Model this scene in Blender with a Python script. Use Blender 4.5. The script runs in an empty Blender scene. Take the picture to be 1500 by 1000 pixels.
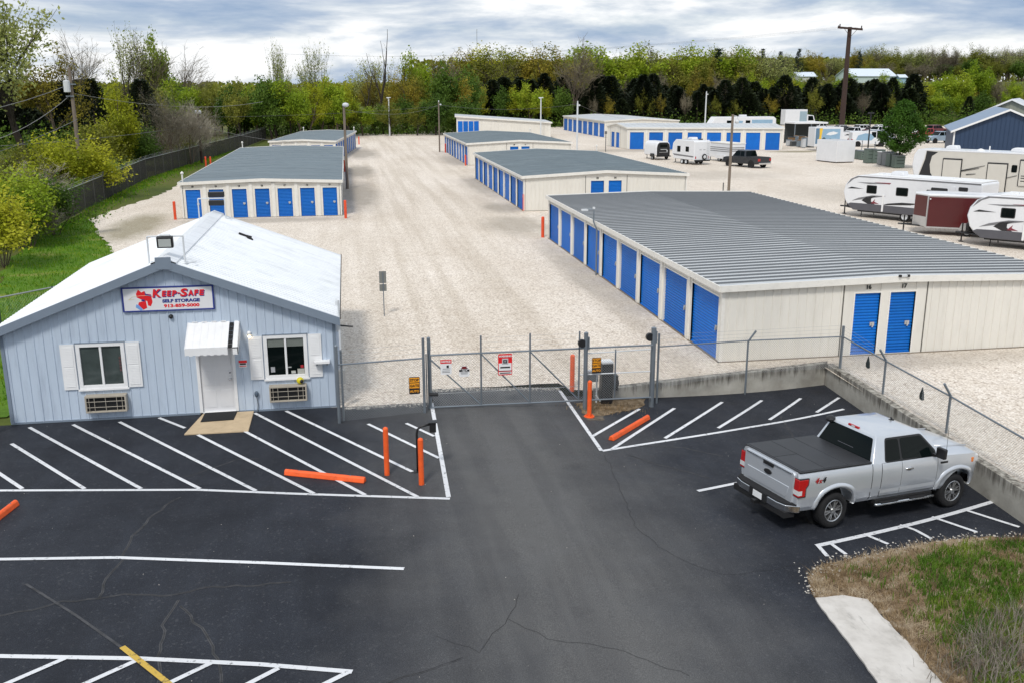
import bpy, bmesh, math, random
from mathutils import Vector, Matrix, noise as mnoise
import numpy as np
R_ = math.radians
rnd = random.Random(7)
C = bpy.context.scene.collection
# ---------------------------------------------------------------- camera (solved from the photograph)
FPX, PITCH, ROLL, YAW, CAMH = 1398.65, .257592, .00137, .168, 8.7
cy, sy = math.cos(YAW), math.sin(YAW)
_r = np.array([cy, -sy, 0]); _f = np.array([sy, cy, 0]); _u = np.array([0, 0, 1.])
_f2 = _f*math.cos(PITCH) - _u*math.sin(PITCH); _d = -(_u*math.cos(PITCH) + _f*math.sin(PITCH))
_r2 = _r*math.cos(ROLL) + _d*math.sin(ROLL); _d2 = -_r*math.sin(ROLL) + _d*math.cos(ROLL)
cam = bpy.data.cameras.new('camera'); camo = bpy.data.objects.new('camera', cam); C.objects.link(camo)
M = Matrix([[_r2[i], -_d2[i], -_f2[i], 0] for i in range(3)] + [[0, 0, 0, 1]]); M[2][3] = CAMH
camo.matrix_world = M
cam.sensor_width = 36; cam.lens = FPX/1500*36; cam.clip_end = 9000; cam.clip_start = .1
bpy.context.scene.camera = camo
def ray(u, v): return _r2*(u-750) + _d2*(v-500) + _f2*FPX
def sstep(t): t = max(0., min(1., t)); return t*t*(3-2*t)
def za(x, y=0): return -.6*sstep((x-2)/12)          # the paved lot falls away to the right
def at(u, v, z=0.):                                   # photo pixel -> point on a level plane
    d = ray(u, v); t = (z-CAMH)/d[2]; return Vector((d[0]*t, d[1]*t, z))
def ata(u, v):                                        # photo pixel -> point on the paved lot
    p = at(u, v, 0)
    for _ in range(6): p = at(u, v, za(p.x))
    return p
def col(u, Y, v=147):                                 # x where the ray through column u reaches depth Y, and z for row v
    d = ray(u, v); t = Y/d[1]; return d[0]*t, CAMH + d[2]*t
# ---------------------------------------------------------------- helpers
def tag(o, label=None, cat=None, group=None, kind=None):
    if label: o['label'] = label
    if cat: o['category'] = cat
    if group: o['group'] = group
    if kind: o['kind'] = kind
    return o
def thing(name, label, cat, loc=(0, 0, 0), rz=0, group=None):
    o = bpy.data.objects.new(name, None); C.objects.link(o); o.empty_display_size = .2
    o.location = loc; o.rotation_euler = (0, 0, rz)
    return tag(o, label, cat, group)
class MB:
    def __init__(s): s.v = []; s.f = []
    def add(s, vs, fs):
        b = len(s.v); s.v += [tuple(p) for p in vs]; s.f += [tuple(b+i for i in f) for f in fs]; return s
    def box(s, x0, x1, y0, y1, z0, z1):
        return s.add([(x0,y0,z0),(x1,y0,z0),(x1,y1,z0),(x0,y1,z0),(x0,y0,z1),(x1,y0,z1),(x1,y1,z1),(x0,y1,z1)],
                     [(0,3,2,1),(4,5,6,7),(0,1,5,4),(1,2,6,5),(2,3,7,6),(3,0,4,7)])
    def obox(s, o, a, b, c):                           # corner o and three edge vectors (right handed)
        o, a, b, c = map(Vector, (o, a, b, c))
        return s.add([o, o+a, o+a+b, o+b, o+c, o+a+c, o+a+b+c, o+b+c],
                     [(0,3,2,1),(4,5,6,7),(0,1,5,4),(1,2,6,5),(2,3,7,6),(3,0,4,7)])
    def quad(s, a, b, c, d): return s.add([a, b, c, d], [(0,1,2,3)])
    def tube(s, pts, r, n=6, cap=True):
        pts = [Vector(p) for p in pts]; m = len(pts)
        rr = r if isinstance(r, (list, tuple)) else [r]*m
        vs = []; ref = None
        for i, p in enumerate(pts):
            t = (pts[min(i+1, m-1)] - pts[max(i-1, 0)])
            if t.length < 1e-9: t = Vector((0, 0, 1))
            t.normalize()
            if ref is None: ref = Vector((0, 0, 1)) if abs(t.z) < .9 else Vector((1, 0, 0))
            a = t.cross(ref)
            if a.length < 1e-6: a = t.orthogonal()
            a.normalize(); b = t.cross(a); ref = a.cross(t) if False else ref
            for k in range(n):
                th = 2*math.pi*k/n; vs.append(p + a*(rr[i]*math.cos(th)) + b*(rr[i]*math.sin(th)))
        fs = [(i*n+k, i*n+(k+1) % n, (i+1)*n+(k+1) % n, (i+1)*n+k) for i in range(m-1) for k in range(n)]
        if cap: fs += [tuple(range(n-1, -1, -1)), tuple((m-1)*n+k for k in range(n))]
        return s.add(vs, fs)
    def prism(s, poly, o, a, b, ext):                  # polygon in the plane o + x*a + y*b, extruded by ext
        o, a, b, ext = map(Vector, (o, a, b, ext)); n = len(poly)
        base = [o + a*p[0] + b*p[1] for p in poly]
        vs = base + [p+ext for p in base]
        return s.add(vs, [tuple(range(n-1, -1, -1)), tuple(range(n, 2*n))] + [(i, (i+1) % n, n+(i+1) % n, n+i) for i in range(n)])
    def lathe(s, prof, o, axis, n=20, cap=True):       # prof: (radius, along)
        o = Vector(o); ax = Vector(axis).normalized(); a = ax.orthogonal().normalized(); b = ax.cross(a); vs = []
        for r, h in prof:
            for k in range(n):
                th = 2*math.pi*k/n; vs.append(o + ax*h + a*(r*math.cos(th)) + b*(r*math.sin(th)))
        m = len(prof); fs = [(i*n+k, i*n+(k+1) % n, (i+1)*n+(k+1) % n, (i+1)*n+k) for i in range(m-1) for k in range(n)]
        if cap: fs += [tuple(range(n-1, -1, -1)), tuple((m-1)*n+k for k in range(n))]
        return s.add(vs, fs)
    def ball(s, o, rx, ry, rz, n=10, m=7):
        o = Vector(o); prof = [(math.sin(math.pi*i/m), -math.cos(math.pi*i/m)) for i in range(m+1)]
        vs = [(o.x+rx*max(r, .02)*math.cos(2*math.pi*k/n), o.y+ry*max(r, .02)*math.sin(2*math.pi*k/n), o.z+rz*h) for r, h in prof for k in range(n)]
        return s.add(vs, [(i*n+k, i*n+(k+1) % n, (i+1)*n+(k+1) % n, (i+1)*n+k) for i in range(m) for k in range(n)])
    def build(s, name, m, parent=None, org=None, smooth=False, bevel=0, seg=2, fix=False):
        me = bpy.data.meshes.new(name); vs = s.v
        if org is None and parent is not None and parent.get('_org'): org = parent['_org']
        if org is not None: vs = [(p[0]-org[0], p[1]-org[1], p[2]-org[2]) for p in vs]
        me.from_pydata(vs, [], s.f)
        if fix:
            bm = bmesh.new(); bm.from_mesh(me); bmesh.ops.recalc_face_normals(bm, faces=bm.faces); bm.to_mesh(me); bm.free()
        me.materials.append(m); me.update()
        o = bpy.data.objects.new(name, me); C.objects.link(o)
        if parent is not None: o.parent = parent
        if smooth:
            me.polygons.foreach_set('use_smooth', [True]*len(me.polygons))
        if bevel:
            md = o.modifiers.new('bevel', 'BEVEL'); md.width = bevel; md.segments = seg; md.limit_method = 'ANGLE'; md.angle_limit = R_(35)
            if smooth:
                try: md.harden_normals = True
                except Exception: pass
        return o
def wthing(name, label, cat, org, group=None):         # an Empty whose parts are built in world coordinates
    o = thing(name, label, cat, org, 0, group); o['_org'] = [float(x) for x in org]; return o
def copy_tree(o, parent=None):
    c = o.copy(); C.objects.link(c); c.parent = parent
    for ch in list(o.children): copy_tree(ch, c)
    return c
def text_mb(txt, size, o, a, b, ext=.004, bold=0., shear=0., align='CENTER'):
    cu = bpy.data.curves.new('lettering', 'FONT'); cu.body = txt; cu.size = size; cu.align_x = align; cu.align_y = 'CENTER'
    cu.extrude = ext; cu.offset = bold; cu.shear = shear; cu.resolution_u = 3
    ob = bpy.data.objects.new('lettering', cu); C.objects.link(ob)
    dg = bpy.context.evaluated_depsgraph_get(); me = bpy.data.meshes.new_from_object(ob.evaluated_get(dg))
    m = MB(); o, a, b = Vector(o), Vector(a), Vector(b); n = a.cross(b)
    m.v = [tuple(o + a*v.co.x + b*v.co.y + n*v.co.z) for v in me.vertices]; m.f = [tuple(p.vertices) for p in me.polygons]
    bpy.data.objects.remove(ob); bpy.data.curves.remove(cu); bpy.data.meshes.remove(me)
    return m
# ---------------------------------------------------------------- materials
def lin(c): return tuple((x/12.92 if x <= .04045 else ((x+.055)/1.055)**2.4) for x in c)
def rgb(r, g, b): return lin((r/255, g/255, b/255))
class NT:
    def __init__(s, m): s.t = m.node_tree; s.n = s.t.nodes; s.l = s.t.links; s.bsdf = s.n['Principled BSDF']
    def new(s, ty, **kw):
        x = s.n.new(ty)
        for k, v in kw.items(): setattr(x, k, v)
        return x
    def noise(s, scale, detail=4, rough=.55, vec=None, dist=0):
        x = s.new('ShaderNodeTexNoise'); x.inputs['Scale'].default_value = scale; x.inputs['Detail'].default_value = detail
        x.inputs['Roughness'].default_value = rough; x.inputs['Distortion'].default_value = dist
        if vec is not None: s.l.new(vec, x.inputs['Vector'])
        return x
    def ramp(s, fac, stops):
        x = s.new('ShaderNodeValToRGB'); el = x.color_ramp.elements
        while len(el) < len(stops): el.new(.5)
        for e, (p, c) in zip(el, stops):
            e.position = p; e.color = (c[0], c[1], c[2], 1) if isinstance(c, tuple) else (c, c, c, 1)
        s.l.new(fac, x.inputs[0]); return x
    def mix(s, fac, a, b, mode='MIX'):
        x = s.new('ShaderNodeMix', data_type='RGBA', blend_type=mode)
        for i, v in ((0, fac), (6, a), (7, b)):
            if isinstance(v, (int, float)): x.inputs[i].default_value = v
            elif isinstance(v, tuple): x.inputs[i].default_value = (*v[:3], 1)
            else: s.l.new(v, x.inputs[i])
        return x.outputs[2]
    def co(s, which='Object', scale=None):
        x = s.new('ShaderNodeTexCoord').outputs[which]
        if scale:
            mp = s.new('ShaderNodeMapping'); mp.inputs['Scale'].default_value = scale; s.l.new(x, mp.inputs[0]); x = mp.outputs[0]
        return x
    def bump(s, h, strength=.3, dist=.02):
        x = s.new('ShaderNodeBump'); x.inputs['Strength'].default_value = strength; x.inputs['Distance'].default_value = dist
        s.l.new(h, x.inputs['Height']); s.l.new(x.outputs[0], s.bsdf.inputs['Normal'])
    def color(s, c): s.l.new(c, s.bsdf.inputs['Base Color'])
def mat(name, c, rough=.6, metal=0., var=.12, vs=1.5, grime=None, gs=(1, 1, 1), coat=0., spec=.5, bump=None, rv=0.):
    m = bpy.data.materials.new(name); m.use_nodes = True; t = NT(m)
    b = t.bsdf; b.inputs['Roughness'].default_value = rough; b.inputs['Metallic'].default_value = metal
    b.inputs['Specular IOR Level'].default_value = spec; b.inputs['Coat Weight'].default_value = coat
    co = t.co('Object', gs); n = t.noise(vs, 5, .6, co)
    lo = tuple(x*(1-var) for x in c); hi = tuple(min(1, x*(1+var)) for x in c)
    cc = t.ramp(n.outputs[0], [(.3, lo), (.7, hi)]).outputs[0]
    if grime:
        n2 = t.noise(vs*2.7, 6, .7, t.co('Object', gs)); f = t.ramp(n2.outputs[0], [(.5, 0.), (.78, grime[1])]).outputs[0]
        cc = t.mix(f, cc, grime[0])
    if rv:
        oi = t.new('ShaderNodeObjectInfo'); cc = t.mix(1., cc, t.ramp(oi.outputs['Random'], [(0., 1-rv), (1., 1+rv*.4)]).outputs[0], 'MULTIPLY')
    t.color(cc)
    if bump: t.bump(t.noise(bump[0], 4).outputs[0], bump[1], bump[2])
    return m
MT = {}
MT['office_wall'] = mat('painted blue grey steel siding', rgb(187,200,215), .5, var=.05, vs=.8, gs=(3, 3, .35), grime=(rgb(140,152,170), .5))
MT['office_trim'] = mat('slate grey trim', rgb(122,134,148), .5, var=.06)
MT['white_roof'] = mat('white painted steel roof', rgb(226,229,232), .4, var=.05, vs=.5, gs=(.6, 2, 1), grime=(rgb(176,180,184), .55))
MT['white'] = mat('white paint', (.8, .8, .8), .45, var=.04, grime=(rgb(190,190,188), .25))
MT['white_door'] = mat('off white door paint', (.72, .72, .73), .4, var=.03)
MT['cream'] = mat('cream steel siding', rgb(221,217,208), .5, var=.04, vs=.7, gs=(2, 2, .4), grime=(rgb(168,160,146), .25))
MT['cream_trim'] = mat('light cream trim', rgb(226,223,216), .5, var=.04, grime=(rgb(150,145,135), .25))
MT['blue_door'] = mat('royal blue roll up door', rgb(5,104,194), .5, var=.10, vs=.9, grime=(rgb(34,136,200), .35), spec=.25, rv=.16)
MT['slate_roof'] = mat('grey coated metal roof', rgb(100,113,120), .6, var=.13, vs=.35, gs=(.6, 2, 1), grime=(rgb(140,150,154), .5))
MT['silver_roof'] = mat('weathered galvanised roof', rgb(192,195,197), .5, var=.12, vs=.3, gs=(.35, 1.6, 1), grime=(rgb(140,146,150), .6))
MT['galv'] = mat('galvanised steel', rgb(128,136,143), .45, .55, var=.12)
MT['wire'] = mat('galvanised wire', rgb(150,154,156), .5, .3, var=.1)
MT['dark_wire'] = mat('dark weathered fence fabric', rgb(38,37,33), .85, var=.3, vs=3)
MT['orange'] = mat('safety orange paint', rgb(240,96,36), .55, var=.1, vs=2, grime=(rgb(170,66,32), .6))
MT['red_orange'] = mat('faded red orange paint', rgb(222,78,40), .55, var=.08, vs=3)
MT['black'] = mat('black plastic', (.012, .012, .013), .45, var=.2)
MT['black_matte'] = mat('matte black rubber', (.008, .008, .009), .85, var=.25)
MT['glass'] = mat('dark window glass', (.003, .006, .006), .05, var=.2, spec=.13)
MT['office_glass'] = mat('office window glass', (.05, .065, .062), .07, var=.5, vs=.9, spec=.7)
MT['chrome'] = mat('chrome', (.65, .66, .67), .15, 1., var=.03)
MT['alloy'] = mat('bright alloy', (.55, .56, .57), .3, .9, var=.08)
MT['beige'] = mat('beige metal case', rgb(172,164,150), .55, var=.1)
MT['tan_pad'] = mat('tan concrete', rgb(196,174,142), .85, var=.1, vs=2, grime=(rgb(150,130,105), .5), bump=(60, .2, .01))
MT['wood_pole'] = mat('weathered wood pole', rgb(120,108,96), .85, var=.25, vs=4, gs=(4, 4, .4))
MT['dark_pole'] = mat('creosoted wood pole', rgb(58,42,36), .85, var=.25, vs=4, gs=(4, 4, .4))
MT['lamp_grey'] = mat('light grey lamp housing', rgb(205,208,210), .5, var=.06)
MT['silver_paint'] = mat('silver metallic car paint', (.60, .63, .67), .3, .5, var=.02, coat=.6)
MT['tonneau'] = mat('black vinyl cover', (.022, .023, .026), .5, var=.25, vs=2)
MT['red_lens'] = mat('red lamp lens', (.45, .01, .012), .2, var=.1, coat=.5)
MT['clear_lens'] = mat('clear lamp lens', (.6, .6, .6), .15, var=.1, coat=.5)
MT['amber'] = mat('amber lens', (.7, .2, .03), .25, var=.1)
MT['rv_white'] = mat('white gelcoat', (.74, .75, .77), .3, var=.03, coat=.3, grime=(rgb(205,205,205), .3))
MT['rv_grey'] = mat('graphite grey skirt', rgb(84,84,90), .45, var=.08)
MT['rv_tan'] = mat('warm grey gelcoat', rgb(204,200,191), .35, var=.03)
MT['maroon'] = mat('maroon trailer skin', rgb(78,8,14), .3, var=.06, coat=.3)
MT['alu'] = mat('bare aluminium', rgb(200,200,200), .35, .7, var=.1)
MT['steel_blue'] = mat('blue steel siding', rgb(37,59,88), .5, var=.06, vs=.6)
MT['concrete'] = None
MT['bin_green'] = mat('grey green equipment case', rgb(92,106,98), .6, var=.12)
MT['bin_grey'] = mat('grey equipment case', rgb(120,124,126), .6, var=.12)
MT['bark'] = mat('grey brown bark', rgb(92,80,68), .9, var=.3, vs=6)
MT['bark_dark'] = mat('dark bark', rgb(52,44,38), .9, var=.3, vs=6)
def flat(name, c, rough=.5, metal=0.):
    if name not in MT: MT[name] = mat(name.replace('_', ' '), c, rough, metal, var=.06)
    return MT[name]
# ---------------------------------------------------------------- light, sky
sc = bpy.context.scene
w = bpy.data.worlds.new('World'); sc.world = w; w.use_nodes = True
nt = w.node_tree; bg = nt.nodes['Background']
SUN_EL, SUN_AZ = R_(52), R_(205)        # azimuth measured from +Y, clockwise
sky = nt.nodes.new('ShaderNodeTexSky'); sky.sky_type = 'NISHITA'; sky.sun_disc = False
sky.sun_elevation = SUN_EL; sky.sun_rotation = SUN_AZ; sky.air_density = 1.0; sky.dust_density = 1.0
tc = nt.nodes.new('ShaderNodeTexCoord')
def wmap(scale, loc=(0, 0, 0)):
    mp = nt.nodes.new('ShaderNodeMapping'); mp.inputs['Scale'].default_value = scale; mp.inputs['Location'].default_value = loc
    nt.links.new(tc.outputs['Generated'], mp.inputs[0]); return mp.outputs[0]
def wnoise(vec, s, det, rough, dist=0):
    n = nt.nodes.new('ShaderNodeTexNoise'); n.inputs['Scale'].default_value = s; n.inputs['Detail'].default_value = det
    n.inputs['Roughness'].default_value = rough; n.inputs['Distortion'].default_value = dist; nt.links.new(vec, n.inputs['Vector']); return n.outputs[0]
def wramp(fac, stops):
    r = nt.nodes.new('ShaderNodeValToRGB'); el = r.color_ramp.elements
    while len(el) < len(stops): el.new(.5)
    for e, (p, c) in zip(el, stops): e.position = p; e.color = (*c, 1)
    nt.links.new(fac, r.inputs[0]); return r.outputs[0]
n1 = wnoise(wmap((2.4, 2.4, 11), (.3, .1, .55)), 1.5, 8, .58, .25)
n2 = wnoise(wmap((3.2, 3.2, 20), (4.3, 1.1, .2)), 2.4, 6, .55, .3)
# cloud shade: bright tops to blue grey bellies
K = 1.0
shade = wramp(n1, [(.37, (2.6, 3.6, 5.2)), (.45, (4.0, 4.8, 6.0)), (.51, (6.0, 6.5, 7.1)), (.57, (8.6, 8.7, 8.8))])
cover = wramp(n2, [(.30, (.85, .85, .85)), (.5, (.98, .98, .98))])
mx = nt.nodes.new('ShaderNodeMix'); mx.data_type = 'RGBA'
nt.links.new(cover, mx.inputs[0]); nt.links.new(sky.outputs[0], mx.inputs[6]); nt.links.new(shade, mx.inputs[7])
nt.links.new(mx.outputs[2], bg.inputs[0]); bg.inputs[1].default_value = .085
sun = bpy.data.lights.new('sun', 'SUN'); sun.energy = 1.6; sun.angle = R_(11); sun.color = (1, .96, .9)
so = bpy.data.objects.new('sun', sun); C.objects.link(so)
dirv = Vector((math.sin(SUN_AZ)*math.cos(SUN_EL), math.cos(SUN_AZ)*math.cos(SUN_EL), math.sin(SUN_EL)))
so.rotation_euler = dirv.to_track_quat('Z', 'Y').to_euler(); so.location = (0, 0, 60)
sc.view_settings.view_transform = 'Standard'; sc.view_settings.look = 'None'; sc.view_settings.exposure = 0.5; sc.view_settings.gamma = 1
sc.cycles.max_bounces = 6; sc.cycles.transparent_max_bounces = 8
# ---------------------------------------------------------------- ground
def ground_mat(name, stops, scale, det=6, rough=.95, fine=None, bump=None, co=None):
    m = bpy.data.materials.new(name); m.use_nodes = True; t = NT(m); t.bsdf.inputs['Roughness'].default_value = rough
    t.bsdf.inputs['Specular IOR Level'].default_value = .2
    c = t.ramp(t.noise(scale, det, .6, t.co('Object', co)).outputs[0], stops).outputs[0]
    if fine: c = t.mix(fine[1], c, t.ramp(t.noise(fine[0], 3, .6, t.co('Object')).outputs[0], [(.3, fine[2]), (.7, fine[3])]).outputs[0], 'MULTIPLY')
    t.color(c)
    if bump: t.bump(t.noise(bump[0], 4).outputs[0], bump[1], bump[2])
    return m
m_field = ground_mat('spring meadow', [(.3, (.05, .075, .014)), (.5, (.10, .125, .022)), (.62, (.15, .14, .045)), (.75, (.2, .17, .08))], .05, 8,
                     fine=(3, .6, (.5, .5, .5), (1, 1, 1)))
# gravel: pale limestone chips with worn wheel tracks and dusty stains
m_gravel = bpy.data.materials.new('limestone gravel'); m_gravel.use_nodes = True; t = NT(m_gravel)
t.bsdf.inputs['Roughness'].default_value = .95; t.bsdf.inputs['Specular IOR Level'].default_value = .15
oc = t.co('Object')
vo = t.new('ShaderNodeTexVoronoi'); vo.inputs['Scale'].default_value = 17; t.l.new(oc, vo.inputs['Vector'])
bw = t.new('ShaderNodeRGBToBW'); t.l.new(vo.outputs['Color'], bw.inputs[0])
chips = t.ramp(bw.outputs[0], [(.06, (.46, .395, .345)), (.3, (.73, .67, .61)), (.7, (.86, .81, .75)), (.95, (.93, .895, .85))]).outputs[0]
edge = t.ramp(vo.outputs['Distance'], [(.3, (1., 1., 1.)), (.8, (.74, .70, .65))]).outputs[0]
c0 = t.mix(.8, chips, edge, 'MULTIPLY')
fines = t.ramp(t.noise(40, 3, .7, oc).outputs[0], [(.3, (.72, .70, .67)), (.7, (1.1, 1.09, 1.07))]).outputs[0]
c0 = t.mix(.7, c0, fines, 'MULTIPLY')
big = t.ramp(t.noise(.11, 6, .6, t.co('Object', (1, .55, 1)), .4).outputs[0], [(.3, (.86, .83, .79)), (.5, (.98, .97, .95)), (.7, (1.08, 1.08, 1.08))]).outputs[0]
c0 = t.mix(.9, c0, big, 'MULTIPLY')
mid = t.ramp(t.noise(.9, 6, .65, oc).outputs[0], [(.28, (.94, .92, .89)), (.6, (1.02, 1.015, 1.01))]).outputs[0]
c0 = t.mix(.8, c0, mid, 'MULTIPLY')
trk = t.ramp(t.noise(1.0, 4, .5, t.co('Object', (1.1, .035, 1))).outputs[0], [(.38, (.90, .885, .86)), (.58, (1.05, 1.05, 1.05))]).outputs[0]
sx = t.new('ShaderNodeSeparateXYZ'); t.l.new(t.co('Object'), sx.inputs[0]); ab = t.new('ShaderNodeMath', operation='SUBTRACT'); t.l.new(sx.outputs[0], ab.inputs[0]); ab.inputs[1].default_value = 6.0
ab2 = t.new('ShaderNodeMath', operation='ABSOLUTE'); t.l.new(ab.outputs[0], ab2.inputs[0]); ab3 = t.new('ShaderNodeMath', operation='DIVIDE'); t.l.new(ab2.outputs[0], ab3.inputs[0]); ab3.inputs[1].default_value = 20
c0 = t.mix(t.ramp(ab3.outputs[0], [(.2, .95), (.5, .12)]).outputs[0], c0, trk, 'MULTIPLY')
def stain(cx, cy, rx, ry, amt, colr):
    global c0
    mp = t.new('ShaderNodeMapping'); mp.inputs['Location'].default_value = (-cx/rx, -cy/ry, 0); mp.inputs['Scale'].default_value = (1/rx, 1/ry, 0); t.l.new(t.co('Object'), mp.inputs[0])
    gr = t.new('ShaderNodeTexGradient', gradient_type='SPHERICAL'); t.l.new(mp.outputs[0], gr.inputs[0])
    a = t.new('ShaderNodeMath', operation='MULTIPLY'); t.l.new(gr.outputs[1], a.inputs[0]); t.l.new(NZ.outputs[0], a.inputs[1])
    c0 = t.mix(t.ramp(a.outputs[0], [(.06, 0.), (.30, amt)]).outputs[0], c0, colr)
NZ = t.noise(.55, 7, .7, t.co('Object', (1, .6, 1)))
for q in ((.9, 84, 2.4, 16, .75), (1.2, 108, 2.6, 12, .8), (2.2, 138, 3.0, 16, .7), (10.9, 62, 3.2, 7, .55), (11.2, 44, 1.6, 16, .5), (11.6, 72, 2.4, 5, .6), (12.2, 90, 2.0, 14, .5), (13.2, 122, 2.0, 14, .5), (42, 138, 14, 5, .5), (60, 140, 10, 6, .6), (37, 96, 12, 8, .35), (18, 28, 8, 1.6, .45), (-6, 67.6, 8, 2.0, .55), (44, 75, 10, 12, .3), (22, 66, 12, 4, .4)): stain(*q[:4], q[4], (.30, .265, .22))
for q in ((60, 150, 5, 4, .8), (64, 131, 6, 3, .7), (-14, 66, 2.5, 10, .6)): stain(*q[:4], q[4], (.16, .14, .06))
t.color(c0); t.bump(vo.outputs['Distance'], .3, .02)
# asphalt
m_asph = bpy.data.materials.new('sealed asphalt'); m_asph.use_nodes = True; t = NT(m_asph)
oc = t.co('Object'); t.bsdf.inputs['Specular IOR Level'].default_value = .35
grain = t.noise(55, 3, .7, oc)
c0 = t.ramp(grain.outputs[0], [(.3, (.0075, .009, .0135)), (.55, (.016, .019, .027)), (.74, (.044, .050, .064))]).outputs[0]
vo = t.new('ShaderNodeTexVoronoi'); vo.inputs['Scale'].default_value = 26; t.l.new(oc, vo.inputs['Vector'])
bw = t.new('ShaderNodeRGBToBW'); t.l.new(vo.outputs['Color'], bw.inputs[0])
sp = t.ramp(bw.outputs[0], [(.80, 0.), (.93, .35)]).outputs[0]
c0 = t.mix(sp, c0, (.085, .088, .094))
wear = t.ramp(t.noise(.35, 6, .6, oc, .6).outputs[0], [(.36, (.75, .75, .77)), (.62, (1.3, 1.28, 1.25))]).outputs[0]
c0 = t.mix(.9, c0, wear, 'MULTIPLY')
# the driveway is worn to bare grey stone where cars drive
sep = t.new('ShaderNodeSeparateXYZ'); t.l.new(oc, sep.inputs[0])
def mth(op, a, b):
    x = t.new('ShaderNodeMath', operation=op)
    for i, v in enumerate((a, b)):
        if isinstance(v, (int, float)): x.inputs[i].default_value = v
        else: t.l.new(v, x.inputs[i])
    return x.outputs[0]
wob = mth('MULTIPLY', mth('SUBTRACT', t.noise(.5, 4, .6, oc).outputs[0], .5), 3.4)
dx = mth('ABSOLUTE', mth('ADD', mth('SUBTRACT', sep.outputs[0], 3.7), wob), 0)
lane = t.ramp(mth('DIVIDE', dx, 4.6), [(.15, 1.), (.95, 0.)]).outputs[0]
c0 = t.mix(mth('MULTIPLY', lane, .9), c0, t.ramp(grain.outputs[0], [(.3, (.060, .060, .060)), (.58, (.118, .116, .114)), (.8, (.20, .196, .19))]).outputs[0])
vs_ = t.new('ShaderNodeTexVoronoi'); vs_.inputs['Scale'].default_value = .55; vs_.inputs['Randomness'].default_value = 1.; t.l.new(t.co('Object'), vs_.inputs['Vector'])
sp_r = t.new('ShaderNodeSeparateColor'); t.l.new(vs_.outputs['Color'], sp_r.inputs[0])
spot = mth('MULTIPLY', t.ramp(mth('ADD', vs_.outputs['Distance'], mth('MULTIPLY', t.noise(6, 5, .7, oc).outputs[0], .22)), [(.14, 1.), (.34, 0.)]).outputs[0], t.ramp(sp_r.outputs[0], [(.45, 0.), (.6, .55)]).outputs[0])
c0 = t.mix(spot, c0, (.012, .012, .014))
tyre = t.ramp(t.noise(1.6, 3, .5, t.co('Object', (1.2, .08, 1)), .3).outputs[0], [(.40, (.86, .86, .87)), (.58, (1.08, 1.08, 1.07))]).outputs[0]
c0 = t.mix(.8, c0, tyre, 'MULTIPLY')
t.color(c0)
rr = t.ramp(t.noise(.8, 4, .6, oc).outputs[0], [(.35, .62), (.65, .85)]); t.l.new(rr.outputs[0], t.bsdf.inputs['Roughness'])
t.bump(grain.outputs[0], .35, .012)
# painted lines, worn
m_line = bpy.data.materials.new('worn white road paint'); m_line.use_nodes = True; t = NT(m_line); oc = t.co('Object')
t.bsdf.inputs['Roughness'].default_value = .7
f = t.ramp(t.noise(9, 6, .7, oc).outputs[0], [(.33, .85), (.43, 0.)]).outputs[0]
t.color(t.mix(f, t.ramp(t.noise(3, 4).outputs[0], [(.3, (.58, .59, .61)), (.7, (.76, .77, .79))]).outputs[0], (.05, .05, .055)))
m_yel = bpy.data.materials.new('worn yellow road paint'); m_yel.use_nodes = True; t = NT(m_yel); oc = t.co('Object')
f = t.ramp(t.noise(8, 6, .7, oc).outputs[0], [(.36, .9), (.46, 0.)]).outputs[0]; t.color(t.mix(f, (.55, .36, .05), (.06, .055, .04)))
m_crack = mat('sealed crack', (.048, .049, .053), .85, var=.6, vs=4)
m_crackd = mat('open crack', (.022, .022, .023), .9, var=.3)
def hill(x, y):
    z = 0.
    if y > 235: z += 11.5*sstep((y-235)/110)*sstep((x-40)/90) + 4*sstep((y-240)/160)*(1-sstep((x-40)/90))*sstep((x+60)/120)
    return z
def terr(x, y):
    z = -.06 + hill(x, y)
    if x < -19 and 25 < y < 300: z += .25*sstep((-19-x)/6)
    inl = (x > -60 and x < 15.6 and y < 25.4) or (1.2 < x < 15.3 and y < 27.4) or (x >= 15.2 and y < 27)
    if inl: z = -1.6
    return z
xs = [-3000, -1500, -800, -400, -250, -160, -110, -80] + list(range(-62, 62, 2)) + list(range(62, 420, 12)) + [460, 600, 900, 1500, 3000]
ys = [-200, -60, -20, 0, 6, 10, 14, 18, 20, 22, 23, 24, 25, 25.5, 26, 27, 28, 30] + list(range(32, 80, 3)) + list(range(80, 460, 10)) + [520, 620, 800, 1200, 2000, 4500]
mb = MB(); nx = len(xs)
mb.v = [(x, y, terr(x, y)) for y in ys for x in xs]
mb.f = [(j*nx+i, j*nx+i+1, (j+1)*nx+i+1, (j+1)*nx+i) for j in range(len(ys)-1) for i in range(nx-1)]
tag(mb.build('ground', m_field, smooth=True), kind='structure')
# wall line of the paved lot
WL = [(7.0, 26.32), (9.2, 26.62), (15.0, 27.6), (14.4, 17.2), (13.75, 6.0)]
def xr(y): return 14.4 + (y-17.2)*.0577 + .08
def yt(x):
    if x < 2.15: return 26.2
    if x < 6.1: return 27.45
    if x < 7.0: return 26.6
    return 26.32 + (x-7.0)*.16 + .06
mb = MB(); XS = [-45+i*1.5 for i in range(24)] + [-8.9+.4*i for i in range(61)]
cols = []
for x in XS:
    if x > 15.1: continue
    cols.append(x)
for e in (2.14, 2.16, 6.09, 6.11, 6.99): cols.append(e)
cols = sorted(cols)
ny = 60
for x in cols:
    for j in range(ny+1):
        y = -4 + (yt(x)+4)*j/ny; xx = min(x, xr(y)); mb.v.append((xx, y, za(xx)+.004))
n = ny+1
mb.f = [(i*n+j, (i+1)*n+j, (i+1)*n+j+1, i*n+j+1) for i in range(len(cols)-1) for j in range(ny)]
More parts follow.
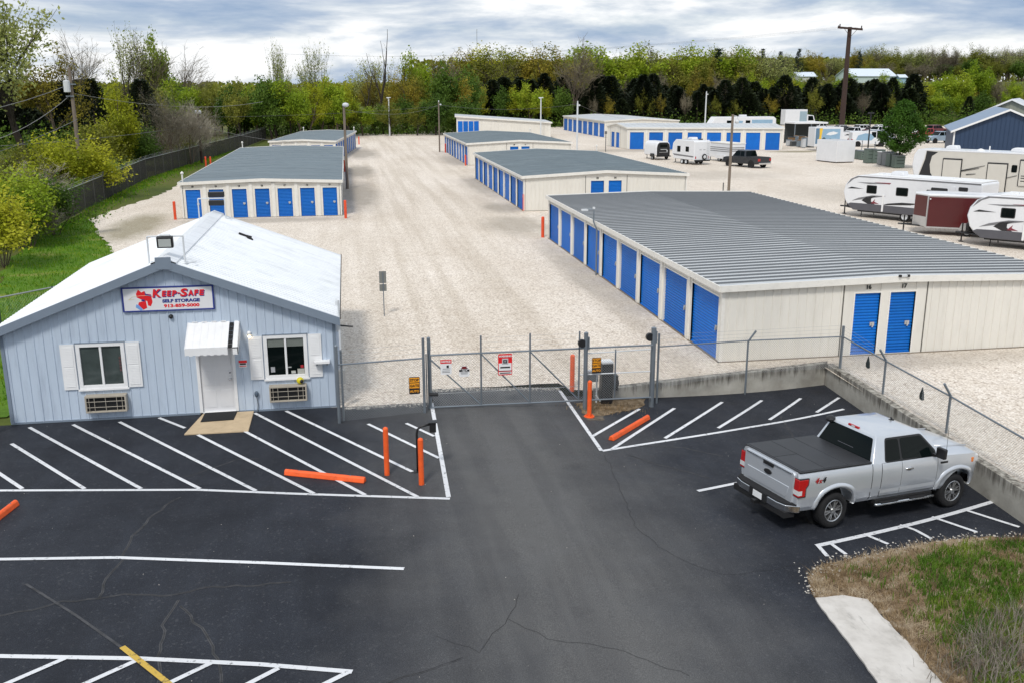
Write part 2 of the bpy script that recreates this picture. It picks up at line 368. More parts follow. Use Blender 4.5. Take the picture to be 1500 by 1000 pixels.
tag(mb.build('parking_lot', m_asph, smooth=True), kind='structure')
# gravel yard
def jag(pts, step, amp, seed, closed=True):
    r = random.Random(seed); out = []
    m = len(pts)
    for i in range(m if closed else m-1):
        a, b = Vector(pts[i][:2]), Vector(pts[(i+1) % m][:2]); k = max(1, int((b-a).length/step)); nrm = Vector((-(b-a).y, (b-a).x)).normalized()
        am = pts[i][2] if len(pts[i]) > 2 else amp
        for q in range(k):
            p = a.lerp(b, q/k) + (nrm*r.uniform(-am, am) if q else Vector((0, 0))); out.append((p.x, p.y))
    return out
GP = [(-.6, 26.15, .03), (2.12, 26.15, .03), (2.16, 27.4, .04), (6.1, 27.4, .05), (6.3, 26.7, .03), (7.1, 26.45, 0), (9.2, 26.75, 0), (14.95, 27.75, 0), (14.55, 17.2, 0), (13.9, 6, 0),
      (60, 2), (120, 40), (150, 120), (140, 236), (30, 234), (24, 216), (3, 203), (-5, 195), (-11, 165), (-13.5, 130), (-15.6, 105), (-16, 86), (-18.0, 71), (-15.4, 62.5), (-13.3, 56.5), (-11.9, 50), (-9.9, 40), (-9.0, 37.2, 0), (-9.0, 30, 0)]
gp = jag(GP, .6, .22, 5)
mb = MB(); mb.add([(x, y, 0) for x, y in gp], [tuple(range(len(gp)))])
tag(mb.build('gravel_yard', m_gravel), kind='structure')
# markings
def strip(mb, pts, wd, dz, endw=0):
    pts = [Vector((p[0], p[1], 0)) for p in pts]
    fine = []
    for a, b in zip(pts, pts[1:]):
        k = max(1, int((b-a).length/.6)); fine += [a.lerp(b, q/k) for q in range(k)]
    fine.append(pts[-1]); L = []; Rr = []
    for i, p in enumerate(fine):
        tt = (fine[min(i+1, len(fine)-1)]-fine[max(i-1, 0)]).normalized(); nn = Vector((-tt.y, tt.x, 0))*wd/2
        L.append(p+nn); Rr.append(p-nn)
    vs = [(q.x, q.y, za(q.x)+dz) for q in L] + [(q.x, q.y, za(q.x)+dz) for q in Rr]; k = len(fine)
    mb.add(vs, [(k+i, k+i+1, i+1, i) for i in range(k-1)])
def px(*uv): return [ata(u, v) for u, v in uv]
mb = MB(); WD = .105
A = [((-30, 720), (0, 718), (290, 717), (440, 723), (659, 730)), ]
B = [((632, 590), (657, 728)), ((-60, 820), (0, 819), (170, 816.5), (380, 824), (592, 833)), ((-60, 961), (0, 961), (204, 964.5), (380, 973), (516, 984)), ((820, 572), (881, 660)), ((1022, 719), (1130, 697))]
D = [((17, 650), (124, 716)), ((-30, 674), (33, 716)), ((43, 626), (207, 716)), ((107, 622), (293, 716)), ((175, 618), (375, 719)), ((233, 612), (271, 627)), ((290, 637), (460, 723)),
     ((359, 632), (535, 725)), ((373, 605), (612, 728)), ((419, 602), (604, 691)), ((539, 621), (643, 671)), ((595, 620), (636, 639)),
     ((101, 962), (-60, 1032)), ((206, 965), (40, 1040)), ((310, 971), (160, 1043)), ((408, 979), (290, 1040)), ((510, 985), (420, 1030)),
     ((868, 639), (937, 599)), ((896, 658), (988, 598)), ((974, 642), (1058, 589)), ((1052, 627), (1116, 586.5)), ((1127, 615), (1173, 583.5)), ((1196, 604), (1229, 582.5)),
     ((1265, 782), (1301, 797)), ((1318, 769), (1340, 776), (1364, 789)), ((1365, 757), (1431, 779.5)), ((1411, 746), (1493, 772)), ((1197, 798), (1212, 815)), ((1218, 797), (1239, 812))]
for k, (lst, dz) in enumerate(((A, .009), (B, .0135), (D, .018))):
    for l in lst: strip(mb, px(*l), WD if k != 2 else .095, dz)
strip(mb, px((882, 660), (1100, 625), (1236, 599)), WD, .009); strip(mb, px((1196, 799), (1455, 734)), .12, .009)
tag(mb.build('parking_lines', m_line), kind='structure')
mb = MB(); strip(mb, px((179, 948), (290, 1036)), .1, .0225); tag(mb.build('yellow_line', m_yel), kind='structure')
z8 = lambda *p: [(x/2.2059, y/2.2059+580) for x, y in p]
mb = MB(); mbd = MB()
CR = [z8((585, 325), (540, 352), (500, 380), (455, 425), (430, 450), (405, 500), (395, 530), (345, 590), (320, 650)), z8((-40, 715), (100, 690), (200, 665), (320, 652), (400, 640), (480, 645), (560, 640), (690, 615), (800, 612), (940, 600)),
      z8((575, 660), (545, 705), (530, 740), (520, 800), (512, 926)), z8((580, 680), (630, 730), (680, 790), (705, 850), (715, 926)), z8((1500, 840), (1400, 880), (1300, 905), (1220, 940)), z8((840, 200), (760, 205), (680, 235), (600, 260)),
      [(886, 666), (905, 705), (930, 770), (965, 800), (1000, 820), (1060, 842), (1120, 836), (1188, 822)], [(921, 666), (965, 680), (1040, 700)], [(1143, 610), (1165, 645)], [(745, 905), (800, 935), (900, 950), (1010, 990)], [(640, 930), (700, 955), (745, 905), (760, 870)],
      [(1060, 668), (1000, 655), (930, 652)]]
for li, l in enumerate(CR):
    r = random.Random(len(l)); pts = px(*l); q = []
    for a, b in zip(pts, pts[1:]):
        k = max(1, int((b-a).length/.18)); q += [a.lerp(b, i/k) + Vector((r.uniform(-.035, .035), r.uniform(-.035, .035), 0)) for i in range(k)]
    q.append(pts[-1])
    if li not in (6, 9, 10): strip(mb, q, .05, .0045+.0035)
    strip(mbd, q, .009 if li < 6 else .007, .012)
q = px((38, 855), (110, 900), (178, 948)); strip(mb, q, .05, .0105)
tag(mb.build('crack_sealing', m_crack), kind='structure'); tag(mbd.build('pavement_cracks', m_crackd), kind='structure')
# concrete step pad and door mat
mb = MB(); P = [ata(*q) for q in ((297, 607.5), (372, 603), (364, 632), (270, 637))]
mb.prism([(p.x, p.y) for p in P][::-1], (0, 0, -.02), (1, 0, 0), (0, 1, 0), (0, 0, .06)); tag(mb.build('entrance_pad', MT['tan_pad'], fix=True, bevel=.008), kind='structure')
# lower right verge: concrete apron, then a rough grass island
APR = [ata(*q) for q in ((1194, 877), (1235, 873), (1270, 879), (1322, 935), (1378, 1000), (1440, 1090), (1330, 1100), (1285, 1000), (1252, 955), (1222, 915))]
m_conc = bpy.data.materials.new('stained concrete'); m_conc.use_nodes = True; t = NT(m_conc); oc = t.co('Object'); t.bsdf.inputs['Roughness'].default_value = .9
c0 = t.ramp(t.noise(2.2, 7, .65, oc).outputs[0], [(.28, (.42, .395, .36)), (.5, (.56, .53, .49)), (.75, (.65, .62, .58))]).outputs[0]
f = t.ramp(t.noise(5, 6, .7, t.co('Object', (1, .3, 1))).outputs[0], [(.58, 0.), (.72, .6)]).outputs[0]; t.color(t.mix(f, c0, (.25, .24, .22))); t.bump(t.noise(30, 5).outputs[0], .25, .01)
mb = MB(); ap = jag([(p.x, p.y) for p in APR], .15, .025, 3)
mb.prism([(x, y) for x, y in ap], (0, 0, -.02), (1, 0, 0), (0, 1, 0), (0, 0, .02))
vs = mb.v[:]; k = len(ap)
mb.v = [(x, y, za(x)-.05) for x, y in ap] + [(x, y, za(x)+.035) for x, y in ap]
tag(mb.build('concrete_apron', m_conc, fix=True), kind='structure')
ISL = [ata(*q) for q in ((1194, 876), (1186, 862), (1183, 848), (1192, 834), (1212, 826), (1250, 818), (1300, 806), (1350, 797), (1390, 789), (1440, 786), (1500, 786), (1560, 786), (1620, 800), (1640, 900), (1640, 1100), (1440, 1090), (1378, 1000), (1322, 935), (1270, 879), (1235, 873))]
isl = jag([(p.x, p.y) for p in ISL], .12, .05, 9)
def inpoly(x, y, P):
    c = False; j = len(P)-1
    for i in range(len(P)):
        if (P[i][1] > y) != (P[j][1] > y) and x < (P[j][0]-P[i][0])*(y-P[i][1])/(P[j][1]-P[i][1]) + P[i][0]: c = not c
        j = i
    return c
def pdist(x, y, P):
    best = 1e9; j = len(P)-1
    for i in range(len(P)):
        ax, ay = P[j]; bx, by = P[i]; dx, dy = bx-ax, by-ay; L = dx*dx+dy*dy
        tt = max(0, min(1, ((x-ax)*dx+(y-ay)*dy)/L)) if L > 0 else 0
        d = (x-ax-tt*dx)**2 + (y-ay-tt*dy)**2
        if d < best: best = d
        j = i
    return math.sqrt(best)
def islz(x, y): return za(x) + .012 + .22*sstep(pdist(x, y, isl_c)/1.3) + .05*mnoise.noise(Vector((x*1.7, y*1.7, 0)))*sstep(pdist(x, y, isl_c)/.5)
isl_c = [(p.x, p.y) for p in ISL]
m_isl = ground_mat('dry thatch and dirt', [(.3, (.07, .045, .028)), (.5, (.24, .175, .11)), (.7, (.48, .41, .32))], 3.5, 7, fine=(45, .8, (.45, .42, .38), (1.15, 1.12, 1.08)), bump=(25, .8, .04))
bm = bmesh.new(); vsx = [bm.verts.new((x, y, 0)) for x, y in isl]; fc = bm.faces.new(vsx)
bmesh.ops.triangulate(bm, faces=[fc]); 
for _ in range(5):
    es = [e for e in bm.edges if e.calc_length() > .28]
    if not es: break
    bmesh.ops.subdivide_edges(bm, edges=es, cuts=1); bmesh.ops.triangulate(bm, faces=[f for f in bm.faces if len(f.verts) > 3])
for v in bm.verts: v.co.z = islz(v.co.x, v.co.y) if not v.is_boundary else za(v.co.x)+.008
me = bpy.data.meshes.new('grass_verge'); bm.to_mesh(me); bm.free(); me.materials.append(m_isl)
o = bpy.data.objects.new('grass_verge', me); C.objects.link(o); tag(o, kind='structure')
if me.polygons and me.polygons[0].normal.z < 0: me.flip_normals()
# grass blades
def blade_mat(name, stops):
    m = bpy.data.materials.new(name); m.use_nodes = True; t = NT(m); t.bsdf.inputs['Roughness'].default_value = .7; t.bsdf.inputs['Specular IOR Level'].default_value = .2
    c = t.ramp(t.noise(1.2, 5, .7, t.co('Object')).outputs[0], stops).outputs[0]
    c = t.mix(.7, c, t.ramp(t.noise(60, 2, .5, t.co('Object')).outputs[0], [(.3, (.5, .5, .5)), (.7, (1.3, 1.3, 1.3))]).outputs[0], 'MULTIPLY'); t.color(c)
    tr = t.new('ShaderNodeBsdfTranslucent'); t.l.new(c, tr.inputs[0]); ms = t.new('ShaderNodeMixShader'); ms.inputs[0].default_value = .3
    t.l.new(t.bsdf.outputs[0], ms.inputs[1]); t.l.new(tr.outputs[0], ms.inputs[2]); t.l.new(ms.outputs[0], t.n['Material Output'].inputs[0]); return m
m_grass = blade_mat('green grass', [(.3, (.05, .12, .012)), (.5, (.10, .20, .016)), (.68, (.22, .27, .035))])
m_lawn = blade_mat('lush lawn', [(.28, (.06, .17, .006)), (.5, (.11, .26, .008)), (.6, (.26, .36, .02)), (.72, (.46, .40, .08))])
m_straw = blade_mat('dry straw', [(.28, (.10, .058, .026)), (.48, (.34, .24, .13)), (.66, (.60, .50, .36))])
m_twig = blade_mat('dead brush', [(.3, (.16, .13, .10)), (.6, (.33, .29, .24)), (.75, (.45, .41, .36))])
def blade(mb, x, y, z, h, wd, r, lean=.6):
    a = r.uniform(0, 6.283); l = r.uniform(.1, lean)*h; ux, uy = math.cos(a), math.sin(a); b = a+1.57+r.uniform(-.6, .6); wx, wy = math.cos(b)*wd/2, math.sin(b)*wd/2
    mx_, my_ = x+ux*l*.35, y+uy*l*.35
    mb.add([(x-wx, y-wy, z), (x+wx, y+wy, z), (mx_+wx*.8, my_+wy*.8, z+h*.6), (mx_-wx*.8, my_-wy*.8, z+h*.6), (x+ux*l, y+uy*l, z+h)], [(0, 1, 2, 3), (3, 2, 4)])
r = random.Random(21); gm = MB(); sm = MB(); tm = MB()
bx0, bx1, by0, by1 = 7.6, 15.0, 9.3, 16.6
tries = 0
while tries < 64000:
    tries += 1
    x, y = r.uniform(bx0, bx1), r.uniform(by0, by1)
    if not inpoly(x, y, isl_c): continue
    d = pdist(x, y, isl_c); g = mnoise.noise(Vector((x*.8+3, y*.8, 1.3))) + .55*mnoise.noise(Vector((x*2.3, y*2.3, 4)))
    z = islz(x, y)-.01
    gr = sstep((d-.25)/.5)*(1 if g > -.24 else .15)
    g2 = mnoise.noise(Vector((x*4.1, y*4.1, 9)))
    if r.random() < gr*(.78+1.1*g2): blade(gm, x, y, z, r.uniform(.06, .2), r.uniform(.010, .02), r, .9)
    elif r.random() < .8: blade(sm, x, y, z, r.uniform(.04, .15), r.uniform(.006, .012), r, 2.2)
for u, v, nn, hh in ((1440, 960, 260, .42), (1480, 930, 220, .4), (1420, 990, 220, .4), (1490, 985, 260, .45), (1455, 1005, 200, .4)):
    p = ata(u, v)
    for _ in range(nn):
        x, y = p.x+r.gauss(0, .3), p.y+r.gauss(0, .22); z = islz(x, y) if inpoly(x, y, isl_c) else za(x)
        blade(tm, x, y, z-.01, r.uniform(.12, hh), r.uniform(.008, .015), r, 1.5)
tag(gm.build('verge_grass', m_grass), kind='stuff'); tag(sm.build('dry_grass', m_straw), kind='stuff'); tag(tm.build('dead_brush', m_twig), kind='stuff')
# loose stones along the broken asphalt edge
m_stone = mat('loose limestone', (.5, .47, .42), .9, var=.4, vs=9)
mb = MB()
def stone(x, y, z, s, r):
    b = len(mb.v)
    for dz, k in ((0, 1), (.55, .8)):
        for q in range(5):
            a = q*1.2566+r.uniform(-.3, .3); mb.v.append((x+math.cos(a)*s*k*r.uniform(.7, 1.1), y+math.sin(a)*s*k*r.uniform(.7, 1.1), z+s*dz*r.uniform(.7, 1.1)))
    mb.f += [(b+i, b+(i+1) % 5, b+5+(i+1) % 5, b+5+i) for i in range(5)] + [tuple(b+5+i for i in range(5))]
edge_px = [(1186, 862), (1183, 848), (1192, 834), (1212, 826), (1250, 818), (1300, 806), (1350, 797), (1390, 789), (1440, 786), (1500, 786)]
ep = [ata(*q) for q in edge_px]
for a, b in zip(ep, ep[1:]):
    for _ in range(int((b-a).length*75)):
        p = a.lerp(b, r.random()); x, y = p.x+r.gauss(.02, .12), p.y-.08+r.gauss(0, .2)
        z = islz(x, y) if inpoly(x, y, isl_c) else za(x)+.006
        stone(x, y, z-.004, r.uniform(.008, .03), r)
for _ in range(90):
    x = r.uniform(-9, 14); y = r.uniform(11, 26); stone(x, y, za(x)+.004, r.uniform(.004, .012), r)
for _ in range(420):
    x = r.uniform(-.4, 2.1); y = 26.15-abs(r.gauss(0, .12)); stone(x, y, za(x)+.004, r.uniform(.01, .025), r)
for _ in range(500):
    x = r.uniform(2.2, 6.1); y = 27.42-abs(r.gauss(0, .14)); stone(x, y, za(x)+.004, r.uniform(.01, .025), r)
tag(mb.build('loose_stones', m_stone), kind='stuff')
# lawn on the left
LP = [(-9.6, 27), (-9.5, 39.5), (-11.7, 49.5), (-13.1, 56), (-15.2, 62), (-17.8, 70.5), (-19.0, 70), (-19.3, 64), (-17.5, 52), (-15.6, 44), (-22, 30)]
m_lawnbase = ground_mat('lawn soil', [(.3, (.07, .15, .012)), (.55, (.11, .21, .018)), (.72, (.3, .26, .09))], .35, 6, fine=(8, .6, (.6, .6, .6), (1.1, 1.1, 1.1)))
mb = MB(); lp = jag(LP, .8, .25, 13); mb.add([(x, y, -.02) for x, y in lp], [tuple(range(len(lp)))]); o = tag(mb.build('lawn', m_lawnbase, fix=True), kind='structure')
if o.data.polygons[0].normal.z < 0: o.data.flip_normals()
mb = MB(); tries = 0
while tries < 42000:
    tries += 1; x, y = r.uniform(-20, -9.2), r.uniform(28, 71)
    if not inpoly(x, y, LP): continue
    g = mnoise.noise(Vector((x*.5, y*.35, 2)))
    if r.random() < .35 + g*.6: continue
    blade(mb, x, y, -.03, r.uniform(.06, .2)*(1+g*.7), r.uniform(.02, .045), r, .8)
for _ in range(9000):      # strip of rough grass along the left fence and at the end of the yard
    tt = r.random()
    if tt < .7:
        y = r.uniform(64, 150); xf = -19.2 if y < 75 else (-20 if y < 105 else -20+(y-105)*.055); x = xf + abs(r.gauss(0, 1.0)); hh = .25
    else: x, y = r.uniform(-5, 25), r.uniform(203, 214); hh = .35
    blade(mb, x, y, -.06, r.uniform(.08, hh), r.uniform(.03, .08), r, .8)
tag(mb.build('lawn_grass', m_lawn), kind='stuff')
# ---------------------------------------------------------------- storage buildings
_door_cache = {}
def door_mesh(w, h):
    k = (round(w, 2), round(h, 2))
    if k in _door_cache: return _door_cache[k]
    mb = MB(); n = max(10, int(h/.1)); vs = []
    for i in range(n*4+1):
        ph = (i % 4)/4; dz = (0, .022, .026, .006)[i % 4]; z = h*i/(n*4)
        vs += [(-w/2, -dz, z), (w/2, -dz, z)]
    mb.v = vs; mb.f = [(2*i, 2*i+1, 2*i+3, 2*i+2) for i in range(n*4)]
    mb.box(-w/2, w/2, -.05, .03, 0, .05)
    me = bpy.data.meshes.new('roll_up_door'); me.from_pydata(mb.v, [], mb.f); me.materials.append(MT['blue_door'])
    lm = MB(); lm.box(w/2-.28, w/2-.12, -.06, -.02, h*.46, h*.52); lm.box(w/2-.22, w/2-.17, -.09, -.05, h*.44, h*.5)
    le = bpy.data.meshes.new('latch'); le.from_pydata(lm.v, [], lm.f); le.materials.append(MT['alu'])
    _door_cache[k] = (me, le); return _door_cache[k]
def storage(label, corners, eave, rise, sides, roofmat, group, numbers=None, rib=.3, over=.14, roofrib=.6, downs=True, ridge_side=0, latch=True, ribh=.04, ribm=None):
    """corners CCW from near left; sides[i] = list of (centre along, width, height) or None for a plain ribbed wall.
    The ridge runs from the middle of side 0 to the middle of side 2 (ridge_side=0) or of sides 3 and 1 (ridge_side=1)."""
    P = [Vector((c[0], c[1], 0)) for c in corners]
    org = sum(P, Vector())/4
    root = wthing('storage_building', label, 'storage building', (org.x, org.y, 0), group)
    wall = MB(); trim = MB(); base = MB(); dark = MB()
    gab = (0, 2) if ridge_side == 0 else (1, 3)
    for i in range(4):
        a, b = P[i], P[(i+1) % 4]; u = (b-a).normalized(); L = (b-a).length; n = Vector((u.y, -u.x, 0)); up = Vector((0, 0, 1)); T = .12
        def ob(mb, s0, s1, z0, z1, d0, d1):
            if isinstance(mb, str):
                q_ = MB(); q_.obox(a+u*s0+n*d0+up*z0, u*(s1-s0), -n*(d0-d1), up*(z1-z0)); q_.build(mb, MT['cream_trim'] if mb != 'seam' else flat('dark seam', rgb(96, 92, 86), .7), root, fix=True); return
            mb.obox(a+u*s0+n*d0+up*z0, u*(s1-s0), -n*(d0-d1), up*(z1-z0))
        ds = sides[i]
        hgt = lambda s: eave + (rise*(1-abs(2*s/L-1)) if i in gab else 0)
        if not ds:
            ob(wall, 0, L, 0, eave, 0, -T)
        else:
            cur = 0.
            for (c, w, h) in sorted(ds):
                if c-w/2-cur > .01: ob(wall, cur, c-w/2, 0, eave, 0, -T)
                ob(wall, c-w/2, c+w/2, h, eave, -.02, -T)
                me, le = door_mesh(w-.012, h)
                o = bpy.data.objects.new('roll_up_door', me); C.objects.link(o); o.parent = root
                q = a + u*c - n*.075; o.location = (q.x-org.x, q.y-org.y, .02); o.rotation_euler = (0, 0, math.atan2(u.y, u.x))
                if latch:
                    l = bpy.data.objects.new('latch', le); C.objects.link(l); l.parent = o
                fr_ = MB()
                for q5 in ((c-w/2-.05, c-w/2, 0, h+.05, .012, -.1), (c+w/2, c+w/2+.05, 0, h+.05, .012, -.1), (c-w/2-.01, c+w/2+.01, h, h+.05, .0125, -.06)): ob(fr_, *q5)
                fr_.build('door_frame', MT['cream_trim'], root, fix=True)
                cur = c+w/2
            if L-cur > .01: ob(wall, cur, L, 0, eave, 0, -T)
        if i in gab:
            wall.add([a+up*eave, b+up*eave, (a+b)/2+up*(eave+rise), a+up*eave-n*T, b+up*eave-n*T, (a+b)/2+up*(eave+rise)-n*T], [(0, 1, 2), (5, 4, 3)])
        # ribs on the plain stretches
        occ = [(c-w/2-.35, c+w/2+.35) for c, w, h in ds] if ds else []
        s = .25
        while s < L-.15 and rib:
            if not any(x0 < s < x1 for x0, x1 in occ) and (not ds or len(ds) < 5): wall.prism([(-.03, 0), (.03, 0), (.018, .024), (-.018, .024)], a+u*s+up*.03, u, n, up*(hgt(s)-.03))
            s += rib
        if ds and len(ds) < 5:
            e0 = min(x0 for x0, x1 in occ)-.06; e1 = max(x1 for x0, x1 in occ)+.06
            for s in (e0, e1): ob('seam', s-.02, s+.02, .03, eave, .012, 0)
            ob('sill', e0+.02, e1-.02, 0, .04, .004, 0)
        for s0, s1 in ((-.02, .09), (L-.09, L+.02)): ob('corner_trim', s0, s1, 0, eave-.02, .022, 0)
        if ds and len(ds) >= 5:                        # pilasters between the doors
            dd = sorted(ds)
            for (c, w, h), (c2, w2, h2) in zip(dd, dd[1:]):
                m = (c+w/2+c2-w2/2)/2; ob('pilaster', m-.11, m+.11, 0, eave-.05, .05, 0)
        ob(base, -.05, L+.05, -.05, .022, .05, -.06)
    A, B, D_, F = P
    if ridge_side: A, B, D_, F = P[1], P[2], P[3], P[0]
    m0, m1 = (A+B)/2, (D_+F)/2; up = Vector((0, 0, 1))
    e0 = (A-F).normalized()*over; roof = MB(); rb = MB(); fas = MB()
    zt = eave+.05
    for (p, q, s) in ((A, F, 0), (B, D_, 1)):
        side = ((p-m0).normalized())*over
        p2, q2 = p+side+e0, q+side-e0; r0, r1 = m0+e0, m1-e0
        dr = rise*over/max(.1, (p-m0).length)
        lo0, lo1, hi0, hi1 = p2+up*(zt-dr), q2+up*(zt-dr), r0+up*(zt+rise), r1+up*(zt+rise)
        th = up*.05
        vs = [lo0, lo1, hi1, hi0, lo0-th, lo1-th, hi1-th, hi0-th]
        roof.add(vs, [(0, 1, 2, 3), (4, 7, 6, 5), (0, 3, 7, 4), (1, 0, 4, 5), (2, 1, 5, 6)] if s == 1 else [(3, 2, 1, 0), (5, 6, 7, 4), (4, 7, 3, 0), (5, 4, 0, 1), (6, 5, 1, 2)])
        L = (q2-p2).length; n_ = int(L/roofrib) if roofrib else 0
        for k in range(1, n_):
            tt = k/n_; a0 = lo0.lerp(lo1, tt); a1 = hi0.lerp(hi1, tt); ax = (lo1-lo0).normalized()
            rb.prism([(-.05, -.01), (.05, -.01), (.025, ribh), (-.025, ribh)], a0, ax, (a1-a0).cross(ax).normalized()*(1 if ((a1-a0).cross(ax)).z > 0 else -1), a1-a0)
        # eave gutter / fascia
        dirn = (p-m0).normalized()
        g0 = lo0; g1 = lo1
        fas.obox(g0-up*.17+dirn*.0, g1-g0, dirn*.05, up*.2) if (g1-g0).cross(dirn).z > 0 else fas.obox(g1-up*.17, g0-g1, dirn*.05, up*.2)
        # gable fascia
        for (l, h, en) in ((lo0, hi0, (A-F).normalized()), (lo1, hi1, (F-A).normalized())):
            d = h-l
            if d.cross(en).z > 0: fas.obox(l-up*.17, d, en*.05, up*.21)
            else: fas.obox(h-up*.17, -d, en*.05, up*.21)
    wall.build('wall', MT['cream'], root, fix=True) 
    base.build('footing', flat('stained footing', rgb(120, 108, 92), .9), root, fix=True)
    if not ribm and rb.v: roof.add(rb.v, rb.f)
    ro = roof.build('roof', roofmat, root, fix=True)
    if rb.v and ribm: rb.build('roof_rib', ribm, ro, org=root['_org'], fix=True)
    fas.build('fascia', MT['cream_trim'], root, fix=True)
    if numbers:
        for (i, c, z, txt, size) in numbers:
            a, b = P[i], P[(i+1) % 4]; u = (b-a).normalized(); n = Vector((u.y, -u.x, 0))
            text_mb(txt, size, a+u*c+n*.004+up*z, u, up, .008, .006).build('unit_number', MT['black'], root)
    return root
def evenly(L, n, w, h, m=None):
    st = L/n if m is None else m
    off = (L-st*n)/2
    return [(off+st*(i+.5), w, h) for i in range(n)]
GR = 'rows of cream storage buildings with blue doors'
# three long buildings on the right of the drive
A_ = [(11.8, 28.72), (24.3, 28.72), (24.3, 56.3), (11.8, 56.3)]
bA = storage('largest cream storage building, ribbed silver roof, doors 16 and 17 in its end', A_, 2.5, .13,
        [[(5.1, .92, 2.13), (6.38, .92, 2.13)], None, None, evenly(27.58, 9, 2.5, 2.13)], MT['silver_roof'], GR, roofrib=.52, ribh=.05, ribm=flat('painted shade rib', rgb(96, 100, 104), .6),  # ribs coloured darker than the sheet, painting in the shade on their sides
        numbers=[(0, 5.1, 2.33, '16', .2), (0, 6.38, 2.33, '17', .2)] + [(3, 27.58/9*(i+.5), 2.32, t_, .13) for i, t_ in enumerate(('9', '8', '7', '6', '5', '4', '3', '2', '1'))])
D_c = [(12.7, 69.6), (25.2, 69.6), (25.2, 97.1), (12.7, 97.1)]
storage('second cream storage building right of the gravel drive, just behind the largest one', D_c, 2.5, .32,
        [[(5.57, 1.0, 2.13), (6.93, 1.0, 2.13)], None, None, evenly(27.5, 9, 2.5, 2.13)], MT['slate_roof'], GR,
        numbers=[(0, 5.57, 2.33, '33', .18), (0, 6.93, 2.33, '34', .18)])
E_c = [(14.1, 114.2), (26.6, 114.2), (26.6, 141.6), (14.1, 141.6)]
storage('third cream storage building right of the gravel drive, beside the oblique blank shed', E_c, 2.5, .32,
        [[(5.57, 1.0, 2.13), (6.93, 1.0, 2.13)], None, None, evenly(27.4, 9, 2.5, 2.13)], MT['slate_roof'], GR,
        numbers=[(0, 5.57, 2.33, '50', .18), (0, 6.93, 2.33, '51', .18)])
sh = wthing('storage_building', 'distant cream shed with sloping roofline, blank wall and four tall doors at its left', 'storage building', (28, 180, 0), GR)
x0, x1, ya, yb = 19.9, 37.0, 177.5, 175.6; d_ = Vector((x1-x0, yb-ya, 0)); u_ = d_.normalized(); n_ = Vector((u_.y, -u_.x, 0)); o0 = Vector((x0, ya, 0)); L_ = d_.length
def shz(s): return 3.95-1.15*s/L_
wm = MB(); wm.prism([(0, 0), (L_, 0), (L_, shz(L_)), (0, shz(0))], o0, u_, (0, 0, 1), -n_*14); wm.build('wall', MT['cream'], sh, fix=True)
for k in range(4):
    s0 = .25+k*.98; me, le = door_mesh(.86, 3.1); q = o0+u_*(s0+.43)+n_*.03; o = bpy.data.objects.new('roll_up_door', me); C.objects.link(o); o.parent = sh; o.location = (q.x-28, q.y-180, .02); o.rotation_euler = (0, 0, math.atan2(u_.y, u_.x))
s0 = 4.6
while s0 < L_: 
    rbm = MB(); rbm.prism([(-.05, 0), (.05, 0), (.03, .04), (-.03, .04)], o0+u_*s0, u_, n_, (0, 0, shz(s0)-.05)); wm2 = rbm; s0 += .6
    if s0 < 5.3: RB = MB()
    RB.add(rbm.v, rbm.f)
RB.build('wall_rib', MT['cream'], sh, fix=True)
rm = MB(); rm.add([o0-u_*.3+n_*.3+Vector((0, 0, shz(-.3)+.02)), o0+u_*(L_+.3)+n_*.3+Vector((0, 0, shz(L_+.3)+.02)), o0+u_*(L_+.3)-n_*14.3+Vector((0, 0, shz(L_+.3)+.02)), o0-u_*.3-n_*14.3+Vector((0, 0, shz(-.3)+.02))], [(0, 1, 2, 3)]); vv = list(rm.v); rm.v += [(a, b, c+.12) for a, b, c in vv]; rm.f = [(3, 2, 1, 0), (4, 5, 6, 7), (0, 1, 5, 4), (1, 2, 6, 5), (2, 3, 7, 6), (3, 0, 4, 7)]; rm.build('roof', MT['silver_roof'], sh, fix=True)
fm_ = MB(); fm_.obox(o0-u_*.3+n_*.31+Vector((0, 0, shz(-.3)-.12)), u_*(L_+.6)+Vector((0, 0, shz(L_+.3)-shz(-.3))), -n_*.05, (0, 0, .26)); fm_.build('fascia', MT['cream_trim'], sh, fix=True)
cm_ = MB(); cm_.obox(o0+u_*(L_-.2)+n_*.02, u_*.22, -n_*.1, (0, 0, shz(L_)-.05)); cm_.build('corner_trim', MT['cream_trim'], sh, fix=True)
# left of the drive
B_c = [(-11.45, 69.5), (-.55, 69.5), (-.55, 111.2), (-11.45, 111.2)]
storage('cream storage building behind the office with seven blue doors facing the camera', B_c, 2.45, .18,
        [evenly(10.9, 7, 1.0, 2.0), evenly(41.7, 14, 2.5, 2.13), None, None], MT['slate_roof'], GR, roofrib=3.,
        numbers=[(0, 10.9/7*(i+.5), 2.2, t_, .15) for i, t_ in enumerate(('20', '19', '18', '18', '17', '16', '15'))])
cc = [(-9.4, 124.0), (-1.4, 123.2), (1.4, 152.4), (-6.6, 153.2)]
storage('farthest storage building on the left, near the tree line, doors along its right side', cc, 2.5, .18,
        [evenly(8.0, 5, 1.1, 2.05), evenly(29.3, 10, 2.4, 2.13), None, None], MT['slate_roof'], GR, roofrib=3.)
# right rear
storage('far right storage building with a row of tall doors before the dark cedars', [(47.5, 176.4), (62, 177), (62.2, 213), (47.7, 212.4)], 3.0, .35,
        [None, None, None, evenly(36.0, 8, 3.6, 2.5)], MT['silver_roof'], GR, rib=.6, roofrib=0, latch=False)
storage('cream storage building with eight wide blue garage doors beside the parked campers', [(41.5, 141.1), (63.2, 134.6), (64.2, 143.4), (40.9, 150.3)], 3.15, .5,
        [evenly(22.65, 8, 2.05, 2.5), None, None, [(2.7, 1.5, 2.3), (4.9, 1.5, 2.3)]], MT['silver_roof'], GR, rib=.5, roofrib=.9, ridge_side=1, latch=False)
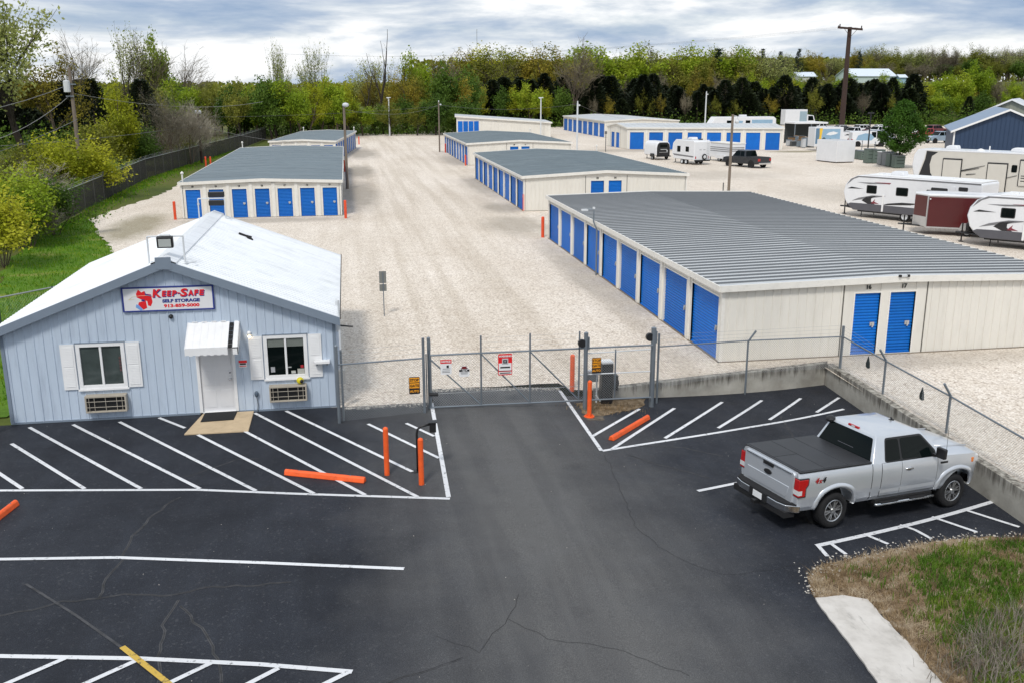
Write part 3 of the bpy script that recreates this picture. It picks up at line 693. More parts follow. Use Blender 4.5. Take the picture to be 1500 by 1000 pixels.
# small roof vents
def vent(x, y, z, h):
    mb = MB(); mb.tube([(x, y, z), (x, y, z+h)], .06, 8); mb.lathe([(.11, 0), (.11, .08), (.03, .16)], (x, y, z+h), (0, 0, 1), 10)
    return mb
for (x, y, lb) in ((-11.4, 70.2, 'white vent pipe at the near left roof corner of the seven door building'), (-11.35, 110.9, 'white vent pipe at the far left roof corner of the seven door building'),
                   (-6.4, 152.7, 'white vent pipe at the far left roof corner of the farthest left building'), (1.2, 151.9, 'white vent pipe at the far right roof corner of the farthest left building'),
                   (25.3, 97.0, 'short vent pipe at the rear roof corner of the second right building'), (26.7, 141.2, 'short vent pipe at the rear roof corner of the third right building')):
    tag(vent(x, y, 2.3, .75).build('vent_pipe', MT['cream_trim']), lb, 'vent pipe', 'vent pipes on storage roofs')
# conduit lamp on the big building
r0 = wthing('wall_lamp', 'thin grey conduit lamp rising above the eave between doors of the largest storage building', 'lamp', (11.7, 44.2, 0))
mb = MB(); mb.tube([(11.62, 44.2, 0), (11.62, 44.2, 2.2), (11.45, 44.2, 2.6), (11.45, 44.2, 3.2)], .04, 7); mb.tube([(11.45, 44.2, 3.2), (11.1, 44.2, 3.2)], .025, 6); mb.build('pole', MT['galv'], r0)
mb = MB(); mb.box(10.85, 11.15, 44.1, 44.3, 3.13, 3.21); mb.build('lamp_head', MT['lamp_grey'], r0)
mb = MB(); mb.box(11.4, 11.5, 44.14, 44.26, 3.2, 3.3); mb.build('photocell', MT['lamp_grey'], r0)
r0 = wthing('ridge_bracket', 'small dark light bracket under the end gable of the largest storage building', 'lamp', (18, 28.5, 2.7))
mb = MB(); mb.box(17.82, 17.9, 28.46, 28.53, 2.68, 2.76); mb.box(18.12, 18.2, 28.46, 28.53, 2.68, 2.76); mb.build('bulb', MT['black'], r0)
mb = MB(); mb.box(17.9, 18.12, 28.48, 28.53, 2.69, 2.75); mb.build('plate', MT['lamp_grey'], r0)
# ---------------------------------------------------------------- the office
OX0, OX1, OY0, OY1, OE, ORX, ORZ = -9.22, -.56, 26.26, 36.3, 2.62, -4.9, 4.3
of = wthing('office_building', 'pale blue steel office with white gabled roof, door, two shuttered windows', 'office', (-4.9, 31, 0))
f0 = OY0
w_ = MB()
def gz(x): return OE + (ORZ-OE)*(1-abs(x-ORX)/(OX1-ORX if x > ORX else ORX-OX0))
holes = [(-7.36, -6.18, .93, 2.13), (-2.48, -1.36, .96, 2.14), (-4.28, -3.34, 0, 2.04)]
xs_ = sorted({OX0, OX1, ORX} | {h[0] for h in holes} | {h[1] for h in holes})
for a, b in zip(xs_, xs_[1:]):
    hh = [h for h in holes if h[0] <= a and b <= h[1]]
    segs = [(0, None)] if not hh else ([(0, hh[0][2])] if hh[0][2] > 0 else []) + [(hh[0][3], None)]
    for z0, z1 in segs:
        za_, zb_ = (gz(a), gz(b)) if z1 is None else (z1, z1)
        w_.add([(a, f0, z0), (b, f0, z0), (b, f0, zb_), (a, f0, za_), (a, f0+.12, z0), (b, f0+.12, z0), (b, f0+.12, zb_), (a, f0+.12, za_)],
               [(0, 1, 2, 3), (7, 6, 5, 4), (0, 4, 5, 1), (3, 2, 6, 7), (0, 3, 7, 4), (1, 5, 6, 2)])
w_.box(OX1-.12, OX1, f0+.12, OY1, 0, OE); w_.box(OX0, OX0+.12, f0+.12, OY1, 0, OE); w_.box(OX0, OX1, OY1, OY1+.12, 0, OE)
w_.add([(OX0, OY1+.06, OE), (OX1, OY1+.06, OE), (ORX, OY1+.06, ORZ)], [(0, 2, 1)])
x = OX0+.12
while x < OX1-.05:
    zs = [(0.03, gz(x)-.04)]
    for h in ((-7.85, -5.75, .86, 2.2), (-2.95, -.95, .88, 2.2), (-4.36, -3.26, -.1, 2.12)):
        if h[0] < x < h[1]: zs = ([(0.03, h[2])] if h[2] > .1 else []) + [(h[3], gz(x)-.04)]
    for z0, z1 in zs: w_.prism([(-.022, 0), (.022, 0), (.012, .02), (-.012, .02)], (x, f0, z0), (1, 0, 0), (0, -1, 0), (0, 0, z1-z0))
    x += .23
y = f0+.3
while y < OY1: w_.prism([(-.022, 0), (.022, 0), (.012, .02), (-.012, .02)], (OX1, y, .03), (0, 1, 0), (1, 0, 0), (0, 0, OE-.05)); y += .23
w_.build('wall', MT['office_wall'], of, fix=True)
mb = MB(); mb.box(OX0-.02, OX1+.02, f0-.035, f0, 0, .05); mb.box(OX0-.03, OX0+.06, f0-.026, f0, .05, OE); mb.box(OX1-.06, OX1+.03, f0-.026, f0, .05, OE-.02)
mb.build('corner_trim', MT['office_trim'], of)
rf = MB(); rbs = MB(); YF, YB = f0-.22, OY1+.25
for sx, xe in ((-1, OX0-.16), (1, OX1+.16)):
    ze = gz(OX0)-(ORZ-OE)/(OX1-ORX)*.16; zt0 = ORZ+.07; ze += .07
    vs = [(ORX, YF, zt0), (xe, YF, ze), (xe, YB, ze), (ORX, YB, zt0), (ORX, YF, zt0-.05), (xe, YF, ze-.05), (xe, YB, ze-.05), (ORX, YB, zt0-.05)]
    rf.add(vs, [(0, 1, 2, 3), (4, 7, 6, 5), (0, 4, 5, 1), (1, 5, 6, 2), (2, 6, 7, 3)])
    n_ = int((YB-YF)/.23); ax = Vector((xe-ORX, 0, ze-zt0))
    nn = Vector((0, 1, 0)).cross(ax).normalized(); nn = nn if nn.z > 0 else -nn
    for k in range(1, n_): rbs.prism([(-.03, -.005), (.03, -.005), (.014, .022), (-.014, .022)], (ORX, YF+k*.23, zt0), (0, 1, 0), nn, ax)
ro = rf.build('roof', MT['white_roof'], of, fix=True); rbs.build('roof_rib', MT['white_roof'], ro, org=of['_org'], fix=True)
mb = MB()
sl = (ORZ-OE)/(OX1-ORX)
mb.add([(ORX, YF-.03, zt0+.05), (ORX-.32, YF-.03, zt0+.05-.32*sl), (ORX-.32, YB, zt0+.05-.32*sl), (ORX, YB, zt0+.05), (ORX+.32, YF-.03, zt0+.05-.32*sl), (ORX+.32, YB, zt0+.05-.32*sl)], [(0, 3, 2, 1), (0, 4, 5, 3)])
mb.add([(ORX-.32, YF-.03, zt0+.05-.32*sl), (ORX-.32, YF-.03, zt0-.0-.32*sl), (ORX-.32, YB, zt0-.0-.32*sl), (ORX-.32, YB, zt0+.05-.32*sl)], [(0, 3, 2, 1)])
mb.add([(ORX+.32, YF-.03, zt0+.05-.32*sl), (ORX+.32, YF-.03, zt0-.0-.32*sl), (ORX+.32, YB, zt0-.0-.32*sl), (ORX+.32, YB, zt0+.05-.32*sl)], [(0, 1, 2, 3)])
mb.build('ridge_cap', MT['white_roof'], of)
fm = MB()
for sx, xe in ((-1, OX0-.16), (1, OX1+.16)):
    ze = OE-sl*.16+.07
    a = Vector((ORX, YF-.012, zt0-.02)); d = Vector((xe-ORX, 0, ze-zt0))
    fm.obox(a+Vector((0, -.03, -.2)), d, (0, .05, 0), (0, 0, .23)); fm.obox(a+Vector((0, .02, -.21)), d, (0, .2, 0), (0, 0, .02))
fm.obox((ORX-.2, YF-.05, zt0-.24), (.4, 0, 0), (0, .03, 0), (0, 0, .32)); fm.build('rake_trim', MT['office_trim'], of, fix=True)
mb = MB(); yy = YF+.1
while yy < YB: mb.box(OX1+.16, OX1+.185, yy, yy+.13, OE-sl*.16-.0, OE-sl*.16+.09); yy += .23
mb.build('eave_closure', flat('dark eave closure', (.05, .045, .04), .8), of)
# door
mb = MB(); mb.box(-4.245, -3.375, f0+.03, f0+.075, .04, 2.0); dr = mb.build('door', MT['white_door'], of)
mb = MB()
for zc, hh in ((.42, .5), (1.02, .42), (1.62, .5)):
    for xc in (-4.03, -3.59): mb.box(xc-.16, xc+.16, f0+.022, f0+.03, zc-hh/2, zc+hh/2)
mb.build('raised_panel', MT['white_door'], dr, org=of['_org'], bevel=.006)
mb = MB(); mb.ball((-3.46, f0-.02, .98), .035, .035, .035); mb.tube([(-3.46, f0+.03, .98), (-3.46, f0-.02, .98)], .015, 8); mb.build('handle', MT['chrome'], dr, org=of['_org'], smooth=True)
mb = MB(); mb.tube([(-3.46, f0+.03, 1.16), (-3.46, f0+.005, 1.16)], .03, 10); mb.build('deadbolt', MT['chrome'], dr, org=of['_org'])
mb = MB(); mb.box(-4.33, -4.25, f0-.035, f0+.1, 0, 2.09); mb.box(-3.37, -3.29, f0-.035, f0+.1, 0, 2.09); mb.box(-4.25, -3.37, f0-.035, f0+.1, 2.0, 2.09); mb.box(-4.25, -3.37, f0-.05, f0+.1, 0.03, .055); mb.build('door_frame', MT['white'], of)
# windows with shutters
for (x0, x1, z0, z1, kind) in ((-7.36, -6.18, .93, 2.13, 0), (-2.48, -1.36, .96, 2.14, 1)):
    mb = MB(); e = .07
    mb.box(x0-.03, x0+e, f0-.04, f0+.06, z0-.03, z1+.03); mb.box(x1-e, x1+.03, f0-.04, f0+.06, z0-.03, z1+.03)
    mb.box(x0+e, x1-e, f0-.04, f0+.06, z0-.03, z0+e); mb.box(x0+e, x1-e, f0-.04, f0+.06, z1-e, z1+.03); mb.box((x0+x1)/2-.03, (x0+x1)/2+.03, f0-.03, f0+.05, z0+e, z1-e)
    wf = mb.build('window', MT['white'], of, bevel=.006)
    for a, b in ((x0+e, (x0+x1)/2-.03), ((x0+x1)/2+.03, x1-e)):
        mb = MB(); mb.box(a, b, f0+.012, f0+.02, z0+e, z1-e); mb.build('pane', MT['office_glass'] if kind == 0 else MT['glass'], wf, org=of['_org'])
    mb = MB(); mb.box(x0-.06, x1+.06, f0-.075, f0-.04, z0-.075, z0-.03); mb.build('sill', MT['white'], wf, org=of['_org'])
    mb = MB(); mb.box(x0-.05, x1+.05, f0-.05, f0-.0, z1+.03, z1+.05); mb.build('head_flashing', MT['office_trim'], wf, org=of['_org'])
    if kind:      # half drawn blind, papers and boxes standing behind the glass
        mb = MB()
        for k in range(7):
            for a, b in ((x0+e, (x0+x1)/2-.03), ((x0+x1)/2+.03, x1-e)): mb.box(a+.01, b-.01, f0+.004, f0+.012, z1-e-.035*k-.03, z1-e-.035*k)
        mb.build('blind', flat('pale green blind', (.18, .2, .18), .6), wf, org=of['_org'])
        for (a, b, c, d, nm, cl) in ((x0+.13, x0+.24, z0+.15, z0+.3, 'sticker', (.35, .36, .38)), (x1-.44, x1-.32, z0+.09, z0+.17, 'card', (.5, .5, .47)), (x1-.27, x1-.08, z0+.075, z0+.22, 'box', (.42, .42, .38)), (x1-.18, x1-.1, z0+.24, z0+.32, 'flag', (.4, .02, .03)), (x1-.55, x1-.43, z0+.26, z0+.29, 'label_strip', (.4, .42, .42))):
            mb = MB(); mb.box(a, b, f0+.004, f0+.012, c, d); mb.build(nm, flat('window '+nm, cl, .6), wf, org=of['_org'])
    else:
        mb = MB()
        for k in range(5): mb.box(x1-e-.075, x1-e-.02, f0+.004, f0+.012, z0+.42+k*.085, z0+.485+k*.085)
        mb.build('hours_card', flat('dark red window card', (.10, .05, .05), .5), wf, org=of['_org'])
    for a, b in ((x0-.42, x0-.06), (x1+.06, x1+.42)):
        mb = MB(); mb.box(a, b, f0-.045, f0-.02, z0-.03, z1+.02); s = mb.build('shutter', MT['white'], of)
        mb = MB()
        for zz0, zz1 in ((z0+.05, (z0+z1)/2-.05), ((z0+z1)/2+.02, z1-.05)):
            z = zz0
            while z < zz1: mb.obox((a+.05, f0-.045, z), (b-a-.1, 0, 0), (0, -.012, .004), (0, .006, .036)); z += .045
        mb.build('louvre', MT['white'], s, org=of['_org'], fix=True)
# awning over the door
mb = MB(); ax0, ax1, ay0, ay1, az0, az1 = -4.44, -3.16, f0, f0-.86, 2.58, 2.07
n_ = 12
for k in range(n_):
    xa = ax0+(ax1-.2-ax0)*k/n_; xb = ax0+(ax1-.2-ax0)*(k+1)/n_; dz = .007 if k % 2 else 0
    mb.obox((xa, ay1, az1+dz), (xb-xa, 0, 0), (0, ay0-ay1, az0-az1), (0, 0, .02))
    mb.obox((xa, ay1-.004, az1-.15-(.02 if k % 2 else 0)), (xb-xa, 0, 0), (0, .02, 0), (0, 0, .175+(.04 if k % 2 else .02)))
mb.obox((ax1-.07, ay1, az1), (.14, 0, 0), (0, ay0-ay1, az0-az1), (0, 0, .03)); mb.obox((ax1-.07, ay1, az1-.17), (.14, 0, 0), (0, .02, 0), (0, 0, .2))
for xx in (ax0-.02, ax1+.05): mb.add([(xx, ay1, az1-.16), (xx, ay1, az1+.03), (xx, ay0, az0+.03), (xx, ay0, az0-.3), (xx+.02, ay1, az1-.16), (xx+.02, ay1, az1+.03), (xx+.02, ay0, az0+.03), (xx+.02, ay0, az0-.3)], [(0, 1, 2, 3), (7, 6, 5, 4), (0, 4, 5, 1), (1, 5, 6, 2), (3, 2, 6, 7), (0, 3, 7, 4)])
for k in range(4): mb.box(ax0+.1+k*.25, ax0+.24+k*.25, f0-.03, f0-.005, az0+.03, az0+.05)
aw = mb.build('awning', MT['white'], of, fix=True)
mb = MB()
for k in range(6): mb.obox((ax1-.19, ay1+(ay0-ay1)*(k+.1)/6, az1+(az0-az1)*(k+.1)/6+.0), (.1, 0, 0), (0, (ay0-ay1)*.72/6, (az0-az1)*.72/6), (0, 0, .012))
mb.build('vent_slot', MT['black_matte'], aw, org=of['_org'])
# things on the facade
sg = wthing('sign_board', 'white storage business sign with red lettering and red dragon head on the office gable', 'sign', (-4.9, f0-.04, 3.3))
mb = MB(); mb.box(-6.03, -3.75, f0-.055, f0-.022, 3.0, 3.6); mb.build('panel', MT['white_door'], sg)
mb = MB()
for a, b, c, d in ((-6.07, -3.71, 2.965, 3.0), (-6.07, -3.71, 3.6, 3.635), (-6.07, -6.03, 3.0, 3.6), (-3.75, -3.71, 3.0, 3.6)): mb.box(a, b, f0-.065, f0-.022, c, d)
mb.build('border', flat('navy border', rgb(36, 52, 130), .5), sg)
yS = f0-.056; ux, uz = (1, 0, 0), (0, 0, 1)
red = flat('sign red', rgb(222, 30, 36), .45); navy = MT['navy_border'] if 'navy_border' in MT else MT['navy border']
def fit(txt, x0, x1, z0, z1, m, name, dy=0., shear=0., bold=.004, par=None):
    t_ = text_mb(txt, 1., (0, 0, 0), (1, 0, 0), (0, 1, 0), .003, bold/max(.05, z1-z0)*.7, shear); X = [p[0] for p in t_.v]; Y = [p[1] for p in t_.v]; a, b, c, d = min(X), max(X), min(Y), max(Y)
    t_.v = [(x0+(p[0]-a)/(b-a)*(x1-x0), yS-dy-p[2], z0+(p[1]-c)/(d-c)*(z1-z0)) for p in t_.v]; return t_.build(name, m, sg, fix=True)
for (dx, dz, m, nm_, dy) in ((.018, -.022, navy, 'letter_shadow', 0.), (0, 0, red, 'letter', .004)):
    for (tx, a, b, c, d) in (('K', -5.29, -5.06, 3.345, 3.565), ('E', -5.05, -4.93, 3.36, 3.52), ('E', -4.92, -4.80, 3.36, 3.52), ('P', -4.79, -4.66, 3.36, 3.52), ('-', -4.65, -4.58, 3.43, 3.46), ('S', -4.58, -4.38, 3.345, 3.565), ('A', -4.38, -4.24, 3.36, 3.52), ('F', -4.22, -4.10, 3.36, 3.52), ('E', -4.09, -3.95, 3.36, 3.52)): fit(tx, a+dx, b+dx, c+dz, d+dz, m, nm_, dy, .15, .012)
fit('SELF STORAGE', -5.05, -4.08, 3.19, 3.285, navy, 'tagline', 0, 0, .008); fit('913-859-5000', -5.02, -4.1, 3.055, 3.15, red, 'phone_number', 0, 0, .007)
mb = MB()     # red animal head emblem
mb.prism([(-.02, .30), (.06, .22), (.14, .26), (.17, .18), (.30, .16), (.32, -.05), (.27, -.16), (.20, -.14), (.19, -.02), (.15, .0), (.17, -.2), (.07, -.25), (-.05, -.1), (-.02, -.04), (.1, -.02), (.04, .03), (-.07, .09), (-.08, .19)], (-5.62, yS-.003, 3.27), ux, uz, (0, .004, 0)); em = mb.build('emblem', red, sg, fix=True)
mb = MB(); mb.prism([(.05, .04), (.13, .02), (.12, -.03), (.04, -.01)], (-5.62, yS-.005, 3.27), ux, uz, (0, .003, 0)); mb.prism([(.14, .26), (.17, .18), (.3, .14), (.31, .1), (.15, .14)], (-5.62, yS-.005, 3.27), ux, uz, (0, .003, 0)); mb.build('emblem_detail', navy, em, org=sg['_org'], fix=True)
mb = MB(); mb.prism([(-.1, -.1), (-.02, -.12), (.06, -.25), (.0, -.27), (-.12, -.18)], (-5.62, yS-.001, 3.27), ux, uz, (0, .002, 0)); mb.build('emblem_shade', flat('sign pale blue', rgb(120, 160, 215), .5), em, org=sg['_org'], fix=True)
mb = MB(); mb.tube([(-5.9, yS-.002, 3.3), (-5.8, yS-.002, 3.38), (-5.6, yS-.002, 3.40), (-5.4, yS-.002, 3.4), (-5.25, yS-.002, 3.385)], .006, 4); mb.tube([(-5.9, yS-.002, 3.3), (-5.75, yS-.002, 3.31)], .006, 4); mb.build('emblem_swoosh', flat('sign cream', rgb(215, 205, 170), .5), em, org=sg['_org'])
for (x0, x1, z0, z1, lb) in ((-7.26, -6.2, .27, .74, 'beige through-wall air conditioner under the left office window'), (-2.42, -1.4, .3, .76, 'beige through-wall air conditioner under the right office window')):
    ac = wthing('air_conditioner', lb, 'air conditioner', ((x0+x1)/2, f0, z0), 'air conditioners in the office front')
    mb = MB(); mb.box(x0, x1, f0-.22, f0, z1-.05, z1); mb.box(x0, x1, f0-.22, f0, z0, z0+.04); mb.box(x0, x0+.04, f0-.22, f0, z0+.04, z1-.05); mb.box(x1-.04, x1, f0-.22, f0, z0+.04, z1-.05); mb.build('case', MT['beige'], ac, bevel=.006)
    mb = MB(); mb.box(x0+.04, x1-.04, f0-.15, f0-.02, z0+.04, z1-.05); mb.build('coil', MT['black_matte'], ac)
    mb = MB()
    for k in (.1, .23, .5, .77, .9): xx = x0+(x1-x0)*k; mb.tube([(xx, f0-.215, z0+.04), (xx, f0-.215, z1-.05)], .008, 5)
    for k in (.33, .66): zz = z0+(z1-z0)*k; mb.tube([(x0+.04, f0-.21, zz), (x1-.04, f0-.21, zz)], .008, 5)
    mb.build('grille', MT['beige'], ac)
db = wthing('yellow_toy_ball', 'small yellow and black knob standing on the right air conditioner', 'ball', (-1.55, f0-.12, .76)); mb = MB(); mb.ball((-1.57, f0-.12, .87), .1, .08, .1); mb.build('body', flat('bright yellow', rgb(214, 200, 30), .5), db, smooth=True)
mb = MB(); mb.ball((-1.53, f0-.17, .86), .05, .05, .06); mb.build('mouth', MT['black'], db, smooth=True)
lampm = bpy.data.materials.new('lit warm bulb'); lampm.use_nodes = True; b_ = lampm.node_tree.nodes['Principled BSDF']; b_.inputs['Emission Color'].default_value = (1, .78, .5, 1); b_.inputs['Emission Strength'].default_value = 6; b_.inputs['Base Color'].default_value = (.8, .8, .75, 1)
wl = wthing('porch_light', 'small lit white wall light between the door and the right window', 'lamp', (-2.86, f0, 2.25))
mb = MB(); mb.box(-2.91, -2.81, f0-.06, f0, 2.2, 2.28); mb.ball((-2.86, f0-.08, 2.27), .06, .06, .06); mb.build('housing', MT['white'], wl, smooth=True)
mb = MB(); mb.ball((-2.86, f0-.085, 2.17), .035, .035, .03); mb.build('bulb', lampm, wl, smooth=True)
cn = wthing('wall_notice', 'small red and white notice beside the office door', 'sign', (-3.1, f0, 1.4)); mb = MB(); mb.box(-3.2, -2.98, f0-.032, f0-.022, 1.3, 1.5); mb.build('panel', MT['white_door'], cn)
mb = MB(); mb.box(-3.2, -2.98, f0-.036, f0-.032, 1.43, 1.5); mb.box(-3.18, -3.0, f0-.036, f0-.032, 1.33, 1.35); mb.build('stripe', red, cn)
mb = MB(); mb.box(-3.17, -3.01, f0-.04, f0-.032, 1.38, 1.42); mb.build('lettering', MT['black'], cn)
cm = wthing('dome_camera', 'black dome camera on the office gable under the sign', 'camera', (-4.86, f0, 2.82)); mb = MB(); mb.ball((-4.87, f0-.05, 2.8), .055, .055, .055); mb.build('dome', MT['black'], cm, smooth=True); mb = MB(); mb.tube([(-4.87, f0, 2.8), (-4.87, f0-.04, 2.8)], .06, 12); mb.build('mount', MT['black'], cm)
dp = wthing('drop_shelf', 'small white drop shelf beside the right shutter of the office', 'shelf', (-.85, f0, 1.35)); mb = MB(); mb.obox((-1.15, f0-.24, 1.35), (.42, 0, 0), (0, .24, 0), (0, 0, .06)); mb.build('shelf', MT['white'], dp); mb = MB(); mb.obox((-1.1, f0-.2, 1.29), (.04, 0, 0), (0, .2, 0), (0, 0, .06)); mb.obox((-.82, f0-.2, 1.29), (.04, 0, 0), (0, .2, 0), (0, 0, .06)); mb.build('bracket', MT['galv'], dp)
hb = wthing('hose_reel_hook', 'dark meter knob with a drop cord low on the office wall right of the door', 'meter', (-2.78, f0, .5)); mb = MB(); mb.ball((-2.78, f0-.06, .52), .06, .05, .09); mb.build('cover', flat('slate blue plastic', (.07, .1, .14), .4), hb, smooth=True); mb = MB(); mb.tube([(-2.78, f0-.05, .45), (-2.76, f0-.05, .2), (-2.78, f0-.05, .02)], .014, 6); mb.build('cord', MT['galv'], hb)
mt_ = MB(); p = [(-4.2, 26.2), (-3.33, 26.22), (-3.36, 25.5), (-4.22, 25.45)]
mt_.prism(p[::-1], (0, 0, .045), (1, 0, 0), (0, 1, 0), (0, 0, .012)); tag(mt_.build('door_mat', MT['black_matte'], fix=True), 'black rubber mat in front of the white office door', 'door mat')
# roof floodlights on pipe frames
for (yy, front, lb) in ((26.6, 1, 'floodlight on a white pipe frame over the front end of the office ridge'), (35.9, 0, 'dark double floodlight on a white pipe frame over the rear end of the office ridge')):
    fl = wthing('floodlight', lb, 'floodlight', (ORX, yy, 4.3), 'floodlights on the office roof'); mb = MB()
    x0, x1, zt_ = ORX-.46, ORX+.46, 4.92
    mb.tube([(x0, yy, 4.15), (x0, yy, zt_)], .024, 7); mb.tube([(x1, yy, 4.15), (x1, yy, zt_)], .024, 7); mb.tube([(x0, yy, zt_), (x1, yy, zt_)], .024, 7)
    for x in (x0, x1): mb.obox((x-.03, yy-.22, 4.17), (.06, 0, 0), (0, .44, 0), (0, 0, .03)); mb.tube([(x, yy-.2, 4.2), (x+.28, yy+.05, 4.2)], .018, 6)
    mb.build('pipe_frame', MT['lamp_grey'], fl)
    if front:
        mb = MB(); mb.obox((ORX-.2, yy-.16, zt_-.3), (.42, 0, 0), (0, .14, .02), (0, -.02, .3)); h = mb.build('lamp_head', MT['black'], fl, bevel=.02)
        mb = MB(); mb.obox((ORX-.15, yy-.175, zt_-.26), (.32, 0, 0), (0, .006, 0), (0, -.015, .21)); mb.build('lens', flat('grey lens', (.42, .44, .42), .15), h, org=fl['_org'])
        mb = MB(); mb.box(ORX-.12, ORX+.14, yy-.12, yy+.0, zt_+.02, zt_+.05); mb.build('bracket', MT['lamp_grey'], fl)
    else:
        for dz in (-.26, .04):
            mb = MB(); mb.box(ORX-.1, ORX+.46, yy-.02, yy+.16, zt_+dz, zt_+dz+.19); mb.build('lamp_head', MT['black'], fl, bevel=.02)
bd = wthing('roof_debris', 'small dark twig lying on the white office roof', 'twig', (-3.5, 33.4, 3.6)); mb = MB(); zz = gz(-3.3)+.12
mb.tube([(-3.75, 33.6, gz(-3.75)+.1), (-3.5, 33.45, gz(-3.5)+.12), (-3.3, 33.2, gz(-3.3)+.1)], .05, 5); mb.tube([(-3.5, 33.45, gz(-3.5)+.12), (-3.35, 33.5, gz(-3.35)+.12)], .05, 5); mb.build('stem', MT['black_matte'], bd)
# ---------------------------------------------------------------- retaining wall
m_wall = bpy.data.materials.new('streaked concrete wall'); m_wall.use_nodes = True; t = NT(m_wall); t.bsdf.inputs['Roughness'].default_value = .9
c0 = t.ramp(t.noise(1.6, 7, .65, t.co('Object')).outputs[0], [(.3, (.30, .28, .24)), (.6, (.44, .42, .37)), (.8, (.52, .50, .45))]).outputs[0]
sz = t.new('ShaderNodeSeparateXYZ'); t.l.new(t.co('Object'), sz.inputs[0]); hz = t.ramp(mth('ADD', sz.outputs[2], .62), [(.05, .25), (.62, 1.)]).outputs[0]
st_ = mth('MULTIPLY', t.noise(5.5, 6, .7, t.co('Object', (1, 1, .08))).outputs[0], hz)
f = t.ramp(st_, [(.40, 0.), (.60, .88)]).outputs[0]
c0 = t.mix(f, c0, (.055, .045, .034)); t.color(c0); t.bump(t.noise(22, 5).outputs[0], .3, .015)
rw = wthing('retaining_wall', 'low stained concrete retaining wall stepping round the paved lot below the gravel', 'wall', (14.5, 24, 0))
TOP = [.06, .10, .13, .13, .13]; TH = .24
for i in range(4):
    mb = MB(); a, b = Vector((*WL[i], 0)), Vector((*WL[i+1], 0)); u = (b-a).normalized(); n = Vector((-u.y, u.x, 0)) # away from the lot
    if i >= 2: pass
    e = TH if i == 1 else 0
    a2 = a; b2 = b
    v = [a2, b2, b2+n*TH+u*e, a2+n*TH]; 
    za0, zb0 = TOP[i], TOP[i+1]
    lo = [(p.x, p.y, -1.0) for p in v]; hi = [(v[0].x, v[0].y, za0), (v[1].x, v[1].y, zb0), (v[2].x, v[2].y, zb0), (v[3].x, v[3].y, za0)]
    mb.add(lo+hi, [(0, 3, 2, 1), (4, 5, 6, 7), (0, 1, 5, 4), (1, 2, 6, 5), (2, 3, 7, 6), (3, 0, 4, 7)])
    mb.build('wall_section', m_wall, rw, fix=True, bevel=.015)
# ---------------------------------------------------------------- chain link fences
def diamonds(mb, p0, p1, zb0, zb1, zt0, zt1, sp, r):
    p0, p1 = Vector((*p0, 0)), Vector((*p1, 0)); L = (p1-p0).length
    zb = lambda s: zb0+(zb1-zb0)*s/L
    H = (zt0-zb0+zt1-zb1)/2
    def P(s, h): q = p0.lerp(p1, s/L); return (q.x, q.y, zb(s)+h)
    k = -H
    while k < L:
        s0, s1 = max(0, k), min(L, k+H)
        if s1-s0 > .01:
            mb.tube([P(s0, s0-k), P(s1, s1-k)], r, 3, False); mb.tube([P(s0, H-(s0-k)), P(s1, H-(s1-k))], r, 3, False)
        k += sp
F = 25.55
def zl(x): return za(x)
# section between the office and the gate
fl = wthing('chain_link_fence', 'short chain link fence panel between the office corner and the gate', 'fence', (.7, 25, 0))
mb = MB(); mb.tube([(-.52, 24.85, 0), (-.52, 24.85, 2.12)], .045, 10); mb.lathe([(.05, 0), (.05, .03), (.01, .07)], (-.52, 24.85, 2.12), (0, 0, 1), 8); mb.build('post', MT['galv'], fl)
mb = MB(); mb.tube([(-.40, 25.0, 0), (-.40, 25.0, 2.0)], .03, 8); mb.build('post', MT['galv'], fl)
mb = MB(); mb.tube([(1.82, 25.3, 0), (1.82, 25.3, 2.15)], .04, 10); mb.build('post', MT['galv'], fl)
mb = MB(); mb.tube([(-.5, 24.9, 1.62), (1.82, 25.3, 1.58)], .022, 7); mb.build('top_rail', MT['galv'], fl)
mb = MB()
for z in (1.75, 1.88, 2.0): mb.tube([(-.5, 24.9, z), (1.82, 25.3, z-.02)], .003, 3, False)
mb.build('barbed_wire', MT['wire'], fl)
mb = MB(); diamonds(mb, (-.5, 24.9), (1.82, 25.3), .03, .03, 1.6, 1.58, .075, .003); mb.build('mesh', MT['wire'], fl)
lk = wthing('electrical_box', 'grey electrical box and conduit at the right office corner', 'box', (-.4, 26.1, 0)); mb = MB(); mb.box(-.5, -.32, 25.98, 26.1, .75, 1.15); mb.build('box', flat('grey box', (.3, .3, .29), .5), lk)
mb = MB(); mb.tube([(-.42, 26.1, .0), (-.42, 26.1, .75)], .03, 6); mb.tube([(-.42, 26.1, 1.15), (-.42, 26.15, 2.6), (-.42, 26.15, 3.1)], .03, 6); mb.build('conduit', MT['lamp_grey'], lk)
bk = wthing('utility_bracket', 'dark iron bar sticking out from the right side of the office', 'bracket', (-.4, 28, 1.6)); mb = MB(); mb.tube([(-.55, 27.6, 2.05), (-.05, 27.55, 2.0)], .025, 6); mb.build('bar', MT['black'], bk); mb = MB(); mb.obox((-.53, 27.4, 1.9), (.06, 0, 0), (0, .4, 0), (0, 0, .9)); mb.build('back_plate', MT['lamp_grey'], bk)
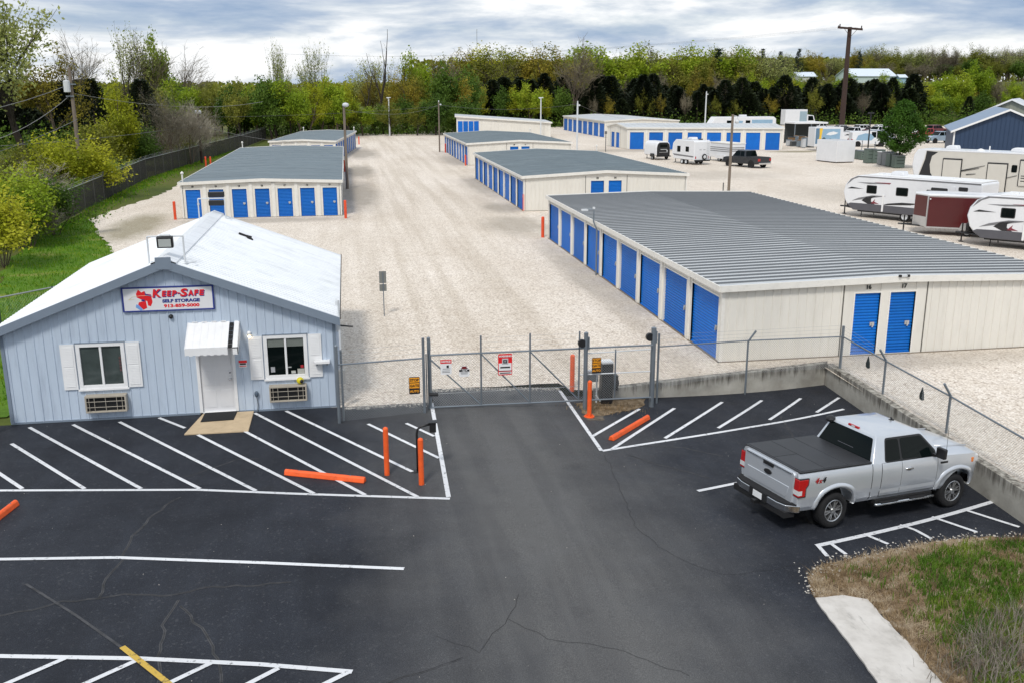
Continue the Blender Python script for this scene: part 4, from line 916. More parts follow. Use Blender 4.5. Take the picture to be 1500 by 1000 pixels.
# sliding gate
gt = wthing('sliding_gate', 'wide chain link sliding gate across the driveway with warning signs', 'gate', (4.2, F, 0))
gx = [2.03, 3.45, 4.85, 6.28]; zb_, zt_ = .07, 1.58
mb = MB(); mb.tube([(gx[0], F, zb_), (8.45, F, zb_-.06)], .024, 8); mb.build('bottom_rail', MT['galv'], gt)
mb = MB(); mb.tube([(gx[0], F, zt_), (8.45, F, zt_)], .026, 8); mb.build('top_rail', MT['galv'], gt)
for i, x in enumerate(gx):
    mb = MB(); mb.tube([(x, F, zb_), (x, F, 2.08 if i else 1.6)], .026, 8); mb.build('upright', MT['galv'], gt)
for i in range(3):
    mb = MB(); mb.tube([(gx[i], F, zt_-.12 if i == 0 else zt_-.02), (gx[i+1]-.03, F, zb_+.02)], .02, 7); mb.build('brace', MT['galv'], gt)
mb = MB(); mb.tube([(gx[0], F, .46), (gx[3], F, .46)], .007, 5)
for z in (1.74, 1.88, 2.02): mb.tube([(gx[1], F, z), (gx[3], F, z)], .003, 3, False)
mb.build('tension_wire', MT['wire'], gt)
mb = MB(); mb.tube([(7.35, F, zb_), (7.35, F, zt_-.08)], .024, 8); mb.build('upright', MT['galv'], gt)
mb = MB(); mb.tube([(gx[3], F, .80), (8.4, F, .80)], .018, 7); mb.tube([(gx[3]+.2, F, zt_-.16), (8.4, F, zt_-.12)], .018, 7); mb.build('mid_rail', MT['lamp_grey'], gt)
mb = MB(); diamonds(mb, (gx[0], F), (8.4, F), zb_, zb_-.06, zt_, zt_, .075, .003); mb.build('mesh', MT['wire'], gt)
# gate posts with rollers
for (x, y, z0, z1, rr, lb) in ((2.0, F+.12, 0, 2.02, .05, 'square latch post at the left end of the sliding gate'), (6.42, F-.2, za(6.4), 2.05, .06, 'tall roller post rising behind the front orange bollard'), (8.52, F+.15, za(8.5), 2.02, .075, 'thick roller post at the right end of the sliding gate')):
    gp_ = wthing('gate_post', lb, 'gate post', (x, y, z0), 'steel posts carrying the sliding gate'); mb = MB(); mb.tube([(x, y, z0), (x, y, z1)], rr, 10); mb.lathe([(rr+.005, 0), (rr+.005, .03), (.01, .06)], (x, y, z1), (0, 0, 1), 8); mb.build('post', MT['galv'], gp_)
    if x > 3:
        mb = MB(); mb.tube([(x-.12, y-.05, 1.78), (x-.12, y+.05, 1.78)], .115, 14); mb.build('roller', MT['black'], gp_)
        mb = MB(); mb.box(x+.06, x+.1, y-.04, y+.04, 1.6, 1.95); mb.build('hinge_plate', MT['galv'], gp_)
    else:
        mb = MB(); mb.tube([(x-.02, y-.14, .46), (x+.22, y-.14, .44)], .05, 8); mb.build('latch', MT['black'], gp_)
        mb = MB(); mb.box(x-.05, x+.05, y-.06, y-.05, 1.7, 1.95); mb.tube([(x-.08, y, .1), (x-.08, y, 1.6)], .02, 6); mb.build('catch_frame', MT['galv'], gp_)
# signs on the gate and fence
def sign(lb, x, y, z0, z1, w, parts, tilt=0, rad=0.02):
    s = wthing('gate_sign', lb, 'sign', (x, y, z0))
    mb = MB()
    if parts.get('round'):
        h = z1-z0; mb.prism([(-w/2, .12*h), (-w/2+.04, 0), (w/2-.04, 0), (w/2, .12*h), (w/2*.98, .62*h), (w/2*.7, .86*h), (w/2*.35, .97*h), (0, h), (-w/2*.35, .97*h), (-w/2*.7, .86*h), (-w/2*.98, .62*h)], (x, y, z0), ux, uz, (0, .004, 0))
    else: mb.prism([(-w/2+rad, 0), (w/2-rad, 0), (w/2, rad), (w/2, z1-z0-rad), (w/2-rad, z1-z0), (-w/2+rad, z1-z0), (-w/2, z1-z0-rad), (-w/2, rad)], (x, y, z0), ux, uz, (0, .004, 0))
    mb.build('panel', parts['bg'], s, fix=True)
    for k, (m, nm, rects) in enumerate(parts['r']):
        mb = MB(); H = z1-z0
        for a, b, c, d in rects: mb.box(x-w/2+a*w, x-w/2+b*w, y-.004-.002*k, y-.0005, z0+c*H, z0+d*H)
        mb.build(nm, m, s)
    for (txt, size, tx, tz, m) in parts.get('t', ()): text_mb(txt, size, (x-w/2+tx*w, y-.009, z0+tz*(z1-z0)), ux, uz, .001, .003).build('lettering', m, s)
    return s
BLK = MT['black']; WHT = MT['white']; ylw = flat('sign amber', rgb(240, 160, 30), .5)
def stopsig(lb, x, y, z0, z1, w):
    sign(lb, x, y, z0, z1, w, dict(bg=BLK, r=[(ylw, 'amber_panel', [(.05, .95, .69, .96), (.05, .95, .35, .64)])], t=[('STOP', .10, .5, .82, BLK), ('GATE', .10, .5, .49, BLK), ('AUTO', .09, .5, .17, ylw)]))
stopsig('black and amber warning sign left of the gate on the fence panel', 1.55, 25.2, .60, 1.09, .30)
stopsig('black and amber warning sign right of the gate beside the gate motor', 6.78, F-.05, .84, 1.30, .27)
sign('small white notice with red header, leftmost sign on the sliding gate', 2.46, F-.04, 1.02, 1.45, .31, dict(bg=WHT, r=[(red, 'header', [(0, 1, .74, 1)]), (BLK, 'icon', [(.55, .75, .45, .62), (.2, .9, .38, .40), (.15, .85, .25, .27), (.15, .85, .15, .17)])], t=[('NOTICE', .07, .5, .87, WHT)]))
sign('arched white sign with dark red top, in the middle of the left gate bay', 2.97, F-.04, .93, 1.25, .30, dict(bg=WHT, round=1, r=[(flat('dark red', rgb(110, 20, 26)), 'cap', [(.28, .72, .80, .95), (.18, .82, .72, .8)]), (BLK, 'band', [(.02, .18, .48, .66), (.82, .98, .48, .66), (.15, .85, .36, .385), (.2, .8, .26, .28)])], t=[('RTD', .10, .5, .56, BLK)]))
sign('large red and white warning sign with camera picture on the sliding gate', 4.13, F-.04, .92, 1.54, .40, dict(bg=red, r=[(WHT, 'white_field', [(.05, .95, .22, .56), (.05, .95, .05, .16)]), (BLK, 'text_lines', [(.15, .85, .33, .40), (.12, .88, .08, .125), (.05, .95, .19, .205)]), (flat('pale grey', (.5, .5, .52)), 'camera_plate', [(.28, .72, .50, .78)]), (BLK, 'camera_picture', [(.36, .64, .56, .72)]), (flat('lens grey', (.3, .3, .32)), 'camera_lens', [(.43, .57, .61, .68)])], t=[('WARNING', .075, .5, .89, WHT)]))
# fence behind the retaining wall and along its right side
fr = wthing('chain_link_fence', 'chain link fence with barbed wire on the retaining wall, turning the corner', 'fence', (14, 26, 0))
CX, CY = 15.16, 27.0
pts = [(8.8, F+.75, za(8.8), 1.75), (12.05, 26.95, za(12)+.0, 1.28)]
mb = MB(); mb.tube([(8.8, F+.5, za(8.8)), (8.8, F+.5, 1.78)], .035, 8); mb.build('post', MT['galv'], fr)
mb = MB(); mb.tube([(12.0, 26.98, za(12)), (12.0, 26.98, 1.15), (12.2, 26.9, 1.5)], .032, 8); mb.build('post', MT['galv'], fr)
mb = MB(); mb.tube([(CX, CY, .1), (CX, CY, 1.5)], .045, 10); mb.build('post', MT['galv'], fr)
right = [(15.12, 24.4), (14.98, 21.1), (14.72, 17.6), (14.55, 14.2)]
for (x, y) in right:
    mb = MB(); mb.tube([(x, y, .1), (x, y, 1.12), (x-.22, y, 1.45)], .034, 8); mb.build('post', MT['galv'], fr)
mb = MB(); mb.tube([(8.8, F+.5, 1.38), (12.0, 26.98, 1.18), (CX, CY, 1.16)], .02, 7); mb.tube([(CX, CY, 1.16)] + [(x, y, 1.1) for x, y in right], .024, 7); mb.build('top_rail', MT['galv'], fr)
mb = MB()
for d in (.12, .24, .36): mb.tube([(8.8, F+.5, 1.38+d), (12.0+d*.5, 26.98-.2*d, 1.18+d*.95), (CX, CY, 1.16+d)], .003, 3, False); mb.tube([(CX, CY, 1.14+d)] + [(x-d*.6, y, 1.1+d) for x, y in right], .003, 3, False)
mb.build('barbed_wire', MT['wire'], fr)
mb = MB(); diamonds(mb, (8.85, F+.5), (12.0, 26.98), .12, .13, 1.36, 1.18, .075, .003); diamonds(mb, (12, 26.98), (CX, CY), .14, .14, 1.18, 1.16, .075, .003)
q = (CX, CY)
for x, y in right: diamonds(mb, q, (x, y), .14, .14, 1.12, 1.1, .075, .003); q = (x, y)
mb.build('mesh', MT['wire'], fr)
# dark triangular flaps hanging on the mesh
for (u, v, lb) in ((1271, 531, 'dark triangular tag hanging on the right fence below the numbered doors'), (1350, 577, 'dark triangular tag hanging on the right fence nearer the parked pickup')):
    d = ray(u, v); tt = 15.03/d[0]; y = d[1]*tt; z = CAMH+d[2]*tt
    tg = MB(); tg.prism([(0, .2), (.07, .02), (.09, -.14), (.02, -.17), (-.07, -.13), (-.08, -.02)], (15.03, y, z), (.17, -.985, 0), (0, 0, 1), (.02, 0, 0))
    tag(tg.build('fence_tag', flat('dark green plastic', (.02, .03, .03), .6), fix=True), lb, 'tag', 'dark tags on the right fence')
# gate operator
op = wthing('gate_operator', 'black gate motor cabinet with white cap behind the right end of the gate', 'gate motor', (7.4, 26.0, 0))
x, y = 7.22, 26.02; z = za(7.2)
mb = MB(); mb.box(x-.17, x+.17, y-.17, y+.17, z, .98); mb.build('cabinet', MT['black'], op, bevel=.02)
mb = MB(); mb.box(x-.18, x+.18, y-.18, y+.18, .98, 1.05); mb.build('cap', MT['white'], op, bevel=.03)
mb = MB(); mb.tube([(x-.3, y-.05, z), (x-.3, y-.05, .5), (x-.25, y-.05, .95), (x-.2, y-.05, 1.0)], .025, 7); mb.tube([(x-.34, y-.1, .05), (x-.22, y-.2, -.12)], .02, 6); mb.build('conduit', MT['lamp_grey'], op)
mb = MB(); mb.box(x+.22, x+.34, y-.1, y+.1, .15, .6); mb.ball((x+.3, y, .35), .1, .1, .14); mb.build('chain_housing', MT['black'], op)
kb = wthing('control_box', 'small grey control box on a stub behind the gate warning sign', 'box', (6.8, 26.2, 0)); mb = MB(); mb.box(6.58, 6.98, 26.0, 26.15, .42, .70); mb.build('box', MT['bin_grey'], kb, bevel=.01); mb = MB(); mb.box(6.57, 6.99, 25.99, 26.16, .70, .76); mb.build('lid', MT['white'], kb); mb = MB(); mb.tube([(6.78, 26.08, 0-.2), (6.78, 26.08, .42)], .03, 7); mb.build('stub', MT['galv'], kb)
# dirt patch by the operator
m_dirt = ground_mat('dry dirt patch', [(.3, (.12, .085, .05)), (.5, (.22, .16, .10)), (.7, (.34, .27, .19))], 6, 6, fine=(40, .8, (.5, .5, .5), (1.1, 1.1, 1.1)), bump=(30, .8, .03))
mb = MB(); pl = jag([(6.25, 24.95), (6.6, 24.75), (7.2, 25.0), (7.9, 25.4), (8.4, 25.9), (8.6, 26.45), (7.1, 26.25), (6.3, 25.9)], .12, .06, 4); mb.add([(a, b, za(a)+.012) for a, b in pl], [tuple(range(len(pl)))])
o = tag(mb.build('dirt_patch', m_dirt), kind='structure'); mb = MB(); r = random.Random(4)
for _ in range(500): 
    a, b = r.gauss(7.1, .5), r.gauss(25.5, .25); blade(mb, a, b, za(a)+.005, r.uniform(.03, .12), .012, r, 1.4)
tag(mb.build('dirt_straw', m_straw), kind='stuff')
m_dirt2 = ground_mat('dusty asphalt patch', [(.3, (.07, .06, .05)), (.7, (.17, .145, .115))], 6, 6)
# ---------------------------------------------------------------- bollards, wheel stops, keypad
def bollard(x, y, z, h, rr, lb, m, flange=False, grp='orange bollards'):
    b = wthing('bollard', lb, 'bollard', (x, y, z), grp); mb = MB(); mb.tube([(x, y, z-.05), (x, y, z+h)], rr, 14); mb.lathe([(rr, 0), (rr*.85, .025), (rr*.4, .045)], (x, y, z+h), (0, 0, 1), 14)
    mb.build('post', m, b, smooth=False)
    if flange:
        mb = MB(); mb.tube([(x, y, z), (x, y, z+.025)], rr+.09, 12); 
        for k in range(4): a = k*1.57+.5; mb.tube([(x+math.cos(a)*(rr+.06), y+math.sin(a)*(rr+.06), z+.02), (x+math.cos(a)*(rr+.06), y+math.sin(a)*(rr+.06), z+.06)], .015, 6)
        mb.build('base_flange', m, b)
        mb = MB(); pl = jag([(x-.1, y-.35), (x+.35, y-.3), (x+.45, y+.1), (x-.2, y+.1)], .1, .03, 2); mb.add([(a, b_, za(a)+.01) for a, b_ in pl], [tuple(range(len(pl)))]); tag(mb.build('concrete_patch', m_dirt2), kind='structure')
    return b
for (u, v, tv, rr, fl_, lb) in ((567, 695, 625, .062, 0, 'orange bollard standing on white hatching left of the keypad stand'), (617.5, 709, 641, .062, 0, 'orange bollard directly in front of the black keypad stand'), (863, 610, 557, .062, 1, 'orange bollard with a base flange in front of the right gate post')):
    p = ata(u, v); d = ray(u, tv); tt = p.y/d[1]; bollard(p.x, p.y, p.z, CAMH+d[2]*tt-p.z-.04, rr, lb, MT['orange'], fl_)
for (u, v, tv, lb) in ((838, 570, 519, 'orange bollard just inside the gate at the edge of the apron'),):
    p = at(u, v, -.02); d = ray(u, tv); tt = p.y/d[1]; bollard(p.x, p.y, p.z, CAMH+d[2]*tt-p.z-.04, .07, lb, MT['orange'])
for (u, v, lb) in ((257, 322, 'orange bollard left of the seven door storage building'), (506.5, 320, 'orange bollard at the right front corner of the seven door building'), (795, 348, 'orange bollard at the far corner of the largest storage building'), (767.5, 309.5, 'orange bollard at the near corner of the second right storage building'),
                   (699.5, 261, 'orange bollard at the far corner of the second right storage building'), (682, 243, 'orange bollard at the near corner of the third right storage building'), (652.5, 224, 'orange bollard beside the tall white light pole, far back'), (526, 212, 'orange bollard at the far corner of the farthest left building'), (302, 246, 'orange bollard of a pair behind the seven door building, left one'), (309, 246, 'orange bollard of a pair behind the seven door building, right one'), (505, 252, 'orange bollard beside the light pole at the seven door building'), (826, 190, 'short red orange bollard at the far end of the far right storage building')):
    p = at(u, v); bollard(p.x, p.y, 0, 1.22 if u != 826 else .7, .095, lb, MT['red_orange'])
def wheel_stop(p0, p1, lb, w=.17, h=.13):
    p0, p1 = Vector(p0), Vector(p1); u = (p1-p0).normalized(); n = Vector((-u.y, u.x, 0)); mid = (p0+p1)/2; b = wthing('wheel_stop', lb, 'wheel stop', mid, 'orange concrete wheel stops')
    mb = MB(); mb.prism([(-w/2, 0), (w/2, 0), (w/2-.03, h*.75), (w/2-.06, h), (-w/2+.06, h), (-w/2+.03, h*.75)], p0+Vector((0, 0, .005)), n, (0, 0, 1), p1-p0); mb.build('stop', MT['orange'], b, fix=True, bevel=.02)
    mb = MB()
    for k in (.18, .82): q = p0.lerp(p1, k); mb.tube([(q.x, q.y, q.z+h), (q.x, q.y, q.z+h+.012)], .018, 8)
    mb.build('anchor_pin', MT['galv'], b)
wheel_stop(ata(418, 694), ata(535, 706), 'long orange wheel stop lying across the white hatching left of the keypad'); wheel_stop(ata(895, 645), ata(949, 613), 'orange wheel stop in the hatched strip right of the driveway'); wheel_stop(ata(-22, 775), ata(24, 739), 'orange wheel stop cut off by the left edge below the office')
kp = wthing('keypad_stand', 'black gooseneck keypad stand behind the orange bollard by the driveway', 'keypad', (1.3, 20.6, 0))
p = ata(612, 690); x, y = p.x, p.y
mb = MB(); mb.tube([(x, y, 0), (x, y, .95), (x+.02, y, 1.05), (x+.1, y, 1.12), (x+.34, y, 1.17)], .028, 8); mb.build('gooseneck', MT['black'], kp, smooth=True)
mb = MB(); mb.obox((x+.3, y-.08, .98), (.15, 0, 0), (0, .12, 0), (0, 0, .24)); mb.obox((x+.27, y-.12, 1.22), (.21, 0, 0), (0, .2, 0), (0, 0, .02)); h = mb.build('keypad_housing', MT['black'], kp, bevel=.008)
mb = MB(); mb.box(x-.09, x+.09, y-.09, y+.09, 0, .02); mb.build('base_plate', MT['black'], kp)
# two plate sign post in the gravel
p = at(563, 463); sp_ = wthing('sign_post', 'grey sign seen from behind on a thin post in the gravel drive', 'sign', p); mb = MB(); mb.tube([(p.x, p.y, 0), (p.x, p.y, 1.75)], .022, 6); mb.build('post', MT['galv'], sp_)
mb = MB(); mb.box(p.x-.15, p.x+.13, p.y+.022, p.y+.03, 1.32, 1.8); mb.box(p.x-.15, p.x+.13, p.y+.022, p.y+.03, 1.0, 1.28); mb.build('plate', flat('sign back grey', rgb(120, 122, 118), .6), sp_)
# white vinyl fence stub at the left edge
vf = wthing('vinyl_fence', 'white vinyl rail fence at the left corner of the office', 'fence', (-9.6, 25.6, 0)); mb = MB(); mb.box(-9.5, -9.36, 25.5, 25.64, -.02, 1.02); mb.lathe([(.1, 0), (.1, .03), (.02, .09)], (-9.43, 25.57, 1.02), (0, 0, 1), 4); mb.build('post', MT['white'], vf)
mb = MB(); mb.obox((-9.5, 25.55, .35), (-2.4, -.5, 0), (0, -.04, 0), (0, 0, .14)); mb.obox((-9.5, 25.55, .72), (-2.4, -.5, 0), (0, -.04, 0), (0, 0, .14)); mb.build('rail', MT['white'], vf, fix=True); mb = MB(); mb.box(-11.98, -11.84, 24.95, 25.09, -.02, 1.02); mb.build('post', MT['white'], vf)
# left boundary fence (dark slatted fabric)
FL = [(-15.0, 41.5), (-17.2, 52), (-19.3, 64), (-19.5, 73), (-20.2, 103), (-18.4, 127), (-15.6, 160), (-14.5, 184)]
lf = wthing('boundary_fence', 'long dark chain link boundary fence with pale top rail along the left trees', 'fence', (-19, 90, 0))
mb = MB(); mbm = MB(); mbt = MB()
for (a, b) in list(zip(FL, FL[1:]))[2:]:
    a, b = Vector((*a, 0)), Vector((*b, 0)); L = (b-a).length; n_ = max(1, int(L/3.2)); u = (b-a)/L
    for k in range(n_):
        q = a.lerp(b, k/n_); pm = MB(); pm.tube([(q.x, q.y, -.1), (q.x, q.y, 2.0), (q.x+.15, q.y, 2.3)], .045, 6, False); pm.build('post', flat('weathered post', rgb(86, 86, 80), .8), lf)
    mbt.tube([(a.x, a.y, 1.95), (b.x, b.y, 1.95)], .035, 5)
    for z in (2.1, 2.25): mbt.tube([(a.x+.08, a.y, z), (b.x+.08, b.y, z)], .008, 3, False)
    s = 0.
    while s < L: q = a+u*s; mbm.obox((q.x, q.y, .0), u*.068, Vector((u.y, -u.x, 0))*.006, (0, 0, 1.88)); s += .105
mbm.build('fabric', MT['dark_wire'], lf, fix=True); mbt.build('top_rail', MT['wire'], lf)
nf = wthing('chain_link_fence', 'chain link fence with green posts crossing the lawn left of the office', 'fence', (-13, 42, 0))
mb = MB(); a, b = (-16.3, 33.7), (-10.6, 40.7); mb.tube([(*a, 1.2), (*b, 1.2)], .03, 6); mb.build('top_rail', MT['wire'], nf)
for k in range(5):
    q = Vector(a).lerp(Vector(b), k/4+.06 if k < 4 else 1); mb = MB(); mb.tube([(q.x, q.y, -.05), (q.x, q.y, 1.25)], .035, 6); mb.build('post', flat('green post', (.03, .06, .04), .7), nf)
mb = MB(); diamonds(mb, a, b, 0, 0, 1.2, 1.2, .12, .0018); mb.build('mesh', MT['wire'], nf)
# ---------------------------------------------------------------- light poles and power poles
def light_pole(u, v, tv, m, lb, r0=.1, r1=.075, head='cap', z0=0., Y=None):
    p = at(u, v, z0); d = ray(u, tv); tt = p.y/d[1]; zt = CAMH+d[2]*tt
    o = wthing('light_pole', lb, 'light pole', p, 'light poles of the yard'); mb = MB(); mb.tube([(p.x, p.y, z0-.1), (p.x, p.y, zt)], [r0, r1], 8); mb.build('pole', m, o)
    mb = MB()
    if head == 'cap': mb.ball((p.x+.16, p.y-.1, zt-.12), .3, .24, .2, 8, 5)
    elif head == 'flat': mb.box(p.x-.42, p.x+.42, p.y-.1, p.y+.12, zt-.12, zt+.02); mb.box(p.x-.32, p.x+.1, p.y-.2, p.y+.2, zt-.2, zt-.1)
    elif head == 'arm': mb.tube([(p.x, p.y, zt-.1), (p.x+.35, p.y, zt-.15), (p.x+.55, p.y, zt-.5)], .03, 5); mb.ball((p.x+.4, p.y, zt-.6), .2, .16, .16, 8, 5)
    elif head == 'stub': mb.box(p.x-.06, p.x+.06, p.y-.08, p.y+.08, zt, zt+.25); mb.ball((p.x+.25, p.y, zt-.35), .16, .16, .12, 8, 5)
    mb.build('lamp_head', MT['lamp_grey'], o); return p, zt
pB = light_pole(509, 277, 152, MT['wood_pole'], 'grey light pole standing at the right side of the seven door building', .14, .1, 'cap')
p2 = light_pole(644, 223, 150, MT['wood_pole'], 'light pole left of the third right building with an orange bollard at its foot', .11, .09, 'stub')
p3 = light_pole(571, 199.5, 143, MT['lamp_grey'], "white light pole with flat T head on grass at the drive's far end", .15, .11, 'flat')
p4 = light_pole(845, 223, 151, MT['lamp_grey'], 'pale light pole with wires behind the second right building', .15, .12, 'stub')
p5 = light_pole(792, 204, 143, MT['lamp_grey'], 'thin light pole rising behind the oblique blank shed', .12, .1, 'flat')
p6 = light_pole(1032, 196, 136, MT['lamp_grey'], 'light pole with a curved arm behind the wide blue garage doors', .16, .12, 'stub')
p7 = light_pole(1067, 285, 168, MT['wood_pole'], 'bare wooden light pole with a bent lamp arm behind the largest building', .13, .11, 'arm')
# reflector stakes near pole 7
st = MB(); q = at(1067, 285); st.tube([(q.x-.5, q.y, 0), (q.x-.5, q.y, 1.0)], .05, 6); tag(st.build('marker_stake', flat('dark grey stake', (.12, .12, .12))), 'short grey marker stake beside the bare wooden light pole', 'stake')
q = at(826, 215); st = MB(); st.tube([(q.x+3, q.y-14, 0), (q.x+3, q.y-14, 2.9)], .06, 6); st.box(q.x+2.85, q.x+3.15, q.y-14.1, q.y-13.9, 2.5, 2.9); tag(st.build('meter_post', flat('dark grey stake', (.12, .12, .12))), 'short dark meter post behind the third right building corner', 'post')
# dark post by the boundary fence
q = at(296, 240); dpost = wthing('light_pole', 'dark short pole with twin lamp caps by the left boundary fence', 'light pole', q); mb = MB(); mb.tube([(q.x, q.y, 0), (q.x, q.y, 6.0)], [.16, .13], 7); mb.build('pole', MT['dark_pole'], dpost); mb = MB(); mb.box(q.x-.35, q.x+.35, q.y-.12, q.y+.12, 5.95, 6.1); mb.ball((q.x-.22, q.y, 6.2), .15, .15, .15, 8, 5); mb.ball((q.x+.22, q.y, 6.2), .15, .15, .15, 8, 5); mb.box(q.x+.1, q.x+.3, q.y-.1, q.y+.1, 4.2, 4.4); mb.build('lamp_head', MT['lamp_grey'], dpost)
# big power pole
def pz(u, v, Y): x, z = col(u, Y, v); return Vector((x, Y, z))
Yp = 196.; xb, _ = col(1237, Yp, 170); top = pz(1245, 40, Yp); xb = top.x
pp = wthing('power_pole', 'tall dark wooden power pole with a single crossarm above the right yard', 'power pole', (xb, Yp, 0)); mb = MB(); mb.tube([(xb, Yp, 0), (xb, Yp, top.z)], [.62, .42], 9); mb.build('pole', MT['dark_pole'], pp)
mb = MB(); za_, zb_ = top.z-.45, top.z-.75; mb.obox((xb-2.95, Yp-.6, za_+.1), (5.6, 0, -.35), (0, .25, 0), (0, 0, .42)); mb.build('crossarm', MT['dark_pole'], pp, fix=True)
mb = MB(); 
for dx, hh in ((-2.5, .8), (-2.8, .5), (2.4, .5)): mb.tube([(xb+dx, Yp-.45, za_+.2), (xb+dx, Yp-.45, za_+.2+hh)], .12, 6)
mb.build('insulator', flat('brown insulator', (.05, .03, .025), .4), pp); mb = MB(); mb.tube([(xb-1.4, Yp-.5, za_), (xb, Yp-.5, za_-1.6), (xb+1.3, Yp-.5, za_-.2)], .05, 4); mb.build('brace', MT['dark_pole'], pp)
def wire(mb, a, b, sag, r, n=10):
    a, b = Vector(a), Vector(b); mb.tube([a.lerp(b, i/n)-Vector((0, 0, sag*4*(i/n)*(1-i/n))) for i in range(n+1)], r, 3, False)
mb = MB()
for dx in (-2.6, -.6, 1.8): wire(mb, (xb+dx, Yp, za_+.4), (xb+dx-130, Yp+190, 22), 3, .014)
tag(mb.build('power_lines', flat('grey cable', (.12, .12, .12))), 'thin overhead lines running left from the tall dark power pole', 'cable')
# transformer pole on the left
Yt = 100.; pt = pz(101, 99, Yt); x = pt.x; tp = wthing('power_pole', 'grey wooden pole with a white transformer among the left bushes', 'power pole', (x, Yt, 0)); mb = MB(); mb.tube([(x, Yt, 0), (x, Yt, pt.z)], [.22, .15], 8); mb.build('pole', MT['wood_pole'], tp)
mb = MB(); zz = pz(101, 128, Yt).z; mb.lathe([(.2, 0), (.3, .05), (.3, 1.05), (.2, 1.12)], (x-.3, Yt-.35, zz-.5), (0, 0, 1), 12); tr_ = mb.build('transformer', MT['lamp_grey'], tp, smooth=False)
mb = MB(); mb.tube([(x-.3, Yt-.35, zz+.6), (x-.3, Yt-.35, zz+1.0)], .05, 6); mb.build('bushing', MT['lamp_grey'], tr_, org=tp['_org']); mb = MB(); mb.box(x-.5, x+.2, Yt-.3, Yt-.15, zz-.9, zz-.78); mb.box(x-.3, x+.5, Yt-.3, Yt-.15, zz+.2, zz+.32); mb.build('bracket', MT['galv'], tp)
mb = MB(); wire(mb, (x, Yt, zz+.3), (x-24, Yt-20, zz+.1), 3.0, .028, 14); wire(mb, (x, Yt, zz-.6), (x-12, Yt-2, 3.5), 1.4, .028, 12); wire(mb, (x+.2, Yt, zz-3), (x-20, 52, zz-3.2), 3.6, .03, 16)
wire(mb, (x+.2, Yt, zz-.6), (-12, 150, 7), 1.0, .02); tag(mb.build('service_wires', flat('light grey cable', (.28, .28, .28))), 'sagging service wires hanging from the grey transformer pole', 'cable')
mb = MB(); q = at(296, 240); wire(mb, (-30, 85, 4.2), (q.x, q.y, 4.6), .3, .025); wire(mb, (q.x, q.y, 4.6), (-6, 112, 3.0), .3, .02); wire(mb, (p2[0].x, p2[0].y, 6.6), (p4[0].x, p4[0].y, 6.7), .7, .016); wire(mb, (p4[0].x, p4[0].y, 6.7), (p4[0].x+22, p4[0].y+50, 3.2), .5, .016); wire(mb, (pB[0].x, pB[0].y, 7.0), (p2[0].x, p2[0].y, 6.6), .8, .012); wire(mb, (-30, 130, 5.5), (p2[0].x, p2[0].y, 6.4), .6, .012)
tag(mb.build('yard_wires', flat('grey cable', (.12, .12, .12))), 'dark overhead wires strung between the yard light poles', 'cable')
# radio mast far away
x, z0_ = col(699, 900, 100); zt_ = col(699, 900, 43)[1]; mb = MB(); mb.tube([(x, 900, 0), (x, 900, zt_)], .25, 4); tag(mb.build('radio_mast', flat('pale mast', (.4, .42, .45))), 'very thin distant radio mast above the middle tree line', 'mast')
# ---------------------------------------------------------------- vehicles
def wheel(parent, x, y, r, w, side, rimm, spokes=6, tread=True, name='wheel'):
    """axle along local y; side = +1 when the outer face looks to +y"""
    mb = MB(); R = r; prof = [(R*.62, -w/2), (R*.9, -w/2), (R*.985, -w*.38), (R, -w*.2), (R, w*.2), (R*.985, w*.38), (R*.9, w/2), (R*.66, w/2), (R*.62, w*.3)]
    mb.lathe(prof, (x, y, r), (0, side, 0), 28, False); ty = mb.build(name, MT['black_matte'], parent, org=(0, 0, 0), smooth=True)
    mb = MB(); mb.lathe([(R*.64, w*.42), (R*.6, w*.46), (R*.57, w*.38), (R*.54, w*.1), (0.02, w*.1)], (x, y, r), (0, side, 0), 28, False)
    rim = mb.build('rim', flat('dark rim well', (.035, .035, .037), .5), ty, org=(0, 0, 0)) if spokes else mb.build('rim', rimm, ty, org=(0, 0, 0))
    if spokes:
        mb = MB(); o = Vector((x, y, r)); yo = side*w*.40
        mb.lathe([(R*.635, w*.43), (R*.60, w*.47), (R*.56, w*.43)], (x, y, r), (0, side, 0), 28, False); mb.lathe([(R*.15, w*.30), (R*.14, w*.46), (R*.06, w*.48), (.005, w*.48)], (x, y, r), (0, side, 0), 14, False)
        for k in range(spokes):
            for off in (-.17, .17):
                a = 2*math.pi*k/spokes + .2; d = Vector((math.cos(a+off*.55), 0, math.sin(a+off*.55))); d2 = Vector((math.cos(a+off), 0, math.sin(a+off))); tn = Vector((-math.sin(a), 0, math.cos(a)))*R*.038
                p0, p1 = o+d*R*.11, o+d2*R*.6; ye = Vector((0, yo*.95, 0)); yi = Vector((0, yo*.45, 0))
                mb.add([p0-tn+ye, p0+tn+ye, p1+tn*1.1+ye*1.02, p1-tn*1.1+ye*1.02, p0-tn+yi, p0+tn+yi, p1+tn+yi, p1-tn+yi], [(0, 1, 2, 3), (7, 6, 5, 4), (0, 4, 5, 1), (1, 5, 6, 2), (2, 6, 7, 3), (3, 7, 4, 0)])
        mb.build('spokes', rimm, rim, org=(0, 0, 0), fix=True)
    return ty
